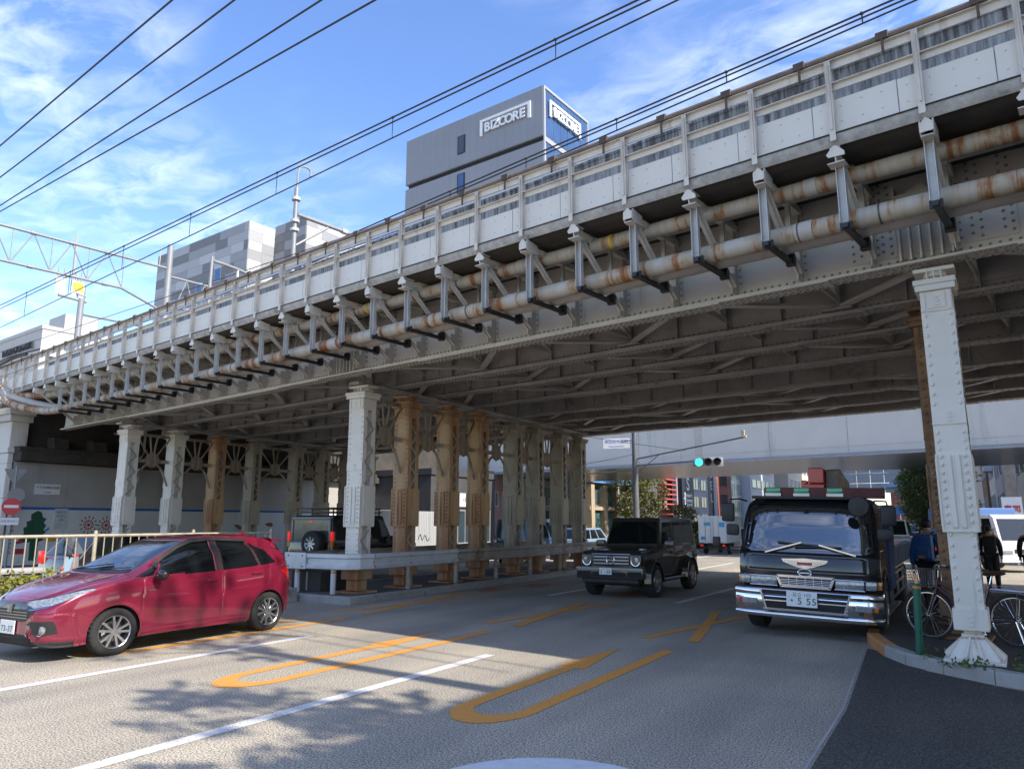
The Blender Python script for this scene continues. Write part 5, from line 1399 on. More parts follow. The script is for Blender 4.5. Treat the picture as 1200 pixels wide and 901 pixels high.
# ---- black crane lorry
def crane_truck():
    c = thing('crane_truck', 'big black lorry with chrome bumper and red crane post, facing forward in the kerb lane', 'truck', (-2.20, 12.36, 0), 0)
    c.rotation_euler = (0, R(1.7), 0)
    W_ = 1.03
    # cab: plan outline lofted over height
    nx, nzs = 60, 110
    zs = np.linspace(.80, 2.10, nzs)
    yf = interp([.80, 1.0, 1.22, 1.3, 1.75, 2.0, 2.10], [.02, 0.0, .04, .09, .24, .36, .48], zs)
    wz = interp([.80, 1.2, 1.5, 2.0, 2.10], [W_, W_, W_ - .015, W_ - .085, W_ - .16], zs)
    ring = []
    fr = np.linspace(-1, 1, nx)
    for z, y, w in zip(zs, yf, wz):
        xs = w * np.sin(fr * math.pi / 2 * .999); row = [(x, y + .17 * abs(x / w) ** 4.5, z) for x in xs]
        yb = np.linspace(y + .17, 1.62, 50)[1:]
        row = row + [(w, q, z) for q in yb] + [(x, 1.62, z) for x in np.linspace(w, -w, 12)[1:-1]] + [(-w, q, z) for q in yb[::-1]]
        ring.append(row)
    ring = np.array(ring); n = ring.shape[1]; v = ring.reshape(-1, 3)
    i, j = np.meshgrid(np.arange(nzs - 1), np.arange(n), indexing='ij'); i = i.ravel(); j = j.ravel(); j2 = (j + 1) % n
    f = np.stack([i * n + j, i * n + j2, (i + 1) * n + j2, (i + 1) * n + j], 1)
    # roof cap: shrinking rings
    extra = []; ef = []; prev = np.arange(n) + (nzs - 1) * n; base = len(v); cen = ring[-1].mean(0)
    for s_, dz in ((.95, .035), (.85, .055), (.5, .065), (.1, .07)):
        rg = cen + (ring[-1] - cen) * np.array([s_, s_, 1]); rg[:, 2] += dz
        idx = base + len(extra) + np.arange(n); extra += list(rg)
        for a in range(n): ef.append((prev[a], prev[(a + 1) % n], idx[(a + 1) % n], idx[a]))
        prev = idx
    v = np.concatenate([v, np.array(extra)]); f = np.concatenate([f, np.array(ef)])
    ctr = v[f].mean(1); cx, cy, cz = ctr[:, 0], ctr[:, 1], ctr[:, 2]; ax = abs(cx)
    reg = np.zeros(len(f), int); front = cy < yf[np.clip(np.searchsorted(zs, cz), 0, nzs - 1)] + .19
    rr = .05
    def rrect(u, w, u0, u1, w0, w1, r_):
        du = np.maximum(np.maximum(u0 + r_ - u, u - (u1 - r_)), 0); dw = np.maximum(np.maximum(w0 + r_ - w, w - (w1 - r_)), 0)
        return (u > u0) & (u < u1) & (w > w0) & (w < w1) & (du * du + dw * dw < r_ * r_)
    reg[rrect(cx, cz, -.90 - .02, .90 + .02, 1.275, 2.02, .09) & front] = 1
    side = (ax > .80) & ~front & (cy < 1.5)
    sd = in_poly(cy, cz, [(.36, 1.33), (1.12, 1.33), (1.12, 1.95), (.58, 1.95)]) & side
    reg[sd & (cx > 0)] = 2; reg[sd & (cx < 0)] = 3
    dd = in_poly(cy, cz, [(.28, .82), (1.22, .82), (1.22, 2.0), (.56, 2.0), (.30, 1.35)]) & side & ~sd
    reg[dd & (cx > 0)] = 4; reg[dd & (cx < 0)] = 5
    reg[rrect(cx, cz, -.86, .86, 1.0, 1.215, .04) & front & (cy < .2)] = 6
    sp = {0: ('cab', PAINT_BLK, 0), 1: ('windscreen', GLASS_L, -.006), 2: ('side_window', GLASS, -.004), 3: ('side_window', GLASS, -.004), 4: ('door', PAINT_BLK, 0), 5: ('door', PAINT_BLK, 0), 6: ('front_panel', PAINT_BLK, .004)}
    emit_regions(v, f, reg, sp, c, .006)
    bv = BVHTree.FromPolygons([tuple(p) for p in v], [tuple(q) for q in f.tolist()])
    # chrome bumper with stepped middle, wraps the corners
    def bumper(z0, z1, y0, name, m, w=1.06, d=.55, bulge=.13, inset=.0):
        b = MB(); k = 26
        xs = np.linspace(-1, 1, k)
        zz = [(z0 - .0, .03), (z0 + .03, 0.0), (z1 - .04, 0.0), (z1, .045)]
        rows = []
        for (z, dy) in zz:
            r_ = [(-w, y0 + d, z)] + [(w * math.sin(x * math.pi / 2), y0 + dy + bulge * abs(math.sin(x * math.pi / 2)) ** 4, z) for x in xs] + [(w, y0 + d, z)]
            rows.append(r_)
        nn = len(rows[0])
        vs = [p for r_ in rows for p in r_]
        fs = [(a * nn + q, a * nn + q + 1, (a + 1) * nn + q + 1, (a + 1) * nn + q) for a in range(len(rows) - 1) for q in range(nn - 1)]
        b.add(vs, fs)
        b.add(rows[-1] + [(x, y + .05 if abs(x) < w else y, z - .002) for (x, y, z) in rows[-1]], [(q, q + 1, nn + q + 1, nn + q) for q in range(nn - 1)])
        b.add([(x, y, z) for (x, y, z) in rows[0]] + [(x, min(y + .08, y0 + d), z + .01) for (x, y, z) in rows[0]], [(q, nn + q, nn + q + 1, q + 1) for q in range(nn - 1)])
        return b.build(name, m, c, smooth='all', recalc=True)
    bo = bumper(.36, .735, -.14, 'front_bumper', CHROME)
    lo = bumper(.30, .40, -.17, 'bumper_lip', CHROME)
    up = bumper(.60, .735, -.155, 'bumper_top_roll', CHROME, 1.065)
    for (a, b_, z0, z1) in ((-.62, .62, .645, .70), (-.60, .60, .555, .60), (-.58, .58, .44, .535)):
        i_ = MB(); i_.cbox(a, b_, -.185 if z0 > .6 else -.172, -.10, z0, z1, .012); i_.build('bumper_slot', DARK, bo)
    fm = MB()
    for sx in (-1, 1):
        fm.bar((sx * .64, -.168, .70), (sx * .56, -.168, .43), .03, .03)
    fm.bar((-.60, -.175, .425), (.60, -.175, .425), .03, .03); fm.build('slot_trim', CHROME, bo, kind='stuff')
    for sx in (-1, 1):
        l = MB(); l.cbox(sx * .70, sx * .93, -.135, -.05, .47, .56, .015); l.build('fog_lamp', LAMP, bo)
        l = MB(); l.cbox(sx * .935, sx * 1.0, -.075, -.02, .475, .555, .012); l.build('indicator', LAMP_O if sx > 0 else LAMP_R, bo)
        # headlamps and corner lamps
        l = MB(); l.cbox(sx * .42, sx * .82, -.015, .12, .765, .90, .02); ho = l.build('headlamp', LAMP, c, smooth=True)
        l = MB(); l.cbox(sx * .83, sx * .985, .03, .22, .77, .90, .02); l.build('corner_lamp', LAMP, c, smooth=True)
        l = MB(); l.cbox(sx * .985, sx * 1.045, .14, .3, .775, .895, .015); l.build('side_indicator', LAMP_O, c, smooth=True)
        l = MB(); l.cbox(sx * .41, sx * .83, -.022, .02, .895, .91, .005); l.cbox(sx * .41, sx * .83, -.022, .02, .755, .767, .005); l.build('headlamp_trim', CHROME, c, kind='stuff')
    # grille
    g = MB(); g.prism([(-.40, .905), (.40, .905), (.36, .775), (-.36, .775)], 'y', -.02, .06); gr = g.build('grille', DARK, c)
    for z in (.79, .815, .84, .865):
        b = MB(); b.cbox(-.37, .37, -.035, -.015, z - .006, z + .006, .003); b.build('grille_bar', CHROME, gr)
    for x in (-.24, -.12, 0, .12, .24):
        b = MB(); b.cbox(x - .005, x + .005, -.032, -.015, .775, .90, .002); b.build('grille_upright', CHROME, gr)
    t = MB()
    for (p, q) in (((-.41, .915), (.41, .915)), ((-.41, .915), (-.35, .765)), ((.41, .915), (.35, .765)), ((-.36, .765), (.36, .765))): t.bar((p[0], -.03, p[1]), (q[0], -.03, q[1]), .04, .035)
    t.build('grille_frame', CHROME, gr)
    # round emblem and winged ornament
    e = MB(); e.tube([(.095 * math.cos(a), -.03, .975 + .055 * math.sin(a)) for a in np.linspace(0, 2 * math.pi, 29)], .013, 6)
    e.bar((-.075, -.03, .975), (.075, -.03, .975), .028, .014); e.build('emblem', CHROME, c)
    o = MB()
    o.prism([(-.34, 1.175), (-.12, 1.185), (0, 1.195), (.12, 1.185), (.34, 1.175), (.31, 1.13), (.12, 1.06), (0, 1.035), (-.12, 1.06), (-.31, 1.13)], 'y', -.03, .0); oo = o.build('winged_ornament', CHROME, c)
    for q in range(3):
        o = MB(); o.bar((-.30 + q * .05, -.034, 1.15 - q * .028), (-.05, -.034, 1.16 - q * .028 - .03), .012, .01); o.bar((.30 - q * .05, -.034, 1.15 - q * .028), (.05, -.034, 1.16 - q * .028 - .03), .012, .01); o.build('wing_rib', CHROME_D, oo, kind='stuff')
    o = MB(); o.cbox(-.11, .11, -.045, -.02, 1.09, 1.135, .01); rb = o.build('red_badge', mat('ruby_badge', (.30, .01, .03), .25, var=.1, coat=1), oo)
    plate(c, (-.03, -.195, .595), 0, '足立 100', '・5 55', PLATE_G, .44, .22)
    # wipers: two bright arms with blades
    for (a, b_, p, q) in (((-.60, 1.262), (-.06, 1.43), (-.42, 1.425), (.36, 1.375)), ((.72, 1.262), (.20, 1.40), (-.16, 1.36), (.52, 1.375))):
        pts = []
        for (x, z) in (a, b_, p, q):
            h = bv.ray_cast(Vector((x, -3, z)), Vector((0, 1, 0))); pts.append(h[0] + Vector((0, -.03, .0)))
        w = MB(); w.bar(pts[0], pts[1], .034, .022); wo = w.build('wiper_arm', CHROME, c)
        w = MB(); mid = (pts[2] + pts[3]) / 2; h = bv.ray_cast(Vector((mid.x, -3, mid.z)), Vector((0, 1, 0))); mid = h[0] + Vector((0, -.02, 0))
        w.bar(pts[2], mid, .016, .02); w.bar(mid, pts[3], .016, .02); w.build('wiper_blade', PLAST, wo)
    # roof: visor bar with three green marker lamps, red-brown beam behind
    v_ = MB(); v_.cbox(-.86, .86, .36, .50, 2.10, 2.15, .02); v_.build('sun_visor', PLAST, c, smooth=True)
    LG = mat('green_marker_lamp', (.01, .30, .11), .2, var=.1, coat=1)
    for x in (-.52, -.08, .42):
        l = MB(); l.cbox(x - .115, x + .115, .40, .52, 2.205, 2.285, .012); lo_ = l.build('marker_lamp', LG, c, smooth=True)
        l = MB(); l.cbox(x - .125, x + .125, .39, .53, 2.14, 2.205, .012); l.build('lamp_base', CHROME_D, lo_)
    RB = mat('red_brown_beam_paint', (.14, .035, .03), .6, var=.2, scale=4)
    b = MB(); b.cbox(-.95, 1.02, 1.70, 1.86, 2.16, 2.34, .012); b.build('headboard_beam', RB, c)
    CR = mat('red_crane_paint', (.50, .012, .015), .35, var=.08, scale=3, coat=.5)
    cp = MB(); cp.cbox(-.30, .04, 1.95, 2.4, .9, 2.42, .02); cp.cbox(-.22, .04, 1.90, 2.3, 2.42, 2.70, .02); cp.cbox(-.36, -.26, 2.0, 2.2, 2.32, 2.48, .02); cp.build('crane_post', CR, c)
    cb = MB(); cb.prism([(2.1, 2.20), (2.1, 2.66), (2.4, 2.70), (3.6, 2.50), (3.6, 2.20)], 'x', .06, .26); cb.build('crane_boom', mat('soiled_crane_boom', (.22, .19, .15), .7, var=.3, scale=4, dirt=(.1, .06, .04), dirt_amt=.5), c)
    # mirrors
    for sx in (-1, 1):
        arm = MB(); arm.tube([(sx * .93, .34, 2.06), (sx * 1.02, .20, 2.09), (sx * 1.16, .16, 2.08), (sx * 1.18, .16, 1.98)], .014, 6); ao = arm.build('mirror_arm', BLACK, c, smooth=True)
        m_ = MB(); m_.cbox(sx * 1.08, sx * 1.29, .06, .16, 1.72, 2.02, .04); m_.build('mirror', PLAST, c, smooth=True)
        m_ = MB(); m_.cbox(sx * 1.02, sx * 1.24 if sx > 0 else sx * 1.22, .08, .18, 1.50, 1.68, .04); m_.build('mirror', PLAST, c, smooth=True)
    arm = MB(); arm.tube([(-.98, .2, 1.26), (-1.2, .05, 1.26), (-1.36, .02, 1.26), (-1.36, .02, 1.32)], .013, 6); arm.build('mirror_arm', BLACK, c)
    m_ = MB(); m_.cbox(-1.42, -1.30, -.02, .06, 1.31, 1.47, .025); m_.build('mirror', PLAST, c, smooth=True)
    m_ = MB(); m_.lathe([(0, -.02), (.14, -.01), (.15, .03), (.06, .06)], 20, axis='y', origin=(.80, -.02, 2.0)); m_.build('under_mirror', PLAST, c, smooth=True)
    arm = MB(); arm.tube([(.84, .34, 2.08), (.80, .05, 2.06), (.80, .0, 2.0)], .014, 6); arm.build('mirror_arm', BLACK, c)
    # load body, chassis, wheels
    bd = MB(); bd.cbox(-1.03, 1.03, 2.6, 7.4, .95, 1.35, .02); bd.build('load_bed', PAINT_BLK, c)
    for q in range(5):
        for sx in (-1, 1):
            t_ = MB(); t_.box(sx * 1.03, sx * 1.05, 2.62 + q * .95, 3.52 + q * .95, .98, 1.33); t_.build('drop_side', mat('dark_blue_side_panel', (.02, .05, .12), .4, var=.2, scale=3), c)
    tp = MB(); tp.cbox(.35, 1.06, 1.75, 2.55, .65, 1.75, .03); tp.build('tool_locker', mat('blue_locker_paint', (.02, .07, .20), .5, var=.2, scale=4), c)
    ch = MB(); ch.box(-.45, .45, .3, 7.2, .55, .95); ch.box(-.98, .98, .25, 1.6, .62, .82); ch.build('chassis', DARK, c)
    for sx in (-1, 1):
        fd = MB(); fd.prism(arc(.95, .46, .58, 0, 180, 12) + arc(.95, .46, .50, 180, 0, 12), 'x', sx * .72, sx * 1.04); fd.build('mudguard', PLAST, c)
        sg = MB()
        for z in (.50, .70, .88): sg.bar((sx * 1.02, 2.2, z), (sx * 1.02, 5.0, z), .02, .05)
        for y in (2.3, 3.6, 4.9): sg.bar((sx * 1.01, y, .45), (sx * 1.01, y, .95), .04, .03)
        sg.build('side_guard', CHROME_D, c, kind='stuff')
    ws = wheel_mesh(.46, .26, .26, 8, 'single')
    for sx in (-1, 1):
        add_wheel(ws, c, (sx * .90, .95, .46), sx < 0); add_wheel(ws, c, (sx * .88, 5.7, .46), sx < 0)
    rl_ = MB(); rl_.cbox(1.0, 1.03, 1.7, 1.74, .9, 1.0, .01); rl_.build('side_lamp', LAMP_R, c)
    # interior: steering wheel, seats, blind
crane_truck()

# ---- small vehicles further off, one builder
def box_truck(name, label, loc, rz, cab, box, L=6.0, W_=1.95, H=2.9, group=None, lettering=None, cabh=2.0, boxlen=None):
    c = thing(name, label, 'truck', loc, rz, group)
    w = W_ / 2
    p = [(0, .5), (0, 1.05), (.22, cabh - .1), (.38, cabh), (1.55, cabh), (1.55, .5)]
    bevel_prism(p, 'x', -w + .05, w - .05, .05).build('cab', cab, c, smooth=True)
    face_pane((-w + .05, .0 - .0, 1.05), (w - .05, 0, 1.05), (w - .05, .22, cabh - .1), (-w + .05, .22, cabh - .1), .06, .94, .06, .94, .012).build('windscreen', GLASS, c)
    for sx in (-1, 1):
        s = MB(); s.prism([(.24, 1.12), (1.15, 1.12), (1.15, cabh - .14), (.42, cabh - .14)], 'x', sx * (w - .055), sx * (w - .042)); s.build('side_window', GLASS, c)
        l = MB(); l.cbox(sx * .48, sx * (w - .1), -.02, .05, .62, .76, .02); l.build('headlamp', LAMP, c)
        m_ = MB(); m_.cbox(sx * (w + .08), sx * (w + .22), .02, .10, 1.25, 1.55, .03); mo = m_.build('mirror', PLAST, c)
        a = MB(); a.bar((sx * (w - .05), .2, 1.5), (sx * (w + .12), .06, 1.5), .02); a.build('mirror_arm', BLACK, mo)
        l = MB(); l.cbox(sx * (w - .32), sx * (w - .12), L, L + .03, .62, .74, .01); l.build('tail_lamp', LAMP_RL, c)
    b = MB(); b.cbox(-w + .02, w - .02, -.08, .1, .35, .56, .03); b.build('front_bumper', PAINT_WHT, c)
    g = MB(); g.box(-.4, .4, -.012, .02, .66, .8); g.build('grille', PLAST, c)
    k = MB(); k.cbox(-w, w, 1.68, L, .85, H, .03); bx_ = k.build('cargo_box', box, c)
    for sx in (-1, 1):                                       # rear doors
        d = MB(); d.cbox(sx * .012, sx * (w - .06), L, L + .02, .92, H - .08, .006); do = d.build('rear_door', box, c)
        for x in (.10, .5):
            r_ = MB(); r_.bar((sx * x, L + .04, .95), (sx * x, L + .04, H - .12), .025); r_.build('lock_rod', CHROME_D, do)
    ch = MB(); ch.box(-.4, .4, .3, L - .1, .5, .85); ch.box(-w + .1, w - .1, L - .2, L - .05, .45, .6); ch.build('chassis', DARK, c)
    ws = wheel_mesh(.38, .22, .22, 6, 'single')
    for sx in (-1, 1): add_wheel(ws, c, (sx * (w - .14), .75, .38), sx < 0); add_wheel(ws, c, (sx * (w - .14), L - 1.3, .38), sx < 0)
    return c
BX_S = mat('silver_box_panel', (.50, .53, .55), .4, .2, var=.06, scale=2)
bt = box_truck('delivery_truck', 'white and silver box truck seen from behind beyond the second viaduct', (-11.75, 44.9, 0), R(180), PAINT_WHT, BX_S, 6.0, 2.1, 2.85)
bt.scale = (.72, .72, .72)
for (x, z, w_, h_) in ((-.75, 2.2, .4, .35), (.35, 2.25, .5, .25), (.7, 1.2, .35, .25)):
    m_ = MB(); m_.box(x - w_ / 2, x + w_ / 2, 6.022, 6.028, z - h_ / 2, z + h_ / 2); m_.build('blue_sticker', mat('blue_sticker', (.05, .25, .5), .5, var=.3, scale=6), bt)
box_truck('light_truck', 'pale beige light truck half hidden behind the black lorry, door side showing', (-4.2, 21.3, 0), R(0), mat('beige_cab_paint', (.42, .40, .36), .35, var=.05, coat=.4), PAINT_WHT, 5.5, 1.9, 2.0, cabh=1.95)
wt = box_truck('tipper_truck', 'white light truck crossing on the side street right of the column', (1.75, 31.8, 0), R(32), PAINT_WHT, PAINT_BLU, 4.1, 1.9, 2.25)
def small_car(name, label, loc, rz, paint, kind='van', group=None, lit=False):
    c = thing(name, label, 'van' if kind == 'van' else 'car', loc, rz, group)
    L, W_, H, zb = (3.9, 1.62, 1.85, 1.0) if kind == 'van' else (4.2, 1.68, 1.45, .9)
    h = L / 2; w = W_ / 2; r = .30; fy, ry = -h + .75, h - .72
    top = [(-h + .04, .80), (-h + .75, zb - .04), (h - .05, zb)]
    bevel_prism(body_side(-h, h, .24, [(-h, .5)], [(h, .6)], top, (fy, ry), r), 'x', -w, w, .05).build('body', paint, c, smooth=True)
    y0, y1 = (-h + .55, -h + 1.15) if kind == 'van' else (-h + 1.0, -h + 1.75)
    greenhouse(c, 'cabin', paint, GLASS, zb - .02, H, w - .03, w - .16, y0, y1, h - .04, h - (.12 if kind == 'van' else .55), [(.10, .36, .12, .84), (.40, .66, .12, .84), (.70, .93, .12, .84)], front=(.05, .95, .08, .92), rear=(.08, .92, .12, .85))
    for sx in (-1, 1):
        l = MB(); l.cbox(sx * .45, sx * (w - .05), -h - .015, -h + .1, .58, .74, .03); l.build('headlamp', LAMP, c, smooth=True)
        l = MB(); l.cbox(sx * (w - .20), sx * (w - .03), h - .06, h + .015, .75, 1.05, .02); l.build('tail_lamp', LAMP_RL if lit else LAMP_R, c, smooth=True)
        m_ = MB(); m_.cbox(sx * (w + .02), sx * (w + .18), y0 + .15, y0 + .27, zb, zb + .14, .03); m_.build('mirror', PLAST, c, smooth=True)
    g = MB(); g.cbox(-.4, .4, -h - .012, -h + .05, .5, .62, .01); g.build('grille', PLAST, c)
    b = MB(); b.cbox(-w + .03, w - .03, -h - .05, -h + .12, .24, .48, .04); b.build('front_bumper', paint, c, smooth=True)
    b = MB(); b.cbox(-w + .03, w - .03, h - .1, h + .05, .26, .52, .04); b.build('rear_bumper', paint, c, smooth=True)
    p = MB(); p.box(-.17, .17, h + .052, h + .06, .40, .56); p.build('number_plate', PLATE, c)
    p = MB(); p.box(-.17, .17, -h - .062, -h - .052, .30, .46); p.build('number_plate', PLATE, c)
    ws = wheel_mesh(r, .18, .2, 7, 'single')
    for sx in (-1, 1):
        for ay in (fy, ry): add_wheel(ws, c, (sx * (w - .09), ay, r), sx < 0)
    return c
small_car('estate_car', 'blue car with silver wheels behind the columns on the far carriageway', (-15.9, 28.2, 0), R(180), mat('slate_blue_car_paint', (.05, .09, .16), .3, .2, var=.05, coat=.7), 'van')
small_car('estate_car', 'pale blue car in front of the slate blue one behind the columns', (-16.2, 34.0, 0), R(180), mat('pale_blue_car_paint', (.25, .33, .42), .3, .2, var=.05, coat=.7), 'car')
small_car('van', 'white van far up the road to the right of the black lorry', (-3.4, 47, 0), R(0), PAINT_WHT, 'van')
far_cars = [(-4.4, 78, PAINT_BLK, 'car', 'black car following the white van far up the road'), (-7.6, 92, PAINT_WHT, 'van', 'white van in the queue at the far end of the road, left lane'),
            (-5.3, 100, PAINT_SIL, 'car', 'silver car in the queue at the far end of the road'), (-6.0, 116, PAINT_WHT, 'car', 'white car at the back of the far queue'), (-9.2, 112, PAINT_BLU, 'van', 'blue van at the back of the far queue')]
for (x, y, p_, k_, l_) in far_cars: small_car('far_car', l_, (x, y, 0), 0, p_, k_, 'cars queuing far up the road')
small_car('saloon_car', 'dark car with a lit red tail lamp behind the left fence', (-18.6, 12.0, 0), R(180), mat('deep_violet_black_paint', (.018, .015, .022), .25, .2, var=.1, coat=.8), 'car', lit=True)
# ------------------------------------------------------------------ guardrail, fence, wall, signs, lights
# crash barrier round the nose of the island
GR_W = mat('white_guardrail_paint', (.58, .585, .58), .5, .1, var=.1, scale=3, dirt=(.24, .15, .08), dirt_amt=.38, dirt_scale=2.2)
GR_D = mat('soiled_guardrail_paint', (.40, .35, .29), .55, .1, var=.2, scale=2.5, dirt=(.16, .09, .05), dirt_amt=.5, dirt_scale=1.8)
gr = thing('guardrail', 'white steel guardrail wrapping the nose of the traffic island, rusty towards the back', 'guardrail')
def rail_run(pts, m, name='beam'):
    prof = [(.0, .17), (.045, .155), (.05, .09), (.01, .06), (.01, -.06), (.05, -.09), (.045, -.155), (.0, -.17)]
    s = MB(); nn = len(prof); vs = []
    for i, (x, y) in enumerate(pts):
        a = Vector(pts[max(i - 1, 0)]); b = Vector(pts[min(i + 1, len(pts) - 1)]); d = (b - a).normalized(); n = Vector((d.y, -d.x))
        for (o, z) in prof: vs.append((x + n.x * o, y + n.y * o, .86 + z))
    fs = [(i * nn + k, (i + 1) * nn + k, (i + 1) * nn + k + 1, i * nn + k + 1) for i in range(len(pts) - 1) for k in range(nn - 1)]
    s.add(vs, fs); o = s.build(name, m, gr, recalc=False)
    md = o.modifiers.new('t', 'SOLIDIFY'); md.thickness = .006
    return o
nose = [(-13.98, 12.95), (-13.9, 12.72), (-13.6, 12.62), (-13.0, 12.58), (-12.35, 12.58), (-11.9, 12.66), (-11.70, 12.85), (-11.62, 13.2)]
rail_run(nose, GR_W)
rail_run([(-11.62, 13.22), (-11.62, 14.5), (-11.62, 16.6)], GR_W); rail_run([(-11.615, 16.5), (-11.62, 18.6), (-11.62, 20.6)], GR_D); rail_run([(-11.615, 20.5), (-11.62, 23), (-11.62, 26.9)], GR_D)
rail_run([(-14.0, 25.9), (-14.0, 19.5), (-14.0, 12.95)], GR_D)
ep = MB(); ep.cbox(-13.72, -13.05, 12.50, 12.535, .68, 1.05, .012); ep.build('end_plate', GR_W, gr)
bo = MB()
for (x, y) in ((-13.6, 12.50), (-13.15, 12.50)):
    for z in (.74, .98): bo.rivet((x, y, z), (0, -1, 0), .022, .02)
for y in (14.5, 16.55, 20.55):
    for z in (.78, .94): bo.rivet((-11.565, y, z), (1, 0, 0), .02, .02)
bo.build('bolts', STEEL_R, gr, kind='stuff')
for k, (x, y) in enumerate([(-13.45, 12.66), (-12.35, 12.70), (-11.72, 14.6), (-11.72, 16.6), (-11.72, 18.6), (-11.72, 20.6), (-11.72, 22.6), (-11.72, 24.6), (-13.9, 15), (-13.9, 19), (-13.9, 23)]):
    s = MB(); s.tube([(x, y, .148), (x, y, .95)], .062, 14)
    po = s.build('post', GR_W if k < 2 else GR_D, gr, smooth=True)
    if k < 8:
        s = MB(); s.tube([(x, y, .60), (x, y, .63)], .0645, 14); s.build('amber_band', LAMP_O, po, smooth=True)
pl_ = thing('concrete_plinth', 'dirty concrete block inside the end of the guardrail', 'concrete block', (-13.3, 13.35, .148))
s = MB(); s.cbox(-.6, .35, -.45, .45, 0, .46, .02); s.build('block', CONC_D, pl_)
s = MB(); s.box(-.10, -.06, -.462, -.45, .02, .44); s.build('joint', mat('pale_joint', (.4, .38, .33), .9, var=.2), pl_)

# pedestrian fence along the reservation
fn = thing('pedestrian_fence', 'beige tubular railing along the planted reservation behind the red car', 'fence', (-13.55, 0, 0))
FEN = mat('beige_fence_paint', (.40, .35, .26), .45, .15, var=.15, scale=8, dirt=(.28, .2, .12), dirt_amt=.3, dirt_scale=5)
for k in range(9):
    y = 11.9 - k * 2.02
    s = MB(); s.tube([(0, y, .28), (0, y, 1.56)], .034, 10); s.ico((0, y, 1.56), .036, 1); s.build('post', FEN, fn, smooth=True)
    if k == 8: break
    s = MB(); s.tube([(0, y, 1.50), (0, y - 2.02, 1.50)], .028, 8); s.build('top_rail', FEN, fn, smooth=True)
    s = MB(); s.tube([(0, y, .44), (0, y - 2.02, .44)], .024, 8); s.build('bottom_rail', FEN, fn, smooth=True)
    bar_me = None
    for q in range(1, 12):
        if bar_me is None:
            s = MB(); s.tube([(0, 0, .45), (0, 0, 1.49)], .0105, 6); bar_me = s.mesh('baluster', FEN)
        if k == 0 and q == 1: BALU = bar_me
        o = link_mesh('baluster', BALU, fn); o.location = (0, y - q * 2.02 / 12, 0)

# painted abutment wall on the left
wall = thing('painted_abutment_wall', 'long concrete abutment wall with a blue stripe and childrens painted tree and fireworks', 'wall', (-30.5, 14.3, 0))
MW = mat('grey_painted_wall', (.36, .34, .315), .85, var=.08, scale=.8, bump=.15, bscale=20, dirt=(.26, .25, .24), dirt_amt=.3, dirt_scale=.8, streak=True)
MWW = mat('white_wall_base_paint', (.58, .58, .56), .8, var=.06, scale=1, dirt=(.35, .32, .28), dirt_amt=.25, dirt_scale=1.5)
for k in range(16):
    y = k * 2.05
    s = MB(); s.box(-1.0, 0, y + .006, y + 2.044, 2.22, 3.98); s.build('wall_panel', MW, wall)
    s = MB(); s.box(-1.0, .004, y + .006, y + 2.044, .14, 2.22); s.build('wall_panel', MWW, wall)
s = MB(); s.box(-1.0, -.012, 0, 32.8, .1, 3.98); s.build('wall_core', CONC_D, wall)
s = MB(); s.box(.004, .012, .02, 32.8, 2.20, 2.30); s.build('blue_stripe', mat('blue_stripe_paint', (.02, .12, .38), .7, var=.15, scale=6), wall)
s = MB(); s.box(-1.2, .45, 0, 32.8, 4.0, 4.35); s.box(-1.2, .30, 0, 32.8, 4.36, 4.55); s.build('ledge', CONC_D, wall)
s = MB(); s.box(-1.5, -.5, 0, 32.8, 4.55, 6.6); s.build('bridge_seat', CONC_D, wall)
for k in range(11):                                                 # bearings on the ledge
    s = MB(); s.prism([(.1, 4.56), (.4, 4.56), (.35, 4.7), (.28, 4.95), (.12, 5.0), (-.2, 5.0), (-.2, 4.56)], 'y', 1.2 + k * 1.55, 1.75 + k * 1.55); s.build('bearing_block', CONC_D, wall)
s = MB(); s.tube([(.25, 5.0, 6.4), (.25, 5.0, 4.7), (.3, 4.8, 4.4), (.3, 4.8, 3.4)], .05, 8); s.build('drain_pipe', GALV, wall, smooth=True)
def mural(name, polys, m, off=.006, k=None):
    s = MB()
    if k: polys = [[(.35 + (y - .55) * .72, z) for y, z in p] for p in polys]
    for p in polys: s.prism([(y, z) for y, z in p], 'x', .004, .004 + off)
    return s.build(name, m, wall, kind='stuff' if len(polys) > 1 else None)
MG = mat('mural_green', (.02, .085, .045), .8, var=.25, scale=9); MR = mat('mural_red', (.42, .03, .035), .8, var=.15); MY = mat('mural_yellow', (.55, .30, .04), .8, var=.15); MBL = mat('mural_blue', (.05, .2, .45), .8, var=.15)
MKB = mat('mural_black', (.03, .03, .035), .8, var=.2); MBR = mat('mural_brown', (.20, .09, .04), .8, var=.2)
# the pine: ragged clouds of needles on a trunk (y is measured along the wall)
mural('painted_pine', [[(.55, .95), (.75, 1.08), (.68, 1.22), (.95, 1.30), (.88, 1.50), (1.05, 1.58), (1.0, 1.74), (1.22, 1.80), (1.2, 2.02), (1.5, 2.16), (1.72, 2.1), (1.8, 1.92), (2.0, 1.86), (1.88, 1.7), (2.02, 1.6), (1.9, 1.44), (2.05, 1.36), (1.85, 1.22), (1.95, 1.05), (1.7, .98), (1.68, .3), (1.3, .3), (1.28, .98)]], MG, k=1)
mural('painted_red_roof', [[(.62, .92), (.86, 1.28), (.9, .95)], [(.55, .55), (1.05, .55), (1.05, .75), (.55, .75)]], MR, .008, 1)
mural('painted_bird', [[(1.95, 1.06), (2.2, 1.12), (2.4, 1.2), (2.55, 1.1), (2.75, 1.08), (2.5, 1.0), (2.2, .98)]], MY, .009, 1)
mural('painted_blue_bird', [[(1.95, 1.42), (2.1, 1.5), (2.15, 1.56), (2.2, 1.45), (2.05, 1.38)]], MBL, .009, 1)
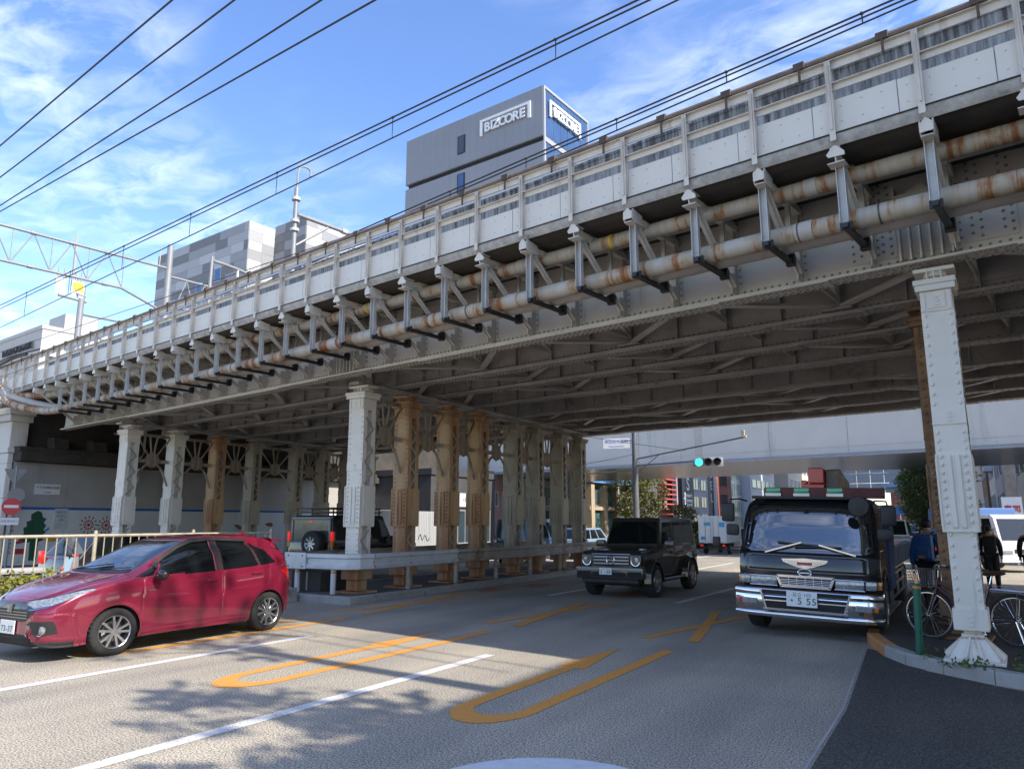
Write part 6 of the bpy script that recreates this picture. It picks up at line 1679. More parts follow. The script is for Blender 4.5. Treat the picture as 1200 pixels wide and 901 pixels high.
for (cy_, cz_, ra) in ((3.05, 1.62, .36), (3.78, 1.60, .36)):
    pr_l, py_l = [], []
    for k in range(12):
        a = 2 * math.pi * k / 12
        for (r0, r1, L_) in ((.12, .22, pr_l), (.27, .36, py_l)):
            d = Vector((math.cos(a), math.sin(a))); n_ = Vector((-d.y, d.x)) * .025
            p0, p1 = d * r0, d * r1
            L_.append([(cy_ + p0.x + n_.x, cz_ + p0.y + n_.y), (cy_ + p0.x - n_.x, cz_ + p0.y - n_.y), (cy_ + p1.x - n_.x, cz_ + p1.y - n_.y), (cy_ + p1.x + n_.x, cz_ + p1.y + n_.y)])
    pr_l.append([(cy_ + .07 * math.cos(t), cz_ + .07 * math.sin(t)) for t in np.linspace(0, 2 * math.pi, 9)[:-1]])
    mural('painted_firework', pr_l, MR); mural('painted_firework', py_l, MBR)
random.seed(12)
for (y, z, m) in ((8.6, 1.75, MBR), (8.75, 1.45, MY), (9.6, 1.1, MY), (10.4, 1.5, MBR), (11.2, 1.2, MY), (12.3, 1.6, MBR), (13.6, 1.4, MR), (15.0, 1.3, MBL), (16.4, 1.6, MBR), (18.2, 1.5, MR), (20.0, 1.3, MBR)):
    a = random.uniform(-.6, .8); pts = []
    for t in np.linspace(0, 2 * math.pi, 9)[:-1]:
        u, v_ = .26 * math.cos(t), .10 * math.sin(t) * (1 + .5 * math.cos(t)); pts.append((y + u * math.cos(a) - v_ * math.sin(a), z + u * math.sin(a) + v_ * math.cos(a)))
    mural('painted_leaf', [pts], m)
RX = (R(90), 0, R(90))                                               # reads from +X
def wall_sign(name, y, z, w, h, lines, m, tm, label):
    t = thing(name, label, 'sign', (-30.5, 14.3 + y, z))
    s = MB(); s.box(.006, .03, -w / 2, w / 2, -h / 2, h / 2); s.build('plate', m, t)
    for (txt, zz, sz, tmm) in lines: text('lettering', txt, sz, tmm or tm, t, (.032, 0, zz), RX, 1.0, .001)
    return t
WS = mat('white_sign_enamel', (.68, .68, .67), .45, var=.05)
wall_sign('wall_sign', 1.3, 2.98, .95, .40, [('千代田橋架道橋', .06, .125, None), ('中央線', -.12, .08, None)], WS, PRINT_K, 'white bridge name plate high on the painted wall, left end')
wall_sign('notice_board', 1.92, 1.86, .50, .78, [('お知らせ', .25, .09, None), ('駐車禁止', .1, .09, MBL), ('注意', -.05, .09, None), ('________', -.2, .07, None)], mat('pale_grey_notice', (.48, .50, .48), .6, var=.1), PRINT_K, 'grey paper notice on the wall right of the painted pine')
wall_sign('warning_sign', 4.25, 2.28, .5, .36, [('危険', .05, .14, mat('white_print', (.7, .7, .7), .5, var=0)), ('注意', -.1, .09, MATS['white_print'])], mat('red_sign_enamel', (.42, .03, .04), .5, var=.1), PRINT_K, 'small red warning sign above the fireworks, by the first left column')
vt = thing('vertical_inscription', 'column of small black painted characters left of the painted pine', 'lettering', (-30.5, 14.3 + .2, 0))
for k, ch in enumerate('神田川を美しくする会'): text('character', ch, .13, MKB, vt, (.008, 0, 2.05 - k * .16), RX, 1, .0015)

# white pier and the arch viaduct that carries on to the left
pier = thing('concrete_pier', 'pale concrete pier with a moulded cap at the left end of the viaduct', 'pier', (-32.15, 14.4, 0))
s = MB(); s.cbox(-1.5, 1.5, -.28, .35, .1, 4.3, .03); s.build('shaft', CONC_W, pier)
s = MB(); s.cbox(-1.56, 1.56, -.34, .4, 4.3, 4.5, .03); s.cbox(-1.5, 1.5, -.28, .35, 4.5, 5.5, .03); s.cbox(-1.6, 1.6, -.4, .45, 5.5, 5.75, .04); s.cbox(-1.66, 1.66, -.46, .5, 5.75, 6.0, .03); s.build('cap', CONC_W, pier)
for k in range(3):
    s = MB(); s.box(-1.502, 1.502, -.283, .352, 1.3 + k * 1.3, 1.32 + k * 1.3); s.build('joint', CONC, pier)
av = thing('concrete_viaduct', 'concrete viaduct continuing to the left beyond the pale pier', 'railway bridge', BP(33.2, 0, 0), BRZ)
s = MB(); s.box(.2, 60, -14, 1.2, .1, 6.2); s.build('wall', CONC_W, av)
s = MB(); s.box(-1.0, 60, -14, 1.7, 6.2, 6.5); s.box(-1.0, 60, 1.5, 1.6, 6.5, 7.0); s.build('cornice', CONC, av)
s = MB()
for k in range(40): s.box(.2 + k * .97, .26 + k * .97, 1.6, 1.66, 6.5, 7.45)
s.box(-1.2, 40, 1.6, 1.64, 7.38, 7.45); s.box(-1.2, 40, 1.6, 1.64, 6.98, 7.03); s.build('railing', RAIL_C, av, kind='stuff')

# no-entry sign on its post
ne = thing('no_entry_sign', 'red no entry disc with a small plate below on a pole by the left pier', 'road sign', (-29.6, 14.0, .14))
s = MB(); s.tube([(0, 0, 0), (0, 0, 3.6)], .038, 10); s.build('pole', GALV_L, ne, smooth=True)
fce = Vector((29.6, -14.0, 0)).normalized(); nrz = math.atan2(fce.y, fce.x) + R(90)
s = MB(); s.lathe([(0, -.008), (.30, -.008), (.30, .008), (0, .008)], 36, axis='y'); d = s.build('disc', mat('red_sign_face', (.50, .02, .03), .4, var=.05), ne); d.location = (.05, -.06, 2.15); d.rotation_euler = (0, 0, nrz)
s = MB(); s.box(-.22, .22, -.014, -.009, -.05, .05); s.build('white_bar', WS, d)
s = MB(); s.box(-.27, .27, -.008, .008, -.13, .13); p_ = s.build('plate', WS, ne); p_.location = (.05, -.06, 1.62); p_.rotation_euler = (0, 0, nrz)
text('lettering', '自転車を除く', .085, PRINT_K, p_, (0, -.0095, 0), FRONT, 1, .0005)
s = MB(); s.prism([(-.36, .30), (.36, .30), (0, -.32)], 'y', -.006, .006); b_ = s.build('sign_back', mat('grey_sign_back', (.20, .20, .205), .6, .2, var=.1), ne); b_.location = (.0, -.03, 3.2); b_.rotation_euler = (0, 0, nrz)
s = MB(); s.lathe([(0, -.006), (.27, -.006), (.27, .006), (0, .006)], 28, axis='y'); b2 = s.build('sign_back', MATS['grey_sign_back'], ne); b2.location = (.08, .04, 2.55); b2.rotation_euler = (0, 0, nrz)

# traffic signal on a long arm
sg = thing('traffic_signal', 'grey pole with a horizontal three lamp signal showing green on a long arm', 'traffic light', (-12.75, 32.2, .12))
s = MB(); s.tube([(0, 0, 0), (0, 0, 3.2), (0, 0, 5.95)], [.16, .14, .11], 14); s.build('pole', mat('dark_grey_pole_paint', (.12, .125, .13), .5, .2, var=.15, scale=3), sg, smooth=True)
POLE_D = MATS['dark_grey_pole_paint']
ax_ = Vector((.97, -.22, 0)).normalized()
def arm(p, q, r, name='arm'):
    s = MB(); s.tube([p, q], r, 8); return s.build(name, POLE_D, sg, smooth=True)
arm((0, 0, 4.45), tuple(ax_ * 5.4 + Vector((0, 0, 5.05))), .035); arm((0, 0, 4.15), tuple(ax_ * 3.2 + Vector((0, 0, 4.2))), .035); arm((0, 0, 3.75), tuple(ax_ * 1.35 + Vector((0, 0, 4.6))), .02)
arm((0, 0, 3.95), tuple(-ax_ * 2.7 + Vector((0, 0, 3.9))), .03); arm((0, 0, 5.3), tuple(-ax_ * .55 + Vector((0, 0, 5.35))), .02)
s = MB(); e_ = ax_ * 5.4; s.cbox(e_.x - .12, e_.x + .12, e_.y - .1, e_.y + .1, 5.04, 5.12, .02); s.cbox(e_.x - .07, e_.x + .05, e_.y - .06, e_.y + .06, 5.12, 5.36, .02); s.build('camera', mat('gold_camera_housing', (.45, .38, .25), .5, var=.1), sg)  # camera housing in one even gold tone
head = MB(); head.cbox(-.62, .62, -.10, .12, -.20, .20, .06); hd = head.build('signal_head', mat('grey_signal_housing', (.30, .31, .32), .5, var=.1), sg, smooth=True)
hp = ax_ * 3.45; hd.location = (hp.x + .25, hp.y, 4.12); hd.rotation_euler = (0, 0, R(16))
for k, m in ((-1, mat('lit_green_signal', (.02, .5, .35), .3, var=0, emit=(.02, 1.0, .62), emit_s=2.2)), (0, BLACK), (1, BLACK)):
    l = MB(); l.lathe([(0, -.03), (.12, -.025), (.15, 0)], 20, axis='y', origin=(k * .38, -.10, 0)); l.build('signal_lens', m, hd, smooth=True)
    v_ = MB(); pts = arc(k * .38, 0, .175, 0, 180, 12); pts2 = arc(k * .38, 0, .16, 180, 0, 12)
    v_.prism(pts + pts2, 'y', -.28, -.10); v_.build('visor', POLE_D, hd)
sb_ = thing('place_name_sign', 'white place name board with blue lettering fixed to the signal pole', 'sign', (-13.75, 32.45, 5.38), R(14))
s = MB(); s.box(-.62, .62, -.02, .02, -.24, .24); s.build('board', WS, sb_)
BLP = mat('blue_print', (.03, .12, .42), .5, var=0)
text('lettering', '神田佐久間町', .20, BLP, sb_, (0, -.022, .06), FRONT, .95, .001); text('lettering', 'Kanda-sakumacho', .10, BLP, sb_, (0, -.022, -.14), FRONT, 1, .001)
s2 = thing('traffic_signal', 'small green signal half hidden by the rear columns on the island', 'traffic light', (-21.0, 36.0, .14))
s = MB(); s.tube([(0, 0, 0), (0, 0, 5.2)], .09, 10); s.build('pole', POLE_D, s2, smooth=True)
s = MB(); s.tube([(0, 0, 4.7), (2.2, -.2, 4.75)], .03, 8); s.build('arm', POLE_D, s2)
h2 = MB(); h2.cbox(-.55, .55, -.1, .1, -.18, .18, .05); ho = h2.build('signal_head', MATS['grey_signal_housing'], s2, smooth=True); ho.location = (2.4, -.2, 4.7); ho.rotation_euler = (0, 0, R(25))
for k, m in ((-1, MATS['lit_green_signal']), (0, BLACK), (1, BLACK)):
    l = MB(); l.lathe([(0, -.02), (.14, 0)], 16, axis='y', origin=(k * .35, -.1, 0)); l.build('signal_lens', m, ho)

# green post on the kerb
gp = thing('bollard_post', 'leaning dark green bollard post with an orange band on the kerb corner', 'bollard', (-.62, 10.75, .14), 0)
gp.rotation_euler = (R(1), R(2.5), 0)
s = MB(); s.tube([(0, 0, 0), (0, 0, .86)], .045, 14); s.build('post', mat('dark_green_post', (.008, .10, .065), .4, var=.15, scale=5), gp, smooth=True)
s = MB(); s.tube([(0, 0, .80), (0, 0, .825)], .047, 14); s.build('band', LAMP_O, gp, smooth=True)
s = MB(); s.tube([(0, 0, .86), (0, 0, .95)], [.03, .012], 10); s.build('cap', LAMP_O, gp)

# hoarding and kiosk on the far pavement
hb2 = thing('site_hoarding', 'white corrugated site hoarding with black scrawls on the far pavement', 'hoarding', (-24.8, 26.9, .14))
HW = mat('shade_grey_sheet', (.33, .335, .34), .45, var=.05, scale=1)  # white sheeting toned grey, its shade put into the colour
for k in range(7):
    s = MB(); s.box(-.04, 0, k * .95 + .01, k * .95 + .94, 0, 2.15)
    for q in range(6): s.box(0, .015, k * .95 + .08 + q * .15, k * .95 + .14 + q * .15, .05, 2.12)
    s.build('sheet', HW, hb2)
for (y0, z0) in ((1.2, .7), (4.7, .65)):
    s = MB(); pts = smooth_path([(.02, y0, z0), (.02, y0 + .2, z0 + .3), (.02, y0 + .35, z0), (.02, y0 + .6, z0 + .25), (.02, y0 + .8, z0 - .05), (.02, y0 + 1.0, z0 + .1)], 5); s.tube(pts, .022, 5); s.build('scrawl', MKB, hb2)
lpst = thing('lamp_post', 'thin black lamp post standing before the painted wall', 'lamp post', (-24.6, 20.2, .14))
s = MB(); s.tube([(0, 0, 0), (0, 0, 3.5)], [.06, .04], 10); s.build('pole', BLACK, lpst, smooth=True)
s = MB(); s.cbox(-.35, .35, -.09, .09, 3.5, 3.62, .04); s.build('lamp_head', BLACK, lpst)
np_ = thing('no_parking_pole', 'striped red and white parking sign pole before the shop front', 'road sign', (-24.4, 39.6, .14))
s = MB(); s.tube([(0, 0, 0), (0, 0, 3.6)], .04, 8); s.build('pole', GALV_L, np_)
for k in range(4):
    s = MB(); s.tube([(0, 0, 2.0 + k * .42), (0, 0, 2.22 + k * .42)], .1, 10); s.build('band', MATS['red_sign_face'], np_)
# ------------------------------------------------------------------ buildings
PANE = mat('window_glass', (.03, .045, .055), .08, var=.2, scale=.5, spec=.9)
PANE_T = mat('teal_window_glass', (.05, .12, .125), .1, var=.3, scale=.8, spec=.9)
PANE_B = mat('sky_blue_curtain_glass', (.055, .11, .22), .06, .35, var=.15, scale=.4, spec=.9)
FRAME_M = mat('aluminium_frame', (.45, .46, .47), .4, .5, var=.08)
def building(name, label, x0, x1, y0, y1, h, wall, cat='building', group=None, front=None, side=None, side_x=1, roof=True, rz=0.0, z0=.1):
    """front = windows on the -Y face, side = windows on the +X (or -X) face: dict(rows, cols, w, h, z, dz, pane, frame, u0, u1)"""
    b = thing(name, label, cat, (x0, y0, z0), rz, group)
    L, D_ = x1 - x0, y1 - y0
    s = MB(); s.box(0, L, 0, D_, 0, h); wo = s.build('wall', wall, b)
    if roof:
        s = MB(); s.box(-.12, L + .12, -.12, D_ + .12, h, h + .35); s.build('parapet', wall, b)
    for face, spec in (('f', front), ('s', side)):
        if not spec: continue
        span = L if face == 'f' else D_
        u0, u1 = spec.get('u0', .06), spec.get('u1', .94)
        n = spec['cols']; w = spec.get('w', .7) * (u1 - u0) * span / n
        for r_ in range(spec['rows']):
            z = spec.get('z', 1.2) + r_ * spec.get('dz', 3.2)
            if z + spec['h'] > h - .1: break
            for c_ in range(n):
                u = (u0 + (u1 - u0) * (c_ + .5) / n) * span
                m = MB(); g = MB()
                t = .10
                def bx(mm, a0, a1, d0, d1, za, zb):
                    if face == 'f': mm.box(u + a0, u + a1, -d1, -d0, za, zb)
                    else:
                        X = L if side_x > 0 else 0
                        mm.box(X + side_x * d0, X + side_x * d1, u + a0, u + a1, za, zb)
                hw = w / 2
                bx(m, -hw, hw, .002, .09, z, z + .07); bx(m, -hw, hw, .002, .06, z + spec['h'] - .06, z + spec['h']); bx(m, -hw, -hw + .06, .002, .06, z + .07, z + spec['h'] - .06); bx(m, hw - .06, hw, .002, .06, z + .07, z + spec['h'] - .06)
                if spec.get('mull', True): bx(m, -.025, .025, .002, .05, z + .07, z + spec['h'] - .06)
                bx(g, -hw + .06, hw - .06, .003, .02, z + .07, z + spec['h'] - .06)
                f = m.build('window', spec.get('frame', FRAME_M), b); g.build('pane', spec.get('pane', PANE), f)
    return b
def panel_mat(name, cols, sx, sz, rough=.6, seam=(.1, .1, .1), offs=.5, mortar=.012):
    m = bpy.data.materials.new(name); m.use_nodes = True; MATS[name] = m
    return m
# ---- the grey tower with the big letters: charcoal cladding left, blue glass right
TWR = mat('charcoal_cladding', (.235, .24, .255), .5, .1, var=.06, scale=.25, dirt=(.15, .155, .165), dirt_amt=.3, dirt_scale=.15)
TWR2 = mat('charcoal_cladding_lower', (.25, .255, .27), .5, .1, var=.05, scale=.25)
tx, ty = -33.5, 62.0
tw = thing('office_tower', 'charcoal grey office tower with white BIZCORE letters and a blue glass side', 'building', (tx, ty, 0), R(-5.5))
TL, TD, TH = 19.7, 9.0, 46.6
s = MB(); s.box(-TL, 0, 0, TD, 40.9, TH); s.build('upper_block', TWR, tw)
s = MB(); s.box(-TL + .25, -.25, .25, TD - .25, 40.35, 40.9); s.build('recess', DARK, tw)
s = MB(); s.box(-TL, 0, 0, TD, .1, 40.35); s.build('lower_block', TWR2, tw)
for k in range(20):                                               # vertical cladding strips and their floor joints, left face
    for (za, zb) in ((40.95, TH - .05), (36.9, 40.3), (33.4, 36.87), (29.9, 33.37), (26, 29.87)):
        if zb < 30 and k > 20: continue
        s = MB(); w_ = TL / 20; s.box(-TL + k * w_ + .005, -TL + (k + 1) * w_ - .005, -.045, -.002, za, zb); s.build('cladding_panel', TWR if za > 40.5 else TWR2, tw)
for (z, h_, m) in ((42.3, 2.2, PANE), (36.9, 3.0, PANE_B), (33.5, 3.0, PANE_B)):
    s = MB(); s.box(-11.6, -10.5, -.10, -.05, z, z + h_); f = s.build('window', PLAST, tw); s = MB(); s.box(-11.45, -10.65, -.12, -.10, z + .1, z + h_ - .1); s.build('pane', m, f)
s = MB(); s.box(-8.8, -6.7, -.09, -.05, 36.0, 37.6); s.build('louvre', DARK, tw)
s = MB()
for k in range(7): s.box(-8.75, -6.75, -.13, -.09, 36.05 + k * .22, 36.15 + k * .22)
s.build('louvre_blades', mat('bronze_louvre', (.10, .09, .08), .5, .3, var=.1), tw, kind='stuff')
for k in range(6):                                                # curtain wall on the right face
    for r_, (za, zb) in enumerate(((44.0, 46.2), (41.1, 43.9), (36.9, 40.2), (33.4, 36.8), (30, 33.3))):
        s = MB(); wd = (TD - .8) / 6; s.box(.005, .05, .5 + k * wd + .05, .5 + (k + 1) * wd - .05, za, zb); s.build('glass_panel', PANE_B, tw)
FRW = mat('white_tower_frame', (.36, .37, .39), .4, .3, var=.03)
s = MB(); s.box(.003, .14, 0, .22, .1, TH); s.box(.003, .14, .22, TD, TH - .28, TH); s.box(.003, .14, TD - .2, TD, .1, TH - .28); s.box(.003, .14, .22, TD - .2, 40.35, 40.8); s.build('frame', FRW, tw)
LETW = mat('white_sign_letter', (.72, .73, .74), .4, var=.02)
for (px_, rot, tag_) in ((-4.0, FRONT, 'f'), (0, RX, 's')):
    def sgn(a, b, z0, z1, dep=.16):
        m = MB()
        if tag_ == 'f': m.box(a, b, -.05 - dep, -.05, z0, z1)
        else: m.box(.14, .14 + dep, a, b, z0, z1)
        return m
    a0, a1 = (-8.3, -1.5) if tag_ == 'f' else (.9, 7.1)
    m = sgn(a0, a1, 45.02, 45.3); fo = m.build('sign_bracket', LETW, tw)
    m = sgn(a0, a0 + .34, 43.4, 45.02); m.build('sign_bracket', LETW, tw); m = sgn(a1 - .34, a1, 43.4, 45.02); m.build('sign_bracket', LETW, tw)
    word = 'BIZCORE'; ws_ = [.85, .42, .8, .9, .95, .9, .78]; tot = sum(ws_); sc = (a1 - a0 - 1.3) / tot; u = a0 + .65
    for ch, w_ in zip(word, ws_):
        c_ = u + w_ * sc / 2; u += w_ * sc
        loc = (c_, -.2, 44.15) if tag_ == 'f' else (.28, c_, 44.15)
        lt = text('letter', ch, 1.45, LETW, tw, loc, rot, .98, .09, bold=.035)
# ---- patchwork grey office building
PW = [mat('patch_grey_%s' % n, c, .6, 0, var=.04, scale=.4) for n, c in (('pale', (.40, .41, .42)), ('mid', (.26, .265, .275)), ('dark', (.155, .155, .16)), ('plain', (.33, .335, .345)))]
pb = thing('patchwork_office', 'grey office block clad in light and dark chequer panels behind the viaduct', 'building', (-75.7, 60.0, 0), R(-5.5))
PL, PH = 22.5, 40.1
s = MB(); s.box(-PL, 0, 0, 4.0, .1, PH); s.build('left_block', PW[3], pb)
random.seed(21)
nc, nr = 24, 11
for r_ in range(nr):
    c_ = 0
    while c_ < nc:
        run = random.choice((3, 4, 4, 5, 6)); run = min(run, nc - c_)
        w_ = PL / nc; z1 = PH - r_ * 1.28
        s = MB(); s.box(-PL + c_ * w_ + .01, -PL + (c_ + run) * w_ - .01, -.06, -.002, z1 - 1.265, z1 - .01); s.build('cladding_panel', random.choice((PW[0], PW[1], PW[1], PW[2], PW[3], PW[3])), pb)
        c_ += run
    for (a, b) in ((0.02, 2.0), (2.0, 3.95)):
        s = MB(); s.box(.002, .05, a, b - .02, PH - r_ * 1.28 - 1.265, PH - r_ * 1.28 - .01); s.build('cladding_panel', random.choice((PW[0], PW[3], PW[1])), pb)
for (x, r_) in ((-7.2, 4), (-11.5, 5), (-18.2, 6), (-15.6, 6), (-5.5, 8), (-9.0, 8)):
    z = PH - r_ * 1.28
    s = MB(); s.box(x, x + 1.5, -.11, -.06, z - 1.9, z); f = s.build('window', FRAME_M, pb); s = MB(); s.box(x + .1, x + 1.4, -.125, -.11, z - 1.8, z - .1); s.build('pane', PANE_B, f)
s = MB(); s.box(0, 6.5, 4.0, 15.5, .1, PH + .4); s.build('right_block', PW[3], pb)
s = MB(); s.box(.002, 6.5, 3.94, 3.998, .1, PH + .4); s.build('recess_face', PW[2], pb)
for r_ in range(12):
    y = 4.02
    while y < 15.4:
        w_ = min(random.choice((1.6, 2.4, 3.3)), 15.48 - y)
        s = MB(); z1 = PH + .4 - r_ * 1.28; s.box(6.502, 6.55, y, y + w_ - .02, z1 - 1.265, z1 - .01); s.build('cladding_panel', random.choice((PW[0], PW[0], PW[3], PW[1])), pb); y += w_
    for q in range(3):
        s = MB(); z1 = PH + .4 - r_ * 1.28; s.box(.1 + q * 2.13, .1 + q * 2.13 + 2.1, 3.90, 3.94, z1 - 1.265, z1 - .01); s.build('cladding_panel', PW[2] if (q + r_) % 3 else PW[1], pb)
s = MB(); s.tube([(-17, 2, PH), (-17, 2, PH + 2.2)], .06, 6); s.build('rod', FRAME_M, pb)
# ---- hotel with lettering at far left
HB = mat('pale_hotel_render', (.43, .42, .41), .8, var=.05, scale=.3)
ht = thing('hotel_building', 'pale hotel block with dark WASHINGTON HOTEL letters at the far left', 'building', (-121.0, 58.5, 0), R(-6))
s = MB(); s.box(-46, 0, 0, 10.5, .1, 32.0); s.build('wall', HB, ht)
s = MB(); s.box(-6, 0.1, 3, 8, 32.0, 34.6); s.build('plant_room', HB, ht)
s = MB(); s.box(-46, .15, -.15, 10.6, 31.5, 32.1); s.build('parapet', HB, ht)
text('letters', 'WASHINGTON HOTEL', 1.7, PRINT_K, ht, (-8.6, -.25, 29.2), FRONT, .72, .08)
for k in range(5):
    s = MB(); s.box(.004, .05, .8 + k * 1.9, 2.2 + k * 1.9, 26.0, 27.4); f = s.build('window', FRAME_M, ht); s = MB(); s.box(.05, .06, .9 + k * 1.9, 2.1 + k * 1.9, 26.1, 27.3); s.build('pane', PANE, f)

# ---- street buildings seen under the second viaduct, left side of the road from near to far
TAN = mat('tan_stone', (.42, .33, .22), .7, var=.1, scale=.8); GRY = mat('grey_render', (.30, .305, .32), .7, var=.08, scale=.6); DGR = mat('dark_shop_wall', (.05, .05, .055), .7, var=.2, scale=.8)
BRK = mat('red_brick_wall', (.27, .085, .055), .8, var=.2, scale=3, bump=.2, bscale=25); WHB = mat('white_building_tile', (.55, .555, .56), .6, var=.06, scale=.5); BEI = mat('beige_render', (.50, .45, .36), .8, var=.08, scale=.5); PNK = mat('dusky_brown_render', (.24, .16, .14), .8, var=.1, scale=.6)
NAV = mat('navy_sign_panel', (.010, .014, .028), .5, var=.1)
b = building('shop_building', 'low dark shop building with a lit white fascia sign behind the columns', -38, -26.2, 34.5, 41.4, 4.3, DGR, front=dict(rows=1, cols=3, w=.8, h=2.0, z=.3, pane=PANE), side=dict(rows=1, cols=3, w=.8, h=2.0, z=.3, pane=PANE), z0=.14)
s = MB(); s.box(11.8, 11.95, 2.6, 4.9, 2.5, 3.3); sgnb = s.build('fascia_sign', mat('lit_white_sign', (.55, .57, .55), .5, var=0, emit=(.9, .95, .9), emit_s=.15), b)
text('lettering', 'HOTEL', .5, PRINT_K, sgnb, (11.96, 3.75, 2.9), RX, 1, .005)
b = building('narrow_house', 'dusky brown house with one small window beside the dark shop', -36, -27.0, 41.6, 45.4, 4.6, PNK, front=dict(rows=1, cols=3, w=.35, h=1.0, z=2.6, pane=PANE), side=dict(rows=1, cols=2, w=.4, h=1.0, z=2.6), z0=.14)
b = building('office_building', 'grey concrete building with teal windows behind the rear columns', -42, -26.6, 45.6, 55.4, 4.65, GRY, side=dict(rows=1, cols=4, w=.8, h=1.5, z=2.7, dz=3.4, pane=PANE_T), roof=False, z0=.14)
for k in range(3):
    s = MB(); s.box(15.41, 15.45, .4 + k * 3.1, 3.2 + k * 3.1, .1, 2.4); s.build('shutter', DGR, b)
b = building('showroom_building', 'building with tan stone columns, teal glazing and a sky blue fascia', -42, -26.6, 56.0, 64.5, 12, GRY, side=dict(rows=1, cols=3, w=.86, h=1.7, z=2.9, pane=PANE_T, u0=.08, u1=.96), z0=.14)
for k in range(4):
    s = MB(); s.box(15.4, 15.9, .1 + k * 2.6, .75 + k * 2.6, 0, 4.7); s.build('stone_column', TAN, b)
s = MB(); s.box(15.4, 16.1, 0, 8.5, 4.8, 5.7); s.build('blue_fascia', mat('sky_blue_fascia', (.10, .28, .55), .5, var=.05), b)
s = MB(); s.box(15.4, 15.8, 0, 8.5, 2.55, 2.85); s.build('canopy', TAN, b)
for k in range(3):
    s = MB(); s.box(15.41, 15.5, .85 + k * 2.6, 2.6 + k * 2.6, .2, 2.5); s.build('shop_window', PANE_T, b)
b = building('apartment_block', 'dark block with red slatted balconies beyond the street tree', -42, -26.4, 65.5, 77.4, 22, mat('dark_blue_grey_wall', (.10, .11, .14), .6, var=.1, scale=.6), side=dict(rows=9, cols=4, w=.8, h=1.2, z=.8, dz=2.1, pane=PANE), z0=.14)
for k in range(30):
    s = MB(); s.box(15.61, 16.5, 7.0, 10.6, .8 + k * .5, .92 + k * .5); s.build('red_slat', mat('coral_red_slat', (.50, .09, .07), .5, var=.1), b)
s = MB(); s.box(15.61, 15.9, 10.7, 11.8, 0, 20); s.build('navy_fin', NAV, b)
b = building('hotel_block', 'grey hotel block with a navy vertical banner and white emblem', -42, -26.2, 78, 89.5, 25, mat('cool_grey_render', (.36, .37, .40), .7, var=.06, scale=.5), side=dict(rows=11, cols=2, w=.72, h=1.25, z=1.2, dz=2.0, pane=PANE, u0=.45, u1=.98), front=dict(rows=8, cols=4, w=.6, h=1.4, z=1.4, dz=2.4), z0=.14)
s = MB(); s.box(15.81, 16.3, .3, 4.4, 3.1, 12.0); bn_ = s.build('banner', NAV, b)
s = MB(); s.box(15.8, 16.5, -.2, 4.5, 0, 1.5); s.build('tan_base', TAN, b)
lw_ = mat('white_banner_print', (.6, .62, .64), .5, var=0)
text('emblem', 'S', 2.0, lw_, bn_, (16.32, 2.3, 5.6), RX, 1.2, .01, bold=.03)
for (w_, z_) in (('Smart', 4.45), ('Tower', 3.9), ('Hotel', 3.4)): text('lettering', w_, .62, lw_, bn_, (16.32, 2.3, z_), RX, 1.8, .01, bold=.02)
b = building('sign_tower', 'slim navy tower with white vertical lettering beside the brick block', -42, -26.3, 90, 93.0, 28, NAV, z0=.14)
for k, ch in enumerate('HOTEL'): text('lettering', ch, 1.5, lw_, b, (15.72, 1.4, 10.4 - k * 1.5), RX, 1.5, .01)
s = MB(); s.box(15.7, 16.0, 2.3, 2.6, 1, 14); s.build('white_strip', WHB, b)
b = building('brick_block', 'red brick apartment block with square dark openings', -42, -26.5, 93.4, 101, 28, BRK, side=dict(rows=11, cols=1, w=.62, h=1.4, z=1.3, dz=2.4, pane=DARK, frame=BRK, mull=False, u0=.2, u1=.9), z0=.14)
b = building('glass_building', 'pale building with a glass grid front past the brick block', -42, -26.5, 101.6, 107, 32, mat('pale_green_glass_wall', (.30, .36, .36), .3, var=.1, scale=.5), side=dict(rows=12, cols=4, w=.85, h=1.7, z=.6, dz=2.2, pane=PANE_T), z0=.14)
b = building('white_office_block', 'white office block with long teal window bands above the black lorry', -46, -25.5, 108, 124, 34, WHB, side=dict(rows=13, cols=5, w=.92, h=1.2, z=1.6, dz=2.4, pane=PANE_T, mull=False), front=dict(rows=12, cols=5, w=.6, h=1.2, z=1.6, dz=2.4), z0=.14)
b = building('beige_block', 'plain beige apartment block behind the red crane post', -44, -24.5, 130, 152, 34, BEI, side=dict(rows=12, cols=6, w=.6, h=1.3, z=2, dz=2.7), front=dict(rows=12, cols=4, w=.35, h=1.2, z=2, dz=2.7), z0=.14)
b = building('pale_block', 'white and tan block further down the left side of the street', -46, -23.5, 160, 190, 36, WHB, side=dict(rows=12, cols=5, w=.6, h=1.4, z=2, dz=2.9, pane=PANE_B), front=dict(rows=12, cols=4, w=.5, h=1.4, z=2, dz=2.9, pane=PANE_B), z0=.14)
far = [(-46, -25, 215, 250, 30, BEI, 'ochre block closing the far end of the street, left'), (-24, -6, 330, 350, 26, BRK, 'reddish block at the far end of the road behind the queue'), (-5, 14, 300, 330, 30, WHB, 'white block at the far end of the road behind the trees'), (-70, -48, 250, 290, 40, GRY, 'grey slab far away behind the left hand blocks')]
for (x0, x1, y0, y1, h, m, l) in far: building('far_block', l, x0, x1, y0, y1, h, m, front=dict(rows=9, cols=6, w=.5, h=1.4, z=2, dz=3.0, pane=PANE), z0=.1)
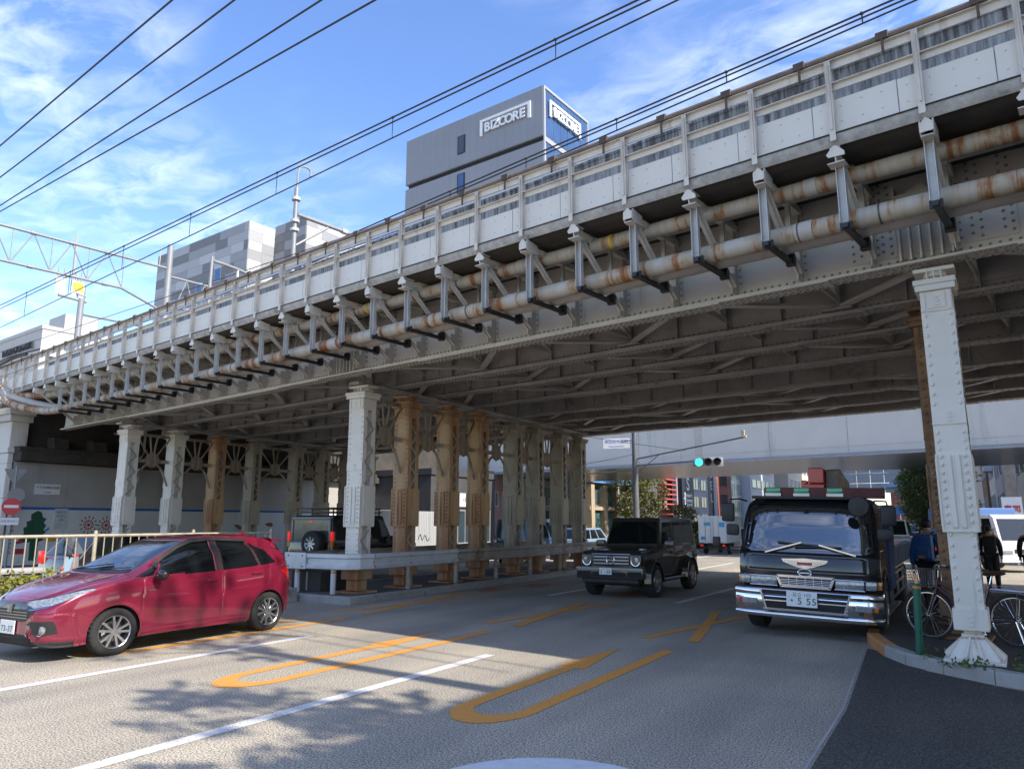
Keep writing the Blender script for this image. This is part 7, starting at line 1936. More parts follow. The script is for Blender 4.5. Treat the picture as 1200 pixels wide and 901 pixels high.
# right side of the street
b = building('steel_clad_building', 'grey metal clad building at the right edge with wide panels', 3.2, 24, 50.5, 59, 22, mat('grey_metal_panel', (.40, .41, .43), .4, .3, var=.08, scale=.5), side_x=-1, side=dict(rows=5, cols=2, w=.5, h=1.6, z=4.5, dz=3.6), z0=.14)
for k in range(5):
    s = MB(); s.box(-.06, -.004, .05 + k * 1.7, 1.7 + k * 1.7, 0, 3.9 + 0 * k); s.build('cladding_panel', MATS['grey_metal_panel'], b)
b = building('glass_corner_building', 'pale blue glass building at the far right edge of the picture', 5.6, 26, 45, 50, 26, PANE_B, side_x=-1, side=dict(rows=7, cols=2, w=.9, h=3.0, z=.4, dz=3.4, pane=PANE_B), front=dict(rows=7, cols=6, w=.9, h=3.0, z=.4, dz=3.4, pane=PANE_B), z0=.14)
b = building('stucco_house', 'pale rough stucco building with a stepped front and dark openings', 2.6, 22, 61, 76, 8.4, mat('rough_pale_stucco', (.46, .43, .40), .9, var=.2, scale=2.5, bump=.6, bscale=10), side_x=-1, side=dict(rows=2, cols=3, w=.4, h=2.1, z=1.6, dz=3.4, pane=DARK, mull=False), z0=.14)
s = MB(); s.prism([(0, 8.75), (15, 8.75), (15, 12.5), (0, 9.6)], 'x', .1, 10); s.build('sloped_parapet', MATS['rough_pale_stucco'], b)
b = building('pipe_building', 'grey white building with stacked service boxes beside the tan brick tower', 2.6, 22, 77, 92, 30, WHB, side_x=-1, side=dict(rows=9, cols=3, w=.5, h=1.6, z=2.5, dz=3.1), z0=.14)
for k in range(8):
    s = MB(); s.cbox(-.7, -.02, 1.5 + (k % 2) * 5, 3.8 + (k % 2) * 5, 6 + k * 2.6, 8 + k * 2.6, .05); s.build('service_box', WHB, b)
b = building('brick_tower', 'tan brick tower on the right side of the street', 2.4, 20, 93, 112, 36, mat('tan_brick', (.20, .13, .085), .85, var=.25, scale=4, bump=.3, bscale=20), side_x=-1, side=dict(rows=10, cols=3, w=.3, h=1.4, z=3, dz=3.3), z0=.14)
b = building('blue_edge_building', 'building with a blue corner strip past the tan brick tower', 1.2, 20, 114, 140, 36, WHB, side_x=-1, side=dict(rows=10, cols=5, w=.5, h=1.5, z=3, dz=3.3), z0=.14)
s = MB(); s.box(-.3, .3, -.3, .3, 0, 36); s.build('corner_strip', mat('blue_corner_strip', (.08, .14, .26), .4, .2, var=.1), b)
# overhead sign gantry, seen from the back, and a far girder bridge
gy = thing('sign_gantry', 'grey overhead gantry with large sign panels seen from behind', 'gantry', (-9.0, 96, 0))
s = MB()
for x in (-3.0, 6.0): s.tube([(x, 0, .1), (x, 0, 9.2)], .16, 10)
s.build('mast', GALV, gy, smooth=True, kind='stuff')
for z in (5.4, 7.2, 9.0):
    s = MB(); s.tube([(-3.0, 0, z), (10, 0, z)], .10, 8); s.build('beam', GALV, gy, smooth=True)
SGB = mat('grey_sign_panel_back', (.34, .36, .39), .5, .2, var=.08)
for k in range(5):
    for q in range(4):
        s = MB(); s.box(-2.8 + k * 1.45, -1.38 + k * 1.45, -.2, -.15, 5.0 + q * 1.15, 6.12 + q * 1.15); s.build('sign_panel', SGB, gy)
s = MB(); s.cbox(1.2, 3.4, -.6, -.25, 5.6, 6.1, .05); s.build('lamp_box', mat('pale_blue_lamp_box', (.35, .48, .62), .5, var=.1), gy)
fb = thing('far_girder_bridge', 'low brown girder bridge crossing the road in the far distance', 'railway bridge', (0, 300, 0))
s = MB(); s.box(-60, 30, 0, 8, 5.2, 7.6); s.build('girder', mat('brown_girder_paint', (.16, .07, .05), .7, var=.2, scale=.3), fb)
for (dx, col) in ((-13.2, 'left'), (-11.6, 'right')):
    t = thing('far_signal', 'black signal silhouette in front of the far brown girder, %s of the pair' % col, 'traffic light', (dx + 5.1, 140, 0))
    s = MB(); s.tube([(0, 0, 0), (0, 0, 3.4)], .08, 8); s.build('pole', BLACK, t); s = MB(); s.cbox(-.5, .5, -.15, .15, 3.1, 4.4, .2); s.build('signal_head', BLACK, t)
bs = thing('direction_sign', 'small blue direction sign over the far road', 'road sign', (-9.6, 150, 0))
s = MB(); s.tube([(0, 0, 0), (0, 0, 4.4)], .08, 8); s.build('pole', GALV, bs); s = MB(); s.box(-1.1, 1.1, -.1, 0, 3.0, 4.4); s.build('board', mat('blue_sign_face', (.02, .12, .42), .5, var=0), bs)
SB = thing('street_banner', 'white board with red lettering beside the white light truck', 'sign', (1.75, 37.2, 0), R(8))
s = MB(); s.box(-.36, .36, -.04, .04, 1.75, 2.75); s.box(-.04, .04, -.03, .03, 0, 1.75); s.build('board', WS, SB)
text('lettering', '寿司', .30, MATS['mural_red'], SB, (0, -.045, 2.25), FRONT, 1, .002, bold=.01)
# ------------------------------------------------------------------ trees and shrubs
def leaf_mat(name, a, b, c):
    m = bpy.data.materials.new(name); m.use_nodes = True; t = m.node_tree; bs_ = t.nodes['Principled BSDF']; bs_.inputs['Roughness'].default_value = .55
    g = t.nodes.new('ShaderNodeNewGeometry'); r_ = t.nodes.new('ShaderNodeValToRGB'); e = r_.color_ramp.elements
    e[0].color = (*a, 1); e[1].color = (*c, 1); x = e.new(.5); x.color = (*b, 1)
    t.links.new(g.outputs['Random Per Island'], r_.inputs['Fac']); t.links.new(r_.outputs[0], bs_.inputs['Base Color'])
    tr = t.nodes.new('ShaderNodeBsdfTranslucent'); t.links.new(r_.outputs[0], tr.inputs['Color'])
    mx_ = t.nodes.new('ShaderNodeMixShader'); mx_.inputs['Fac'].default_value = .25
    o = t.nodes['Material Output']; t.links.new(bs_.outputs[0], mx_.inputs[1]); t.links.new(tr.outputs[0], mx_.inputs[2]); t.links.new(mx_.outputs[0], o.inputs['Surface'])
    return m
L_GRN = leaf_mat('street_tree_leaves', (.045, .085, .018), (.08, .13, .03), (.15, .18, .04))
L_YEL = leaf_mat('autumn_leaves', (.05, .09, .02), (.11, .13, .03), (.24, .17, .035))
L_HEDGE = leaf_mat('yellow_green_leaves', (.09, .12, .015), (.22, .22, .025), (.34, .28, .04))
BARK = mat('bark', (.11, .085, .065), .9, var=.3, scale=8, bump=.5, bscale=30)
def leaves(mb_, centre, rad, n, size, rng, flat=1.0):
    c = Vector(centre)
    for _ in range(n):
        while True:
            p = Vector((rng.uniform(-1, 1), rng.uniform(-1, 1), rng.uniform(-1, 1)))
            if p.length < 1: break
        p = p.normalized() * (p.length ** .6)
        q = c + Vector((p.x * rad, p.y * rad, p.z * rad * flat))
        d = Vector((rng.uniform(-1, 1), rng.uniform(-1, 1), rng.uniform(-.7, .7))).normalized()
        u = d.orthogonal().normalized(); sz = size * rng.uniform(.6, 1.3)
        u = (u * math.cos(1) + d.cross(u) * math.sin(rng.uniform(0, 6))).normalized() if rng.random() < .5 else u
        mb_.add([q, q + d * sz * .5 + u * sz * .28, q + d * sz, q + d * sz * .5 - u * sz * .28], [(0, 1, 2, 3)])
def tree(name, label, loc, h, crown_z, crown_r, lm, seed, nclump=34, nleaf=90, size=.16, tr=.11, group=None, cz=None):
    rng = random.Random(seed)
    t = thing(name, label, 'tree', loc, 0, group)
    tb = MB(); top = h * .8
    tb.tube([(0, 0, 0), (.04, .02, crown_z * .6), (-.03, .05, crown_z), (.05, 0, top)], [tr * 1.25, tr, tr * .8, tr * .25], 9)
    lf = MB()
    for k in range(nclump):
        z = crown_z + (h - crown_z) * (k + .5) / nclump
        f = (z - crown_z) / (h - crown_z); prof = math.sin(math.pi * min(1, .12 + .83 * f)) ** .55
        a = k * 2.4 + rng.uniform(-.5, .5); r_ = crown_r * prof * rng.uniform(.35, 1.0)
        p = Vector((r_ * math.cos(a), r_ * math.sin(a), z))
        zs = max(crown_z * .75, z - r_ * .6 - .2)
        tb.tube([(0, 0, zs), (p.x * .5, p.y * .5, (zs + z) / 2 + .1), tuple(p)], [tr * .32, tr * .2, tr * .06], 5)
        leaves(lf, p, crown_r * rng.uniform(.22, .40), nleaf, size, rng, .75)
    tb.build('trunk', BARK, t, smooth=True)
    lf.build('crown', lm, t, recalc=False)
    return t
tree('street_tree', 'sunlit street tree with yellowing leaves behind the signal pole', (-23.6, 60.0, .14), 7.4, 2.0, 2.1, L_YEL, 5, 56, 150, .22)
for k, (x, y, l) in enumerate(((-2.6, 53.5, 'nearest of the dark green street trees at the right kerb beyond the second viaduct'), (-3.4, 62, 'middle one of the dark green street trees at the right kerb beyond the second viaduct'), (-4.6, 74, 'farthest of the dark green street trees at the right kerb beyond the second viaduct'))):
    tree('street_tree', l, (x + 1.5, y, .14), 7.6, 1.0 + .3 * k, 1.9, L_GRN, 20 + k, 60, 110, .24, group='street trees along the right kerb')
# two kerbside trees just right of the camera: only their dappled shade falls in the picture
tree('street_tree', 'street tree on the near right corner whose shade streaks the road', (6.0, 4.2, .1), 10.2, 7.0, 1.45, L_GRN, 43, 18, 44, .30, .15)
tree('street_tree', 'taller thin street tree beside the side street', (5.0, 6.2, .1), 14.2, 11.2, 1.9, L_GRN, 45, 14, 40, .26, .15)
# unseen block added at the near right, sized to keep the right lanes in shade
building('shade_block', 'plain beige block on the near right corner shading the road', 11.2, 24, -5.0, 8.3, 12.2, BEI, side_x=-1, side=dict(rows=3, cols=4, w=.5, h=1.6, z=1.2, dz=3.2), z0=.1)
def shrub(name, label, loc, r, h, lm, seed, n=10, nl=90, size=.09, group=None, flowers=None):
    rng = random.Random(seed); t = thing(name, label, 'shrub', loc, 0, group)
    lf = MB(); st = MB()
    for k in range(n):
        a = k * 2.4; rr = r * math.sqrt((k + .5) / n) * .8; p = Vector((rr * math.cos(a), rr * math.sin(a), h * rng.uniform(.45, .8)))
        st.tube([(rr * .3 * math.cos(a), rr * .3 * math.sin(a), 0), tuple(p)], [.02, .008], 5); leaves(lf, p, r * .42, nl, size, rng, .9)
    st.build('stems', BARK, t); lf.build('foliage', lm, t, recalc=False)
    if flowers:
        fl = MB()
        for _ in range(14): fl.ico((rng.uniform(-r, r) * .8, rng.uniform(-r, r) * .8, h * rng.uniform(.8, 1.08)), .035, 1)
        fl.build('flowers', flowers, t, kind='stuff')
    return t
FLW = mat('red_flower', (.55, .06, .04), .6, var=.2)
for k in range(3):
    shrub('flowering_shrub', ['yellow green bush with red flowers at the fence foot, left edge', 'yellow green bush hidden by the bonnet of the red car', 'yellow green bush along the reservation behind the red car'][min(k, 2)], (-13.1, 6.6 - (k - 1) * 1.0 if k < 3 else 3.6 - (k - 3) * 1.1, .30), .55, .62, L_HEDGE, 60 + k, 12, 80, .075, 'bushes in the planted reservation', FLW if k == 0 else None)
for k, (x, y, r, h, m, l) in enumerate(((-14.6, 44.2, .9, 3.0, L_YEL, 'tall yellowing bush on the reservation left of the silver truck'), (-14.0, 46.0, .9, 1.9, L_GRN, 'rounded green bush beside the silver box truck'), (-13.9, 44.6, .8, .9, L_HEDGE, 'low clipped hedge in front of the silver box truck'))):
    shrub('roadside_bush', l, (x, y, .14), r, h, m, 80 + k, 14, 90, .14, 'bushes on the reservation beyond the second viaduct')
weeds = MB(); rng = random.Random(9)
for _ in range(260):
    a = rng.uniform(0, 6.28); rr = rng.uniform(.42, .62); x, y = -.03 + rr * math.cos(a), 10.68 + rr * math.sin(a)
    if y < 10.3 or rng.random() < .15: leaves(weeds, (x, y, .15 + rng.uniform(0, .05)), .03, 2, .06, rng)
wo = weeds.build('weeds', L_GRN, kind='stuff', recalc=False); wo['label'] = 'tufts of weeds round the foot of the white column'
# ------------------------------------------------------------------ overhead line equipment and wires
def mast(name, label, t, n, z0, z1, r=.17):
    m = thing(name, label, 'mast', BP(t, n, z0), BRZ)
    s = MB(); s.tube([(0, 0, 0), (0, 0, z1 - z0)], [r, r * .86], 14); s.build('pole', GALV_L, m, smooth=True)
    return m
ZD = 6.72
def truss_beam(parent, y0, y1, zt, zb, drop_at_pole=True, seg=7, r=.065, flip=False):
    """two chords and a zigzag web along local y"""
    s = MB(); s.tube([(0, y0, zt), (0, y1, zt)], r, 10); s.build('top_chord', GALV_L, parent, smooth=True)
    bend = y0 + (y1 - y0) * .16
    s = MB(); s.tube([(0, y0, zb - .75), (0, bend, zb), (0, y1, zb)], r, 10); s.build('bottom_chord', GALV_L, parent, smooth=True)
    web = MB()
    for k in range(seg):
        ya, yb = bend + (y1 - bend) * k / seg, bend + (y1 - bend) * (k + 1) / seg
        ym = (ya + yb) / 2
        web.tube([(0, ya, zb), (0, ym, zt)], r * .45, 6); web.tube([(0, ym, zt), (0, yb, zb)], r * .45, 6); web.tube([(0, ya, zb), (0, ya, zt)], r * .4, 6)
        for z in (zt, zb): web.tube([(0, ym - .12, z), (0, ym + .12, z)], r * 1.35, 10)
    web.build('web_bars', GALV_L, parent, smooth=True, kind='stuff')
m1 = mast('catenary_mast', 'nearer steel mast carrying the long trussed beam with two small signs, at left', 35.4, -6.7, ZD, 16.0, .18)
truss_beam(m1, .1, 13.5, 8.0, 6.4)
s = MB(); s.tube([(0, -.1, 7.6), (0, -6.4, 7.6)], .06, 10); s.tube([(0, -.1, 6.0), (0, -6.2, 6.2)], .06, 10); s.build('rear_chord', GALV_L, m1, smooth=True, kind='stuff')
s = MB()
for k in range(6): s.tube([(0, -.5 - k, 6.05), (0, -1.0 - k, 7.6)], .028, 6); s.tube([(0, -1.0 - k, 7.6), (0, -1.5 - k, 6.1)], .028, 6)
s.build('web_bars', GALV_L, m1, kind='stuff')
s = MB()
s.tube([(0, 0.5, 9.0), (0, .5, 8.0)], .03, 6)
for y in (4.5, 9.5):
    s.tube([(0, y, 8.0), (0, y, 8.5)], .04, 6); s.tube([(0, y - .3, 6.4), (0, y - .3, 5.6)], .02, 6); s.tube([(-.5, y - .5, 5.4), (.1, y - .2, 5.7)], .05, 6)
s.build('insulators', STEEL_K, m1, kind='stuff')
for (y, m, w) in ((4.95, WS, .42), (4.2, mat('yellow_warning_plate', (.70, .36, .02), .5, var=.05), .55)):
    s = MB(); s.box(-.03, .03, y - w / 2, y + w / 2, 5.45, 6.2); sp_ = s.build('sign_plate', WS, m1)
    s = MB(); s.box(-.045, -.03, y - w / 2 + .04, y + w / 2 - .04, 5.75 if m is not WS else 5.7, 6.15); s.build('sign_face', m if m is not WS else MATS['mural_red'] if False else m, sp_)
    s = MB(); s.bar((0, y - .12, 6.1), (0, y - .12, 6.7), .05); s.bar((0, y + .12, 6.1), (0, y + .12, 6.7), .05); s.build('clip', GALV_L, sp_, kind='stuff')
m2 = mast('catenary_mast', 'steel mast with a hooked lamp rod before the patchwork office', 24.25, -6.7, ZD, 15.9, .11)
s = MB(); s.tube([(0, -.1, 8.0), (0, -13.5, 8.0)], .085, 10); s.build('bracket_arm', GALV_L, m2, smooth=True)
s = MB(); s.tube([(0, -.1, 6.6), (0, -1.7, 7.9)], .05, 8); s.build('stay', GALV_L, m2, smooth=True)
s = MB(); s.tube(smooth_path([(0, -.02, 9.1), (0, -.02, 9.9), (0, -.2, 10.25), (0, -.6, 10.25), (0, -.65, 9.95)], 5), .045, 6); s.build('hooked_rod', GALV_L, m2, smooth=True)
s = MB()
for y in (-2.6, -4.4): s.tube([(0, y - .14, 8.0), (0, y + .14, 8.0)], .12, 10); s.tube([(0, y - .4, 8.0), (0, y - .4, 7.2)], .03, 6)
for z in (7.2, 7.6, 8.6): s.tube([(0, 0, z), (0, 0, z + .12)], .19, 12)
s.build('clamps', GALV, m2, kind='stuff')
m3 = mast('catenary_mast', 'thin far mast with a short arm above the hotel roof', 46.6, -6.7, ZD, 16.1, .2)
s = MB(); s.tube([(0, -.1, 7.6), (0, -9.5, 7.6)], .09, 10); s.build('bracket_arm', GALV_L, m3, smooth=True)
s = MB(); s.bar((.3, .5, 9.0), (.3, .5, 12.0), .12); s.tube([(0, 0, 9.0), (.3, .5, 10.5)], .05, 6); s.tube([(0, -.3, 8.4), (0, 1.3, 8.5)], .09, 8); s.build('insulators', GALV_L, m3, kind='stuff')
gate = thing('signal_loop', 'small white tubular hoop frame on the viaduct below the patchwork office', 'rail fixture', BP(23.3, -3.4, ZD), BRZ)
s = MB(); s.tube(smooth_path([(0, -.75, 0), (0, -.75, 4.2), (0, -.6, 4.42), (0, .6, 4.52), (0, .75, 4.3), (0, .75, 0)], 6), .06, 8); s.build('hoop', GALV_L, gate, smooth=True)
s = MB(); s.tube([(0, -.3, 4.5), (0, -.3, 3.9)], .05, 6); s.ico((0, -.3, 3.8), .14, 2); s.build('insulator', GALV, gate)
WIRE = mat('black_wire', (.03, .03, .035), .6, var=.1)
def wire(label, p, q, r, sag=.0, group='wires above the viaduct and road', n=14, droppers=0, lower=None):
    p = Vector(p); q = Vector(q); pts = [p.lerp(q, k / n) - Vector((0, 0, sag * 4 * (k / n) * (1 - k / n))) for k in range(n + 1)]
    o = thing('overhead_wire', label, 'wire', pts[0], 0, group)
    s = MB(); s.tube([x - pts[0] for x in pts], r, 5); s.build('strand', WIRE, o, smooth=True)
    return o, pts
def pix(x, y, n):
    """where the sight line through a photo point meets the upright plane at distance n from the main girder"""
    d = Vector((x - 600, 450.5 - y, -F_PX)); d.rotate(cam.rotation_euler); c = Vector((0, 0, EYE)); o = BO + BN * n
    k = (o - c).dot(BN) / d.dot(BN); return c + d * k
def run(a, b, n, ext=1.0):
    p, q = pix(*a, n), pix(*b, n); return p - (q - p) * .25, q + (q - p) * ext
# four feeder cables in front of the viaduct
for k, (a, b, n) in enumerate((((0, 171), (202, 0), 4.2), ((0, 208), (275, 0), 3.4), ((0, 241), (377, 0), 2.6), ((0, 248), (440, 0), 2.2))):
    p, q = run(a, b, n); wire(['outermost black feeder cable crossing the top left of the sky', 'second black feeder cable from the left corner of the sky', 'third black feeder cable, upper of the close pair', 'fourth black feeder cable, lower of the close pair'][k], p, q, .022)
# catenary pairs over the tracks: messenger, contact wire, hangers between
def pair(label, a0, a1, b0, b1, n, r, hang):
    p, q = run(a0, a1, n); u, v_ = run(b0, b1, n)
    o, _ = wire(label, p, q, r); s = MB(); s.tube([u - p, v_ - p], r * .85, 5); s.build('contact_wire', WIRE, o)
    h = MB(); L_ = (q - p)
    for k in range(hang):
        f = (k + .5) / hang; a = p.lerp(q, f); d0 = (v_ - u); s_ = (a - u).dot(BD) / d0.dot(BD); b = u + d0 * s_
        h.tube([a - p, b - p], r * .6, 4); h.ico((a - p), r * 2.0, 1)
    h.build('hanger', WIRE, o, kind='stuff')
pair('upper catenary with its hangers running across the sky behind the mast', (0, 358), (748, 0), (0, 384), (795, 0), -1.0, .022, 16)
p, q = run((0, 362), (762, 0), -1.0); wire('second messenger strand just under the upper catenary', p, q, .02)
pair('lower catenary skimming the railing towards the top right', (440, 262), (1040, 3), (440, 276), (1075, 0), .2, .016, 12)
p, q = run((440, 266), (1060, 0), .2); wire('middle strand of the lower catenary above the railing', p, q, .014)
p, q = run((0, 430), (300, 318), -3.0); wire('slack wire dipping behind the railing at the left', p, q, .018, .15)
p, q = run((0, 412), (330, 300), -4.5); wire('thin wire below the beam with the two signs', p, q, .016, .1)
cb_ = thing('cable_bundle', 'thick black cable laid over the railing at the far left', 'cable', BP(27.2, 1.75, 7.50), BRZ)
s = MB(); s.tube(smooth_path([(0, 0, -.02), (1.0, .02, .02), (2.0, .05, -.03), (3.2, .05, -.10), (5, .06, -.16)], 6), .055, 8); s.tube(smooth_path([(-1.0, -.05, .03), (1.2, .1, .06), (2.6, .1, .03), (5, .1, -.08)], 6), .03, 8); s.build('cables', BLACK, cb_, smooth=True, kind='stuff')
# span wires to the signal pole
p1 = Vector((-12.75, 32.2, 5.2))
wire('thin stay wire from the signal pole to the island columns', p1 - Vector((0, 0, .4)), p1 + Vector((-6.5, -1.0, -1.2)), .012, .1, 'wires at the signal pole')
wire('thin stay wire from the signal arm up to the viaduct', p1 + Vector((2.6, -.6, -.4)), p1 + Vector((-3, -4, .6)), .012, .05, 'wires at the signal pole')
# ------------------------------------------------------------------ people, bicycle, scooter
SKIN = mat('skin', (.42, .24, .16), .6, var=.08); HAIR = mat('black_hair', (.012, .010, .010), .6, var=.2, scale=30)
CLO_K = mat('black_cloth', (.014, .014, .016), .9, var=.25, scale=12, bump=.3, bscale=20); CLO_N = mat('charcoal_cloth', (.03, .03, .034), .9, var=.25, scale=12); CLO_B = mat('blue_jacket_cloth', (.025, .10, .26), .7, var=.2, scale=9, bump=.4, bscale=14)
SHOE = mat('dark_shoe_leather', (.02, .018, .016), .6, var=.2)
def skin_mesh(nodes, edges, root=0, sub=2, name='body'):
    """grow one smooth surface round a skeleton: nodes (x,y,z,radius[,radius2])"""
    me = bpy.data.meshes.new('t'); me.from_pydata([n[:3] for n in nodes], edges, [])
    o = bpy.data.objects.new('t', me); COL.objects.link(o)
    md = o.modifiers.new('s', 'SKIN'); sv = me.skin_vertices[0].data
    for i, n in enumerate(nodes):
        sv[i].radius = (n[3], n[4] if len(n) > 4 else n[3]); sv[i].use_root = (i == root)
    md.use_smooth_shade = True; md.branch_smoothing = .3
    o.modifiers.new('u', 'SUBSURF').levels = sub
    dg = bpy.context.evaluated_depsgraph_get(); dg.update()
    r = bpy.data.meshes.new_from_object(o.evaluated_get(dg)); r.name = name
    bpy.data.objects.remove(o); bpy.data.meshes.remove(me)
    r.polygons.foreach_set('use_smooth', [True] * len(r.polygons))
    return r
def person(label, loc, rz, top, legs, pack=None, stride=.0, lean=0.0, h=1.70, armswing=.0, armbend=.05, hairlen=0):
    p = thing('person', label, 'person', loc, rz); k = h / 1.70; p.scale = (k, k, k)
    L = lean
    def sp(z): return -L * max(0, z - .9)                     # spine leans to the front (-y)
    N, E = [], []
    def add(x, y, z, r, r2=None, to=None):
        N.append((x, y, z, r, r2 or r)); i = len(N) - 1
        if to is not None: E.append((to, i))
        return i
    pel = add(0, 0, .93, .125, .10)
    wa = add(0, sp(1.08), 1.08, .115, .09, pel); ch = add(0, sp(1.27), 1.27, .135, .095, wa); nk0 = add(0, sp(1.42), 1.42, .075, .06, ch); nk = add(0, sp(1.50) - .005, 1.50, .05, .052, nk0)
    hd = add(0, sp(1.57) - .02, 1.57, .068, .085, nk); ht_ = add(0, sp(1.65) - .012, 1.65, .06, .075, hd)
    joints = {}
    for s in (-1, 1):
        st = stride * s
        hp = add(s * .09, 0, .88, .092, .095, pel); kn = add(s * .10, -st * .5 - .01, .49, .058, .062, hp); an = add(s * .10, -st + (.03 if st < 0 else 0), .09 + (.05 if st < -.05 else 0), .036, .042, kn)
        ft = add(s * .105, -st - .08, .045, .036, .03, an); to_ = add(s * .11, -st - .16, .035, .032, .022, ft)
        sh = add(s * .165, sp(1.38), 1.385, .062, .06, nk0); el = add(s * .225, sp(1.12) + armswing * s * .4 + .02, 1.12, .042, .044, sh); wr = add(s * .235, sp(.9) + armswing * s - armbend, .875, .027, .03, el)
        pm = add(s * .238, sp(.83) + armswing * s - armbend - .01, .80, .022, .038, wr)
        joints[s] = (hp, kn, an, ft, to_, sh, el, wr, pm)
    body = link_mesh('body', skin_mesh(N, E), p); body.data.materials.append(SKIN)
    # fingers: five chains of unequal length, lightly curled
    fm = MB()
    for s in (-1, 1):
        b = Vector(N[joints[s][8]][:3])
        for q, (dy, ln) in enumerate(((-.030, .062), (-.010, .072), (.010, .068), (.028, .054))):
            fm.tube([b + Vector((0, dy, -.02)), b + Vector((s * -.004, dy, -.02 - ln * .55)), b + Vector((s * -.016, dy - .004, -.02 - ln))], [.0095, .0085, .0065], 6)
        fm.tube([b + Vector((0, -.03, .02)), b + Vector((-s * .018, -.048, -.012)), b + Vector((-s * .022, -.05, -.045))], [.011, .0095, .007], 6)
    fm.build('fingers', SKIN, p, smooth=True, kind='stuff')
    # clothing grows round the same joints
    def cloth(name, ids, m, grow, cut=None):
        mp = {i: k_ for k_, i in enumerate(ids)}
        nodes = [(N[i][0], N[i][1], N[i][2], N[i][3] + grow, N[i][4] + grow) for i in ids]
        ed = [(mp[a], mp[b]) for a, b in E if a in mp and b in mp]
        o = link_mesh(name, skin_mesh(nodes, ed, 0, 2, name), p); o.data.materials.append(m); return o
    j = joints
    cloth('trousers', [pel, j[-1][0], j[-1][1], j[-1][2], j[1][0], j[1][1], j[1][2]], legs, .018)
    cloth('jacket', [wa, pel, ch, nk0, j[-1][5], j[-1][6], j[-1][7], j[1][5], j[1][6], j[1][7]], top, .022)
    for s in (-1, 1):
        m = MB(); a, t_ = Vector(N[j[s][2]][:3]), Vector(N[j[s][4]][:3])
        m.tube([a + Vector((0, .05, -.04)), a + Vector((0, .0, -.035)), (a + t_) / 2 + Vector((0, 0, -.01)), t_], [.04, .05, .048, .03], 10); m.build('shoe', SHOE, p, smooth=True)
    # head: hair cap, ears, nose, eyes, mouth
    hc = Vector(N[hd][:3])
    m = MB(); m.ico((hc.x, hc.y + .012, hc.z + .035), 1.0, 3, (.082, .098, .098)); hb_ = m.build('hair', HAIR, p, smooth=True)
    bm = bmesh.new(); bm.from_mesh(hb_.data)
    bmesh.ops.delete(bm, geom=[v for v in bm.verts if (v.co.y < hc.y - .045 and v.co.z < hc.z + .055) or v.co.z < hc.z - .04 - hairlen], context='VERTS'); bm.to_mesh(hb_.data); bm.free()
    m = MB()
    for s in (-1, 1): m.ico((hc.x + s * .074, hc.y + .0, hc.z), 1.0, 1, (.012, .022, .03))
    m.build('ears', SKIN, p, smooth=True, kind='stuff')
    m = MB(); m.add([(hc.x, hc.y - .105, hc.z - .012), (hc.x - .014, hc.y - .08, hc.z - .016), (hc.x + .014, hc.y - .08, hc.z - .016), (hc.x, hc.y - .08, hc.z + .03)], [(0, 1, 3), (0, 3, 2), (0, 2, 1)]); m.build('nose', SKIN, p)
    m = MB()
    for s in (-1, 1): m.ico((hc.x + s * .03, hc.y - .078, hc.z + .022), 1.0, 1, (.012, .008, .006))
    m.build('eyes', HAIR, p, kind='stuff')
    m = MB(); m.box(hc.x - .022, hc.x + .022, hc.y - .085, hc.y - .07, hc.z - .046, hc.z - .040); m.build('mouth', mat('lips', (.25, .09, .08), .6, var=0), p)
    if pack:
        m = MB(); y0 = sp(1.25) + .10
        m.cbox(-.15, .15, y0, y0 + .17, .98, 1.42, .05); pk = m.build('backpack', pack, p, smooth=True)
        m = MB(); m.cbox(-.11, .11, y0 + .165, y0 + .20, 1.02, 1.20, .02); m.build('pack_pocket', pack, pk, smooth=True)
        for s in (-1, 1):
            m = MB(); m.tube([(s * .10, y0 + .02, 1.40), (s * .11, y0 - .12, 1.47), (s * .12, y0 - .235, 1.36), (s * .13, y0 - .2, 1.15), (s * .15, y0 + .0, 1.05)], .014, 6); m.build('pack_strap', CLO_N, pk, smooth=True)
    return p
person('person seen from behind in black with a black backpack standing on the side street', (.52, 23.6, 0), R(178), CLO_K, CLO_K, mat('black_pack_cloth', (.012, .012, .014), .8, var=.3, scale=15), 0.03, .0, 1.66)
person('person in black cut off by the right edge of the picture', (1.33, 22.6, 0), R(170), CLO_K, CLO_N, None, .06, .02, 1.68)
pb_ = person('person in a blue jacket and black trousers beside the corner column', (-.60, 15.0, .145), R(165), CLO_B, CLO_K, mat('blue_shoulder_bag', (.02, .09, .25), .6, var=.2, scale=8), .10, .10, 1.66, .10)
m = MB(); m.box(-.05, .05, .31, .318, 1.02, 1.06); m.build('orange_emblem', LAMP_O, pb_)
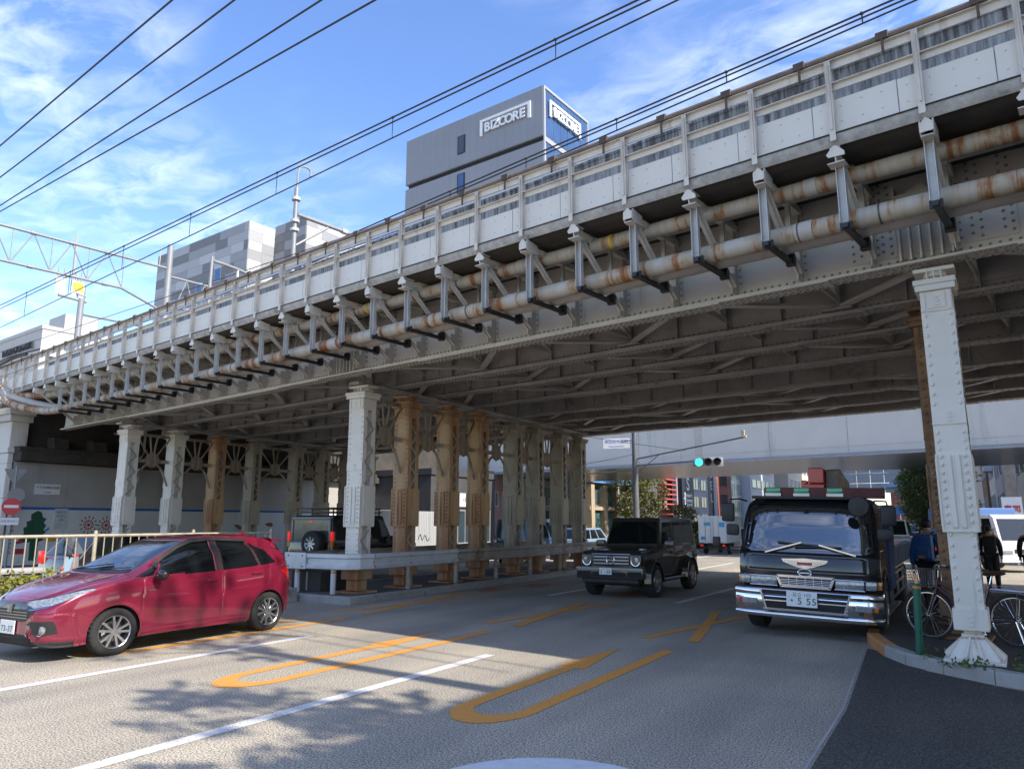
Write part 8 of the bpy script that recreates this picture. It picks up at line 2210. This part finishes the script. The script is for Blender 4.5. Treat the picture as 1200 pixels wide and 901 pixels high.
# bicycle standing behind the corner column
def bicycle():
    rear, front = Vector((.475, 12.0)), Vector((-.545, 12.32))
    d = (front - rear); rz = math.atan2(d.y, d.x) + R(90)      # bicycle faces local -y
    b = thing('bicycle', 'city bicycle with wire basket and brown saddle parked behind the corner column', 'bicycle', (rear.x, rear.y, .145), rz)
    FR = mat('dark_red_bike_frame', (.055, .012, .016), .3, .3, var=.1, coat=.6)
    wbase = d.length; r = .325
    for y in (0, -wbase):
        t = MB(); t.tube([(0, y + r * math.cos(a), r + r * math.sin(a)) for a in np.linspace(0, 2 * math.pi, 41)], .019, 8); w = t.build('wheel', RUBBER, b, smooth=True)
        t = MB(); t.tube([(0, y + (r - .03) * math.cos(a), r + (r - .03) * math.sin(a)) for a in np.linspace(0, 2 * math.pi, 41)], .013, 6); t.tube([(-.04, y, r), (.04, y, r)], .022, 8); t.build('rim', CHROME, w, smooth=True)
        t = MB()
        for q in range(28):
            a = 2 * math.pi * q / 28; a2 = a + (.5 if q % 2 else -.5); s = .03 if q % 4 < 2 else -.03
            t.tube([(s, y + .02 * math.cos(a2), r + .02 * math.sin(a2)), (0, y + (r - .03) * math.cos(a), r + (r - .03) * math.sin(a))], .0022, 4)
        t.build('spokes', CHROME, w, kind='stuff')
        t = MB()
        for q in range(10):
            a0, a1 = R(20 + q * 15), R(20 + (q + 1) * 15)
            rr = r + .035
            t.add([(-.028, y + rr * math.cos(a0), r + rr * math.sin(a0)), (.028, y + rr * math.cos(a0), r + rr * math.sin(a0)), (.028, y + rr * math.cos(a1), r + rr * math.sin(a1)), (-.028, y + rr * math.cos(a1), r + rr * math.sin(a1))], [(0, 1, 2, 3)])
        t.build('mudguard', CHROME_D, b)
    bbk = (0, -.44, .28); seat = (0, -.27, .78); hd = (0, -.90, .84); hl = (0, -.93, .70)
    t = MB()
    for (p, q, rr) in ((bbk, seat, .017), (hl, bbk, .02), ((0, -.91, .76), (0, -.36, .52), .017), ((0, -.955, .62), hd, .02), (bbk, (.05, 0, r), .011), (bbk, (-.05, 0, r), .011), ((0, -.30, .70), (.05, 0, r), .009), ((0, -.30, .70), (-.05, 0, r), .009)): t.tube([p, q], rr, 8)
    t.build('frame', FR, b, smooth=True, kind='stuff')
    t = MB()
    for s in (-1, 1): t.tube([(s * .05, -.95, .64), (s * .05, -wbase, r)], .013, 8)
    t.box(-.06, .06, -.97, -.93, .62, .66); t.build('fork', FR, b, smooth=True)
    t = MB(); t.tube([seat, (0, -.235, .90)], .013, 8); t.build('seat_post', CHROME, b)
    t = MB(); t.ico((0, -.20, .925), 1.0, 2, (.10, .13, .035)); t.tube([(0, -.28, .925), (0, -.40, .93)], [.05, .025], 8); t.build('saddle', mat('brown_saddle', (.07, .03, .022), .5, var=.15), b, smooth=True)
    t = MB(); t.tube(smooth_path([(-.27, -.66, 1.0), (-.27, -.80, 1.02), (-.12, -.90, .98), (0, -.885, .95), (.12, -.90, .98), (.27, -.80, 1.02), (.27, -.66, 1.0)], 5), .012, 8); t.tube([hd, (0, -.885, .96)], .014, 8); t.build('handlebar', CHROME, b, smooth=True)
    for s in (-1, 1):
        t = MB(); t.tube([(s * .27, -.58, .995), (s * .27, -.70, 1.005)], .018, 8); t.build('grip', PLAST, b, smooth=True)
        t = MB(); t.tube([(s * .25, -.80, 1.0), (s * .25, -.66, .97)], .006, 5); t.build('brake_lever', CHROME, b)
    t = MB()
    for k in range(7):
        f = k / 6; z = .70 + .24 * f; wx, y0, y1 = .13 + .05 * f, -1.0 + .01 * f, -1.24 - .05 * f
        if k in (0, 3, 6) or True: t.tube([(-wx, y0, z), (wx, y0, z), (wx, y1, z), (-wx, y1, z), (-wx, y0, z)], .0035 if k not in (0, 6) else .006, 4)
    for k in range(9):
        f = (k - 4) / 4
        t.tube([(f * .13, -1.24, .70), (f * .18, -1.29, .94)], .003, 4); t.tube([(f * .13, -1.0, .70), (f * .18, -.99, .94)], .003, 4); t.tube([(f * .13, -1.0, .70), (f * .13, -1.24, .70)], .003, 4)
        t.tube([(-.13, -1.12 + f * .12, .70), (-.18, -1.14 + f * .15, .94)], .003, 4); t.tube([(.13, -1.12 + f * .12, .70), (.18, -1.14 + f * .15, .94)], .003, 4)
    t.build('basket', CHROME, b, kind='stuff')
    t = MB(); t.tube([(-.06, .12, .70), (-.06, -.26, .72), (.06, -.26, .72), (.06, .12, .70), (-.06, .12, .70)], .007, 6); t.tube([(0, .12, .70), (0, -.26, .72)], .006, 6)
    for s in (-1, 1): t.tube([(s * .06, .05, .70), (s * .05, 0, r)], .006, 6)
    t.build('carrier', CHROME, b, kind='stuff')
    t = MB(); t.tube([(-.06, 0, r), (-.14, .10, .01), (.14, .10, .01), (.06, 0, r)], .010, 6); t.build('stand', CHROME, b)
    t = MB(); t.tube([(.06, -.44, .28), (.07, -.36, .12)], .009, 6); t.tube([(-.06, -.44, .28), (-.07, -.52, .44)], .009, 6); t.build('crank', CHROME, b, kind='stuff')
    t = MB(); t.cbox(.07, .16, -.40, -.32, .10, .125, .006); t.build('pedal', PLAST, b); t = MB(); t.cbox(-.16, -.07, -.56, -.48, .43, .455, .006); t.build('pedal', PLAST, b)
    t = MB(); t.lathe([(.09, .03), (.092, .034), (.09, .038)], 24, axis='x', caps=False, origin=(.02, -.44, .28)); t.build('chain_guard', CHROME_D, b)
    t = MB(); t.ico((0, .13, .62), 1, 1, (.03, .015, .03)); t.build('reflector', LAMP_R, b)
bicycle()
# scooter behind the fence
def scooter():
    c = thing('scooter', 'black and silver scooter seen from behind through the left fence', 'scooter', (-16.6, 8.6, 0), R(172))
    ws = wheel_mesh(.26, .12, .15, 5, 'single')
    for y in (-.68, .62):
        w = link_mesh('wheel', ws[0], c); w.location = (0, y, .26); link_mesh('rim', ws[1], w)
    b = MB(); b.ico((0, .42, .58), 1, 3, (.17, .48, .17)); b.build('tail_body', PLAST, c, smooth=True)
    b = MB(); b.cbox(-.15, .15, .0, .85, .70, .82, .05); b.build('seat', mat('pale_grey_seat', (.32, .31, .30), .6, var=.1), c, smooth=True)
    b = MB(); b.prism([(-.62, .42), (-.42, .30), (.1, .28), (.1, .36), (-.35, .40), (-.48, 1.0), (-.58, 1.02)], 'x', -.2, .2); b.build('leg_shield', PAINT_SIL, c)
    b = MB(); b.tube([(0, -.66, .26), (0, -.48, 1.05)], .035, 8); b.tube([(-.34, -.36, 1.06), (0, -.48, 1.05), (.34, -.36, 1.06)], .018, 8); b.build('handlebar', PLAST, c, smooth=True)
    for s in (-1, 1):
        b = MB(); b.tube([(s * .22, -.42, 1.06), (s * .30, -.44, 1.25)], .008, 6); b.cbox(s * .24, s * .38, -.46, -.43, 1.22, 1.34, .02); b.build('mirror', PLAST, c, smooth=True)
    b = MB(); b.cbox(-.10, .10, .84, .92, .60, .70, .02); b.build('tail_lamp', LAMP_R, c)
    b = MB(); b.box(-.11, .11, .93, .94, .40, .55); b.build('number_plate', PLATE, c)
    b = MB(); b.tube([(.16, .2, .25), (.18, .85, .36)], [.04, .06], 10); b.build('exhaust', CHROME, c, smooth=True)
    b = MB(); b.prism([(-.70, 1.08), (-.52, 1.06), (-.40, 1.45), (-.46, 1.46)], 'x', -.17, .17); b.build('windshield', mat('smoky_screen', (.10, .12, .15), .1, var=0), c)
    b = MB(); b.box(-.08, .08, -.2, .7, .25, .42); b.build('engine', DARK, c)
scooter()
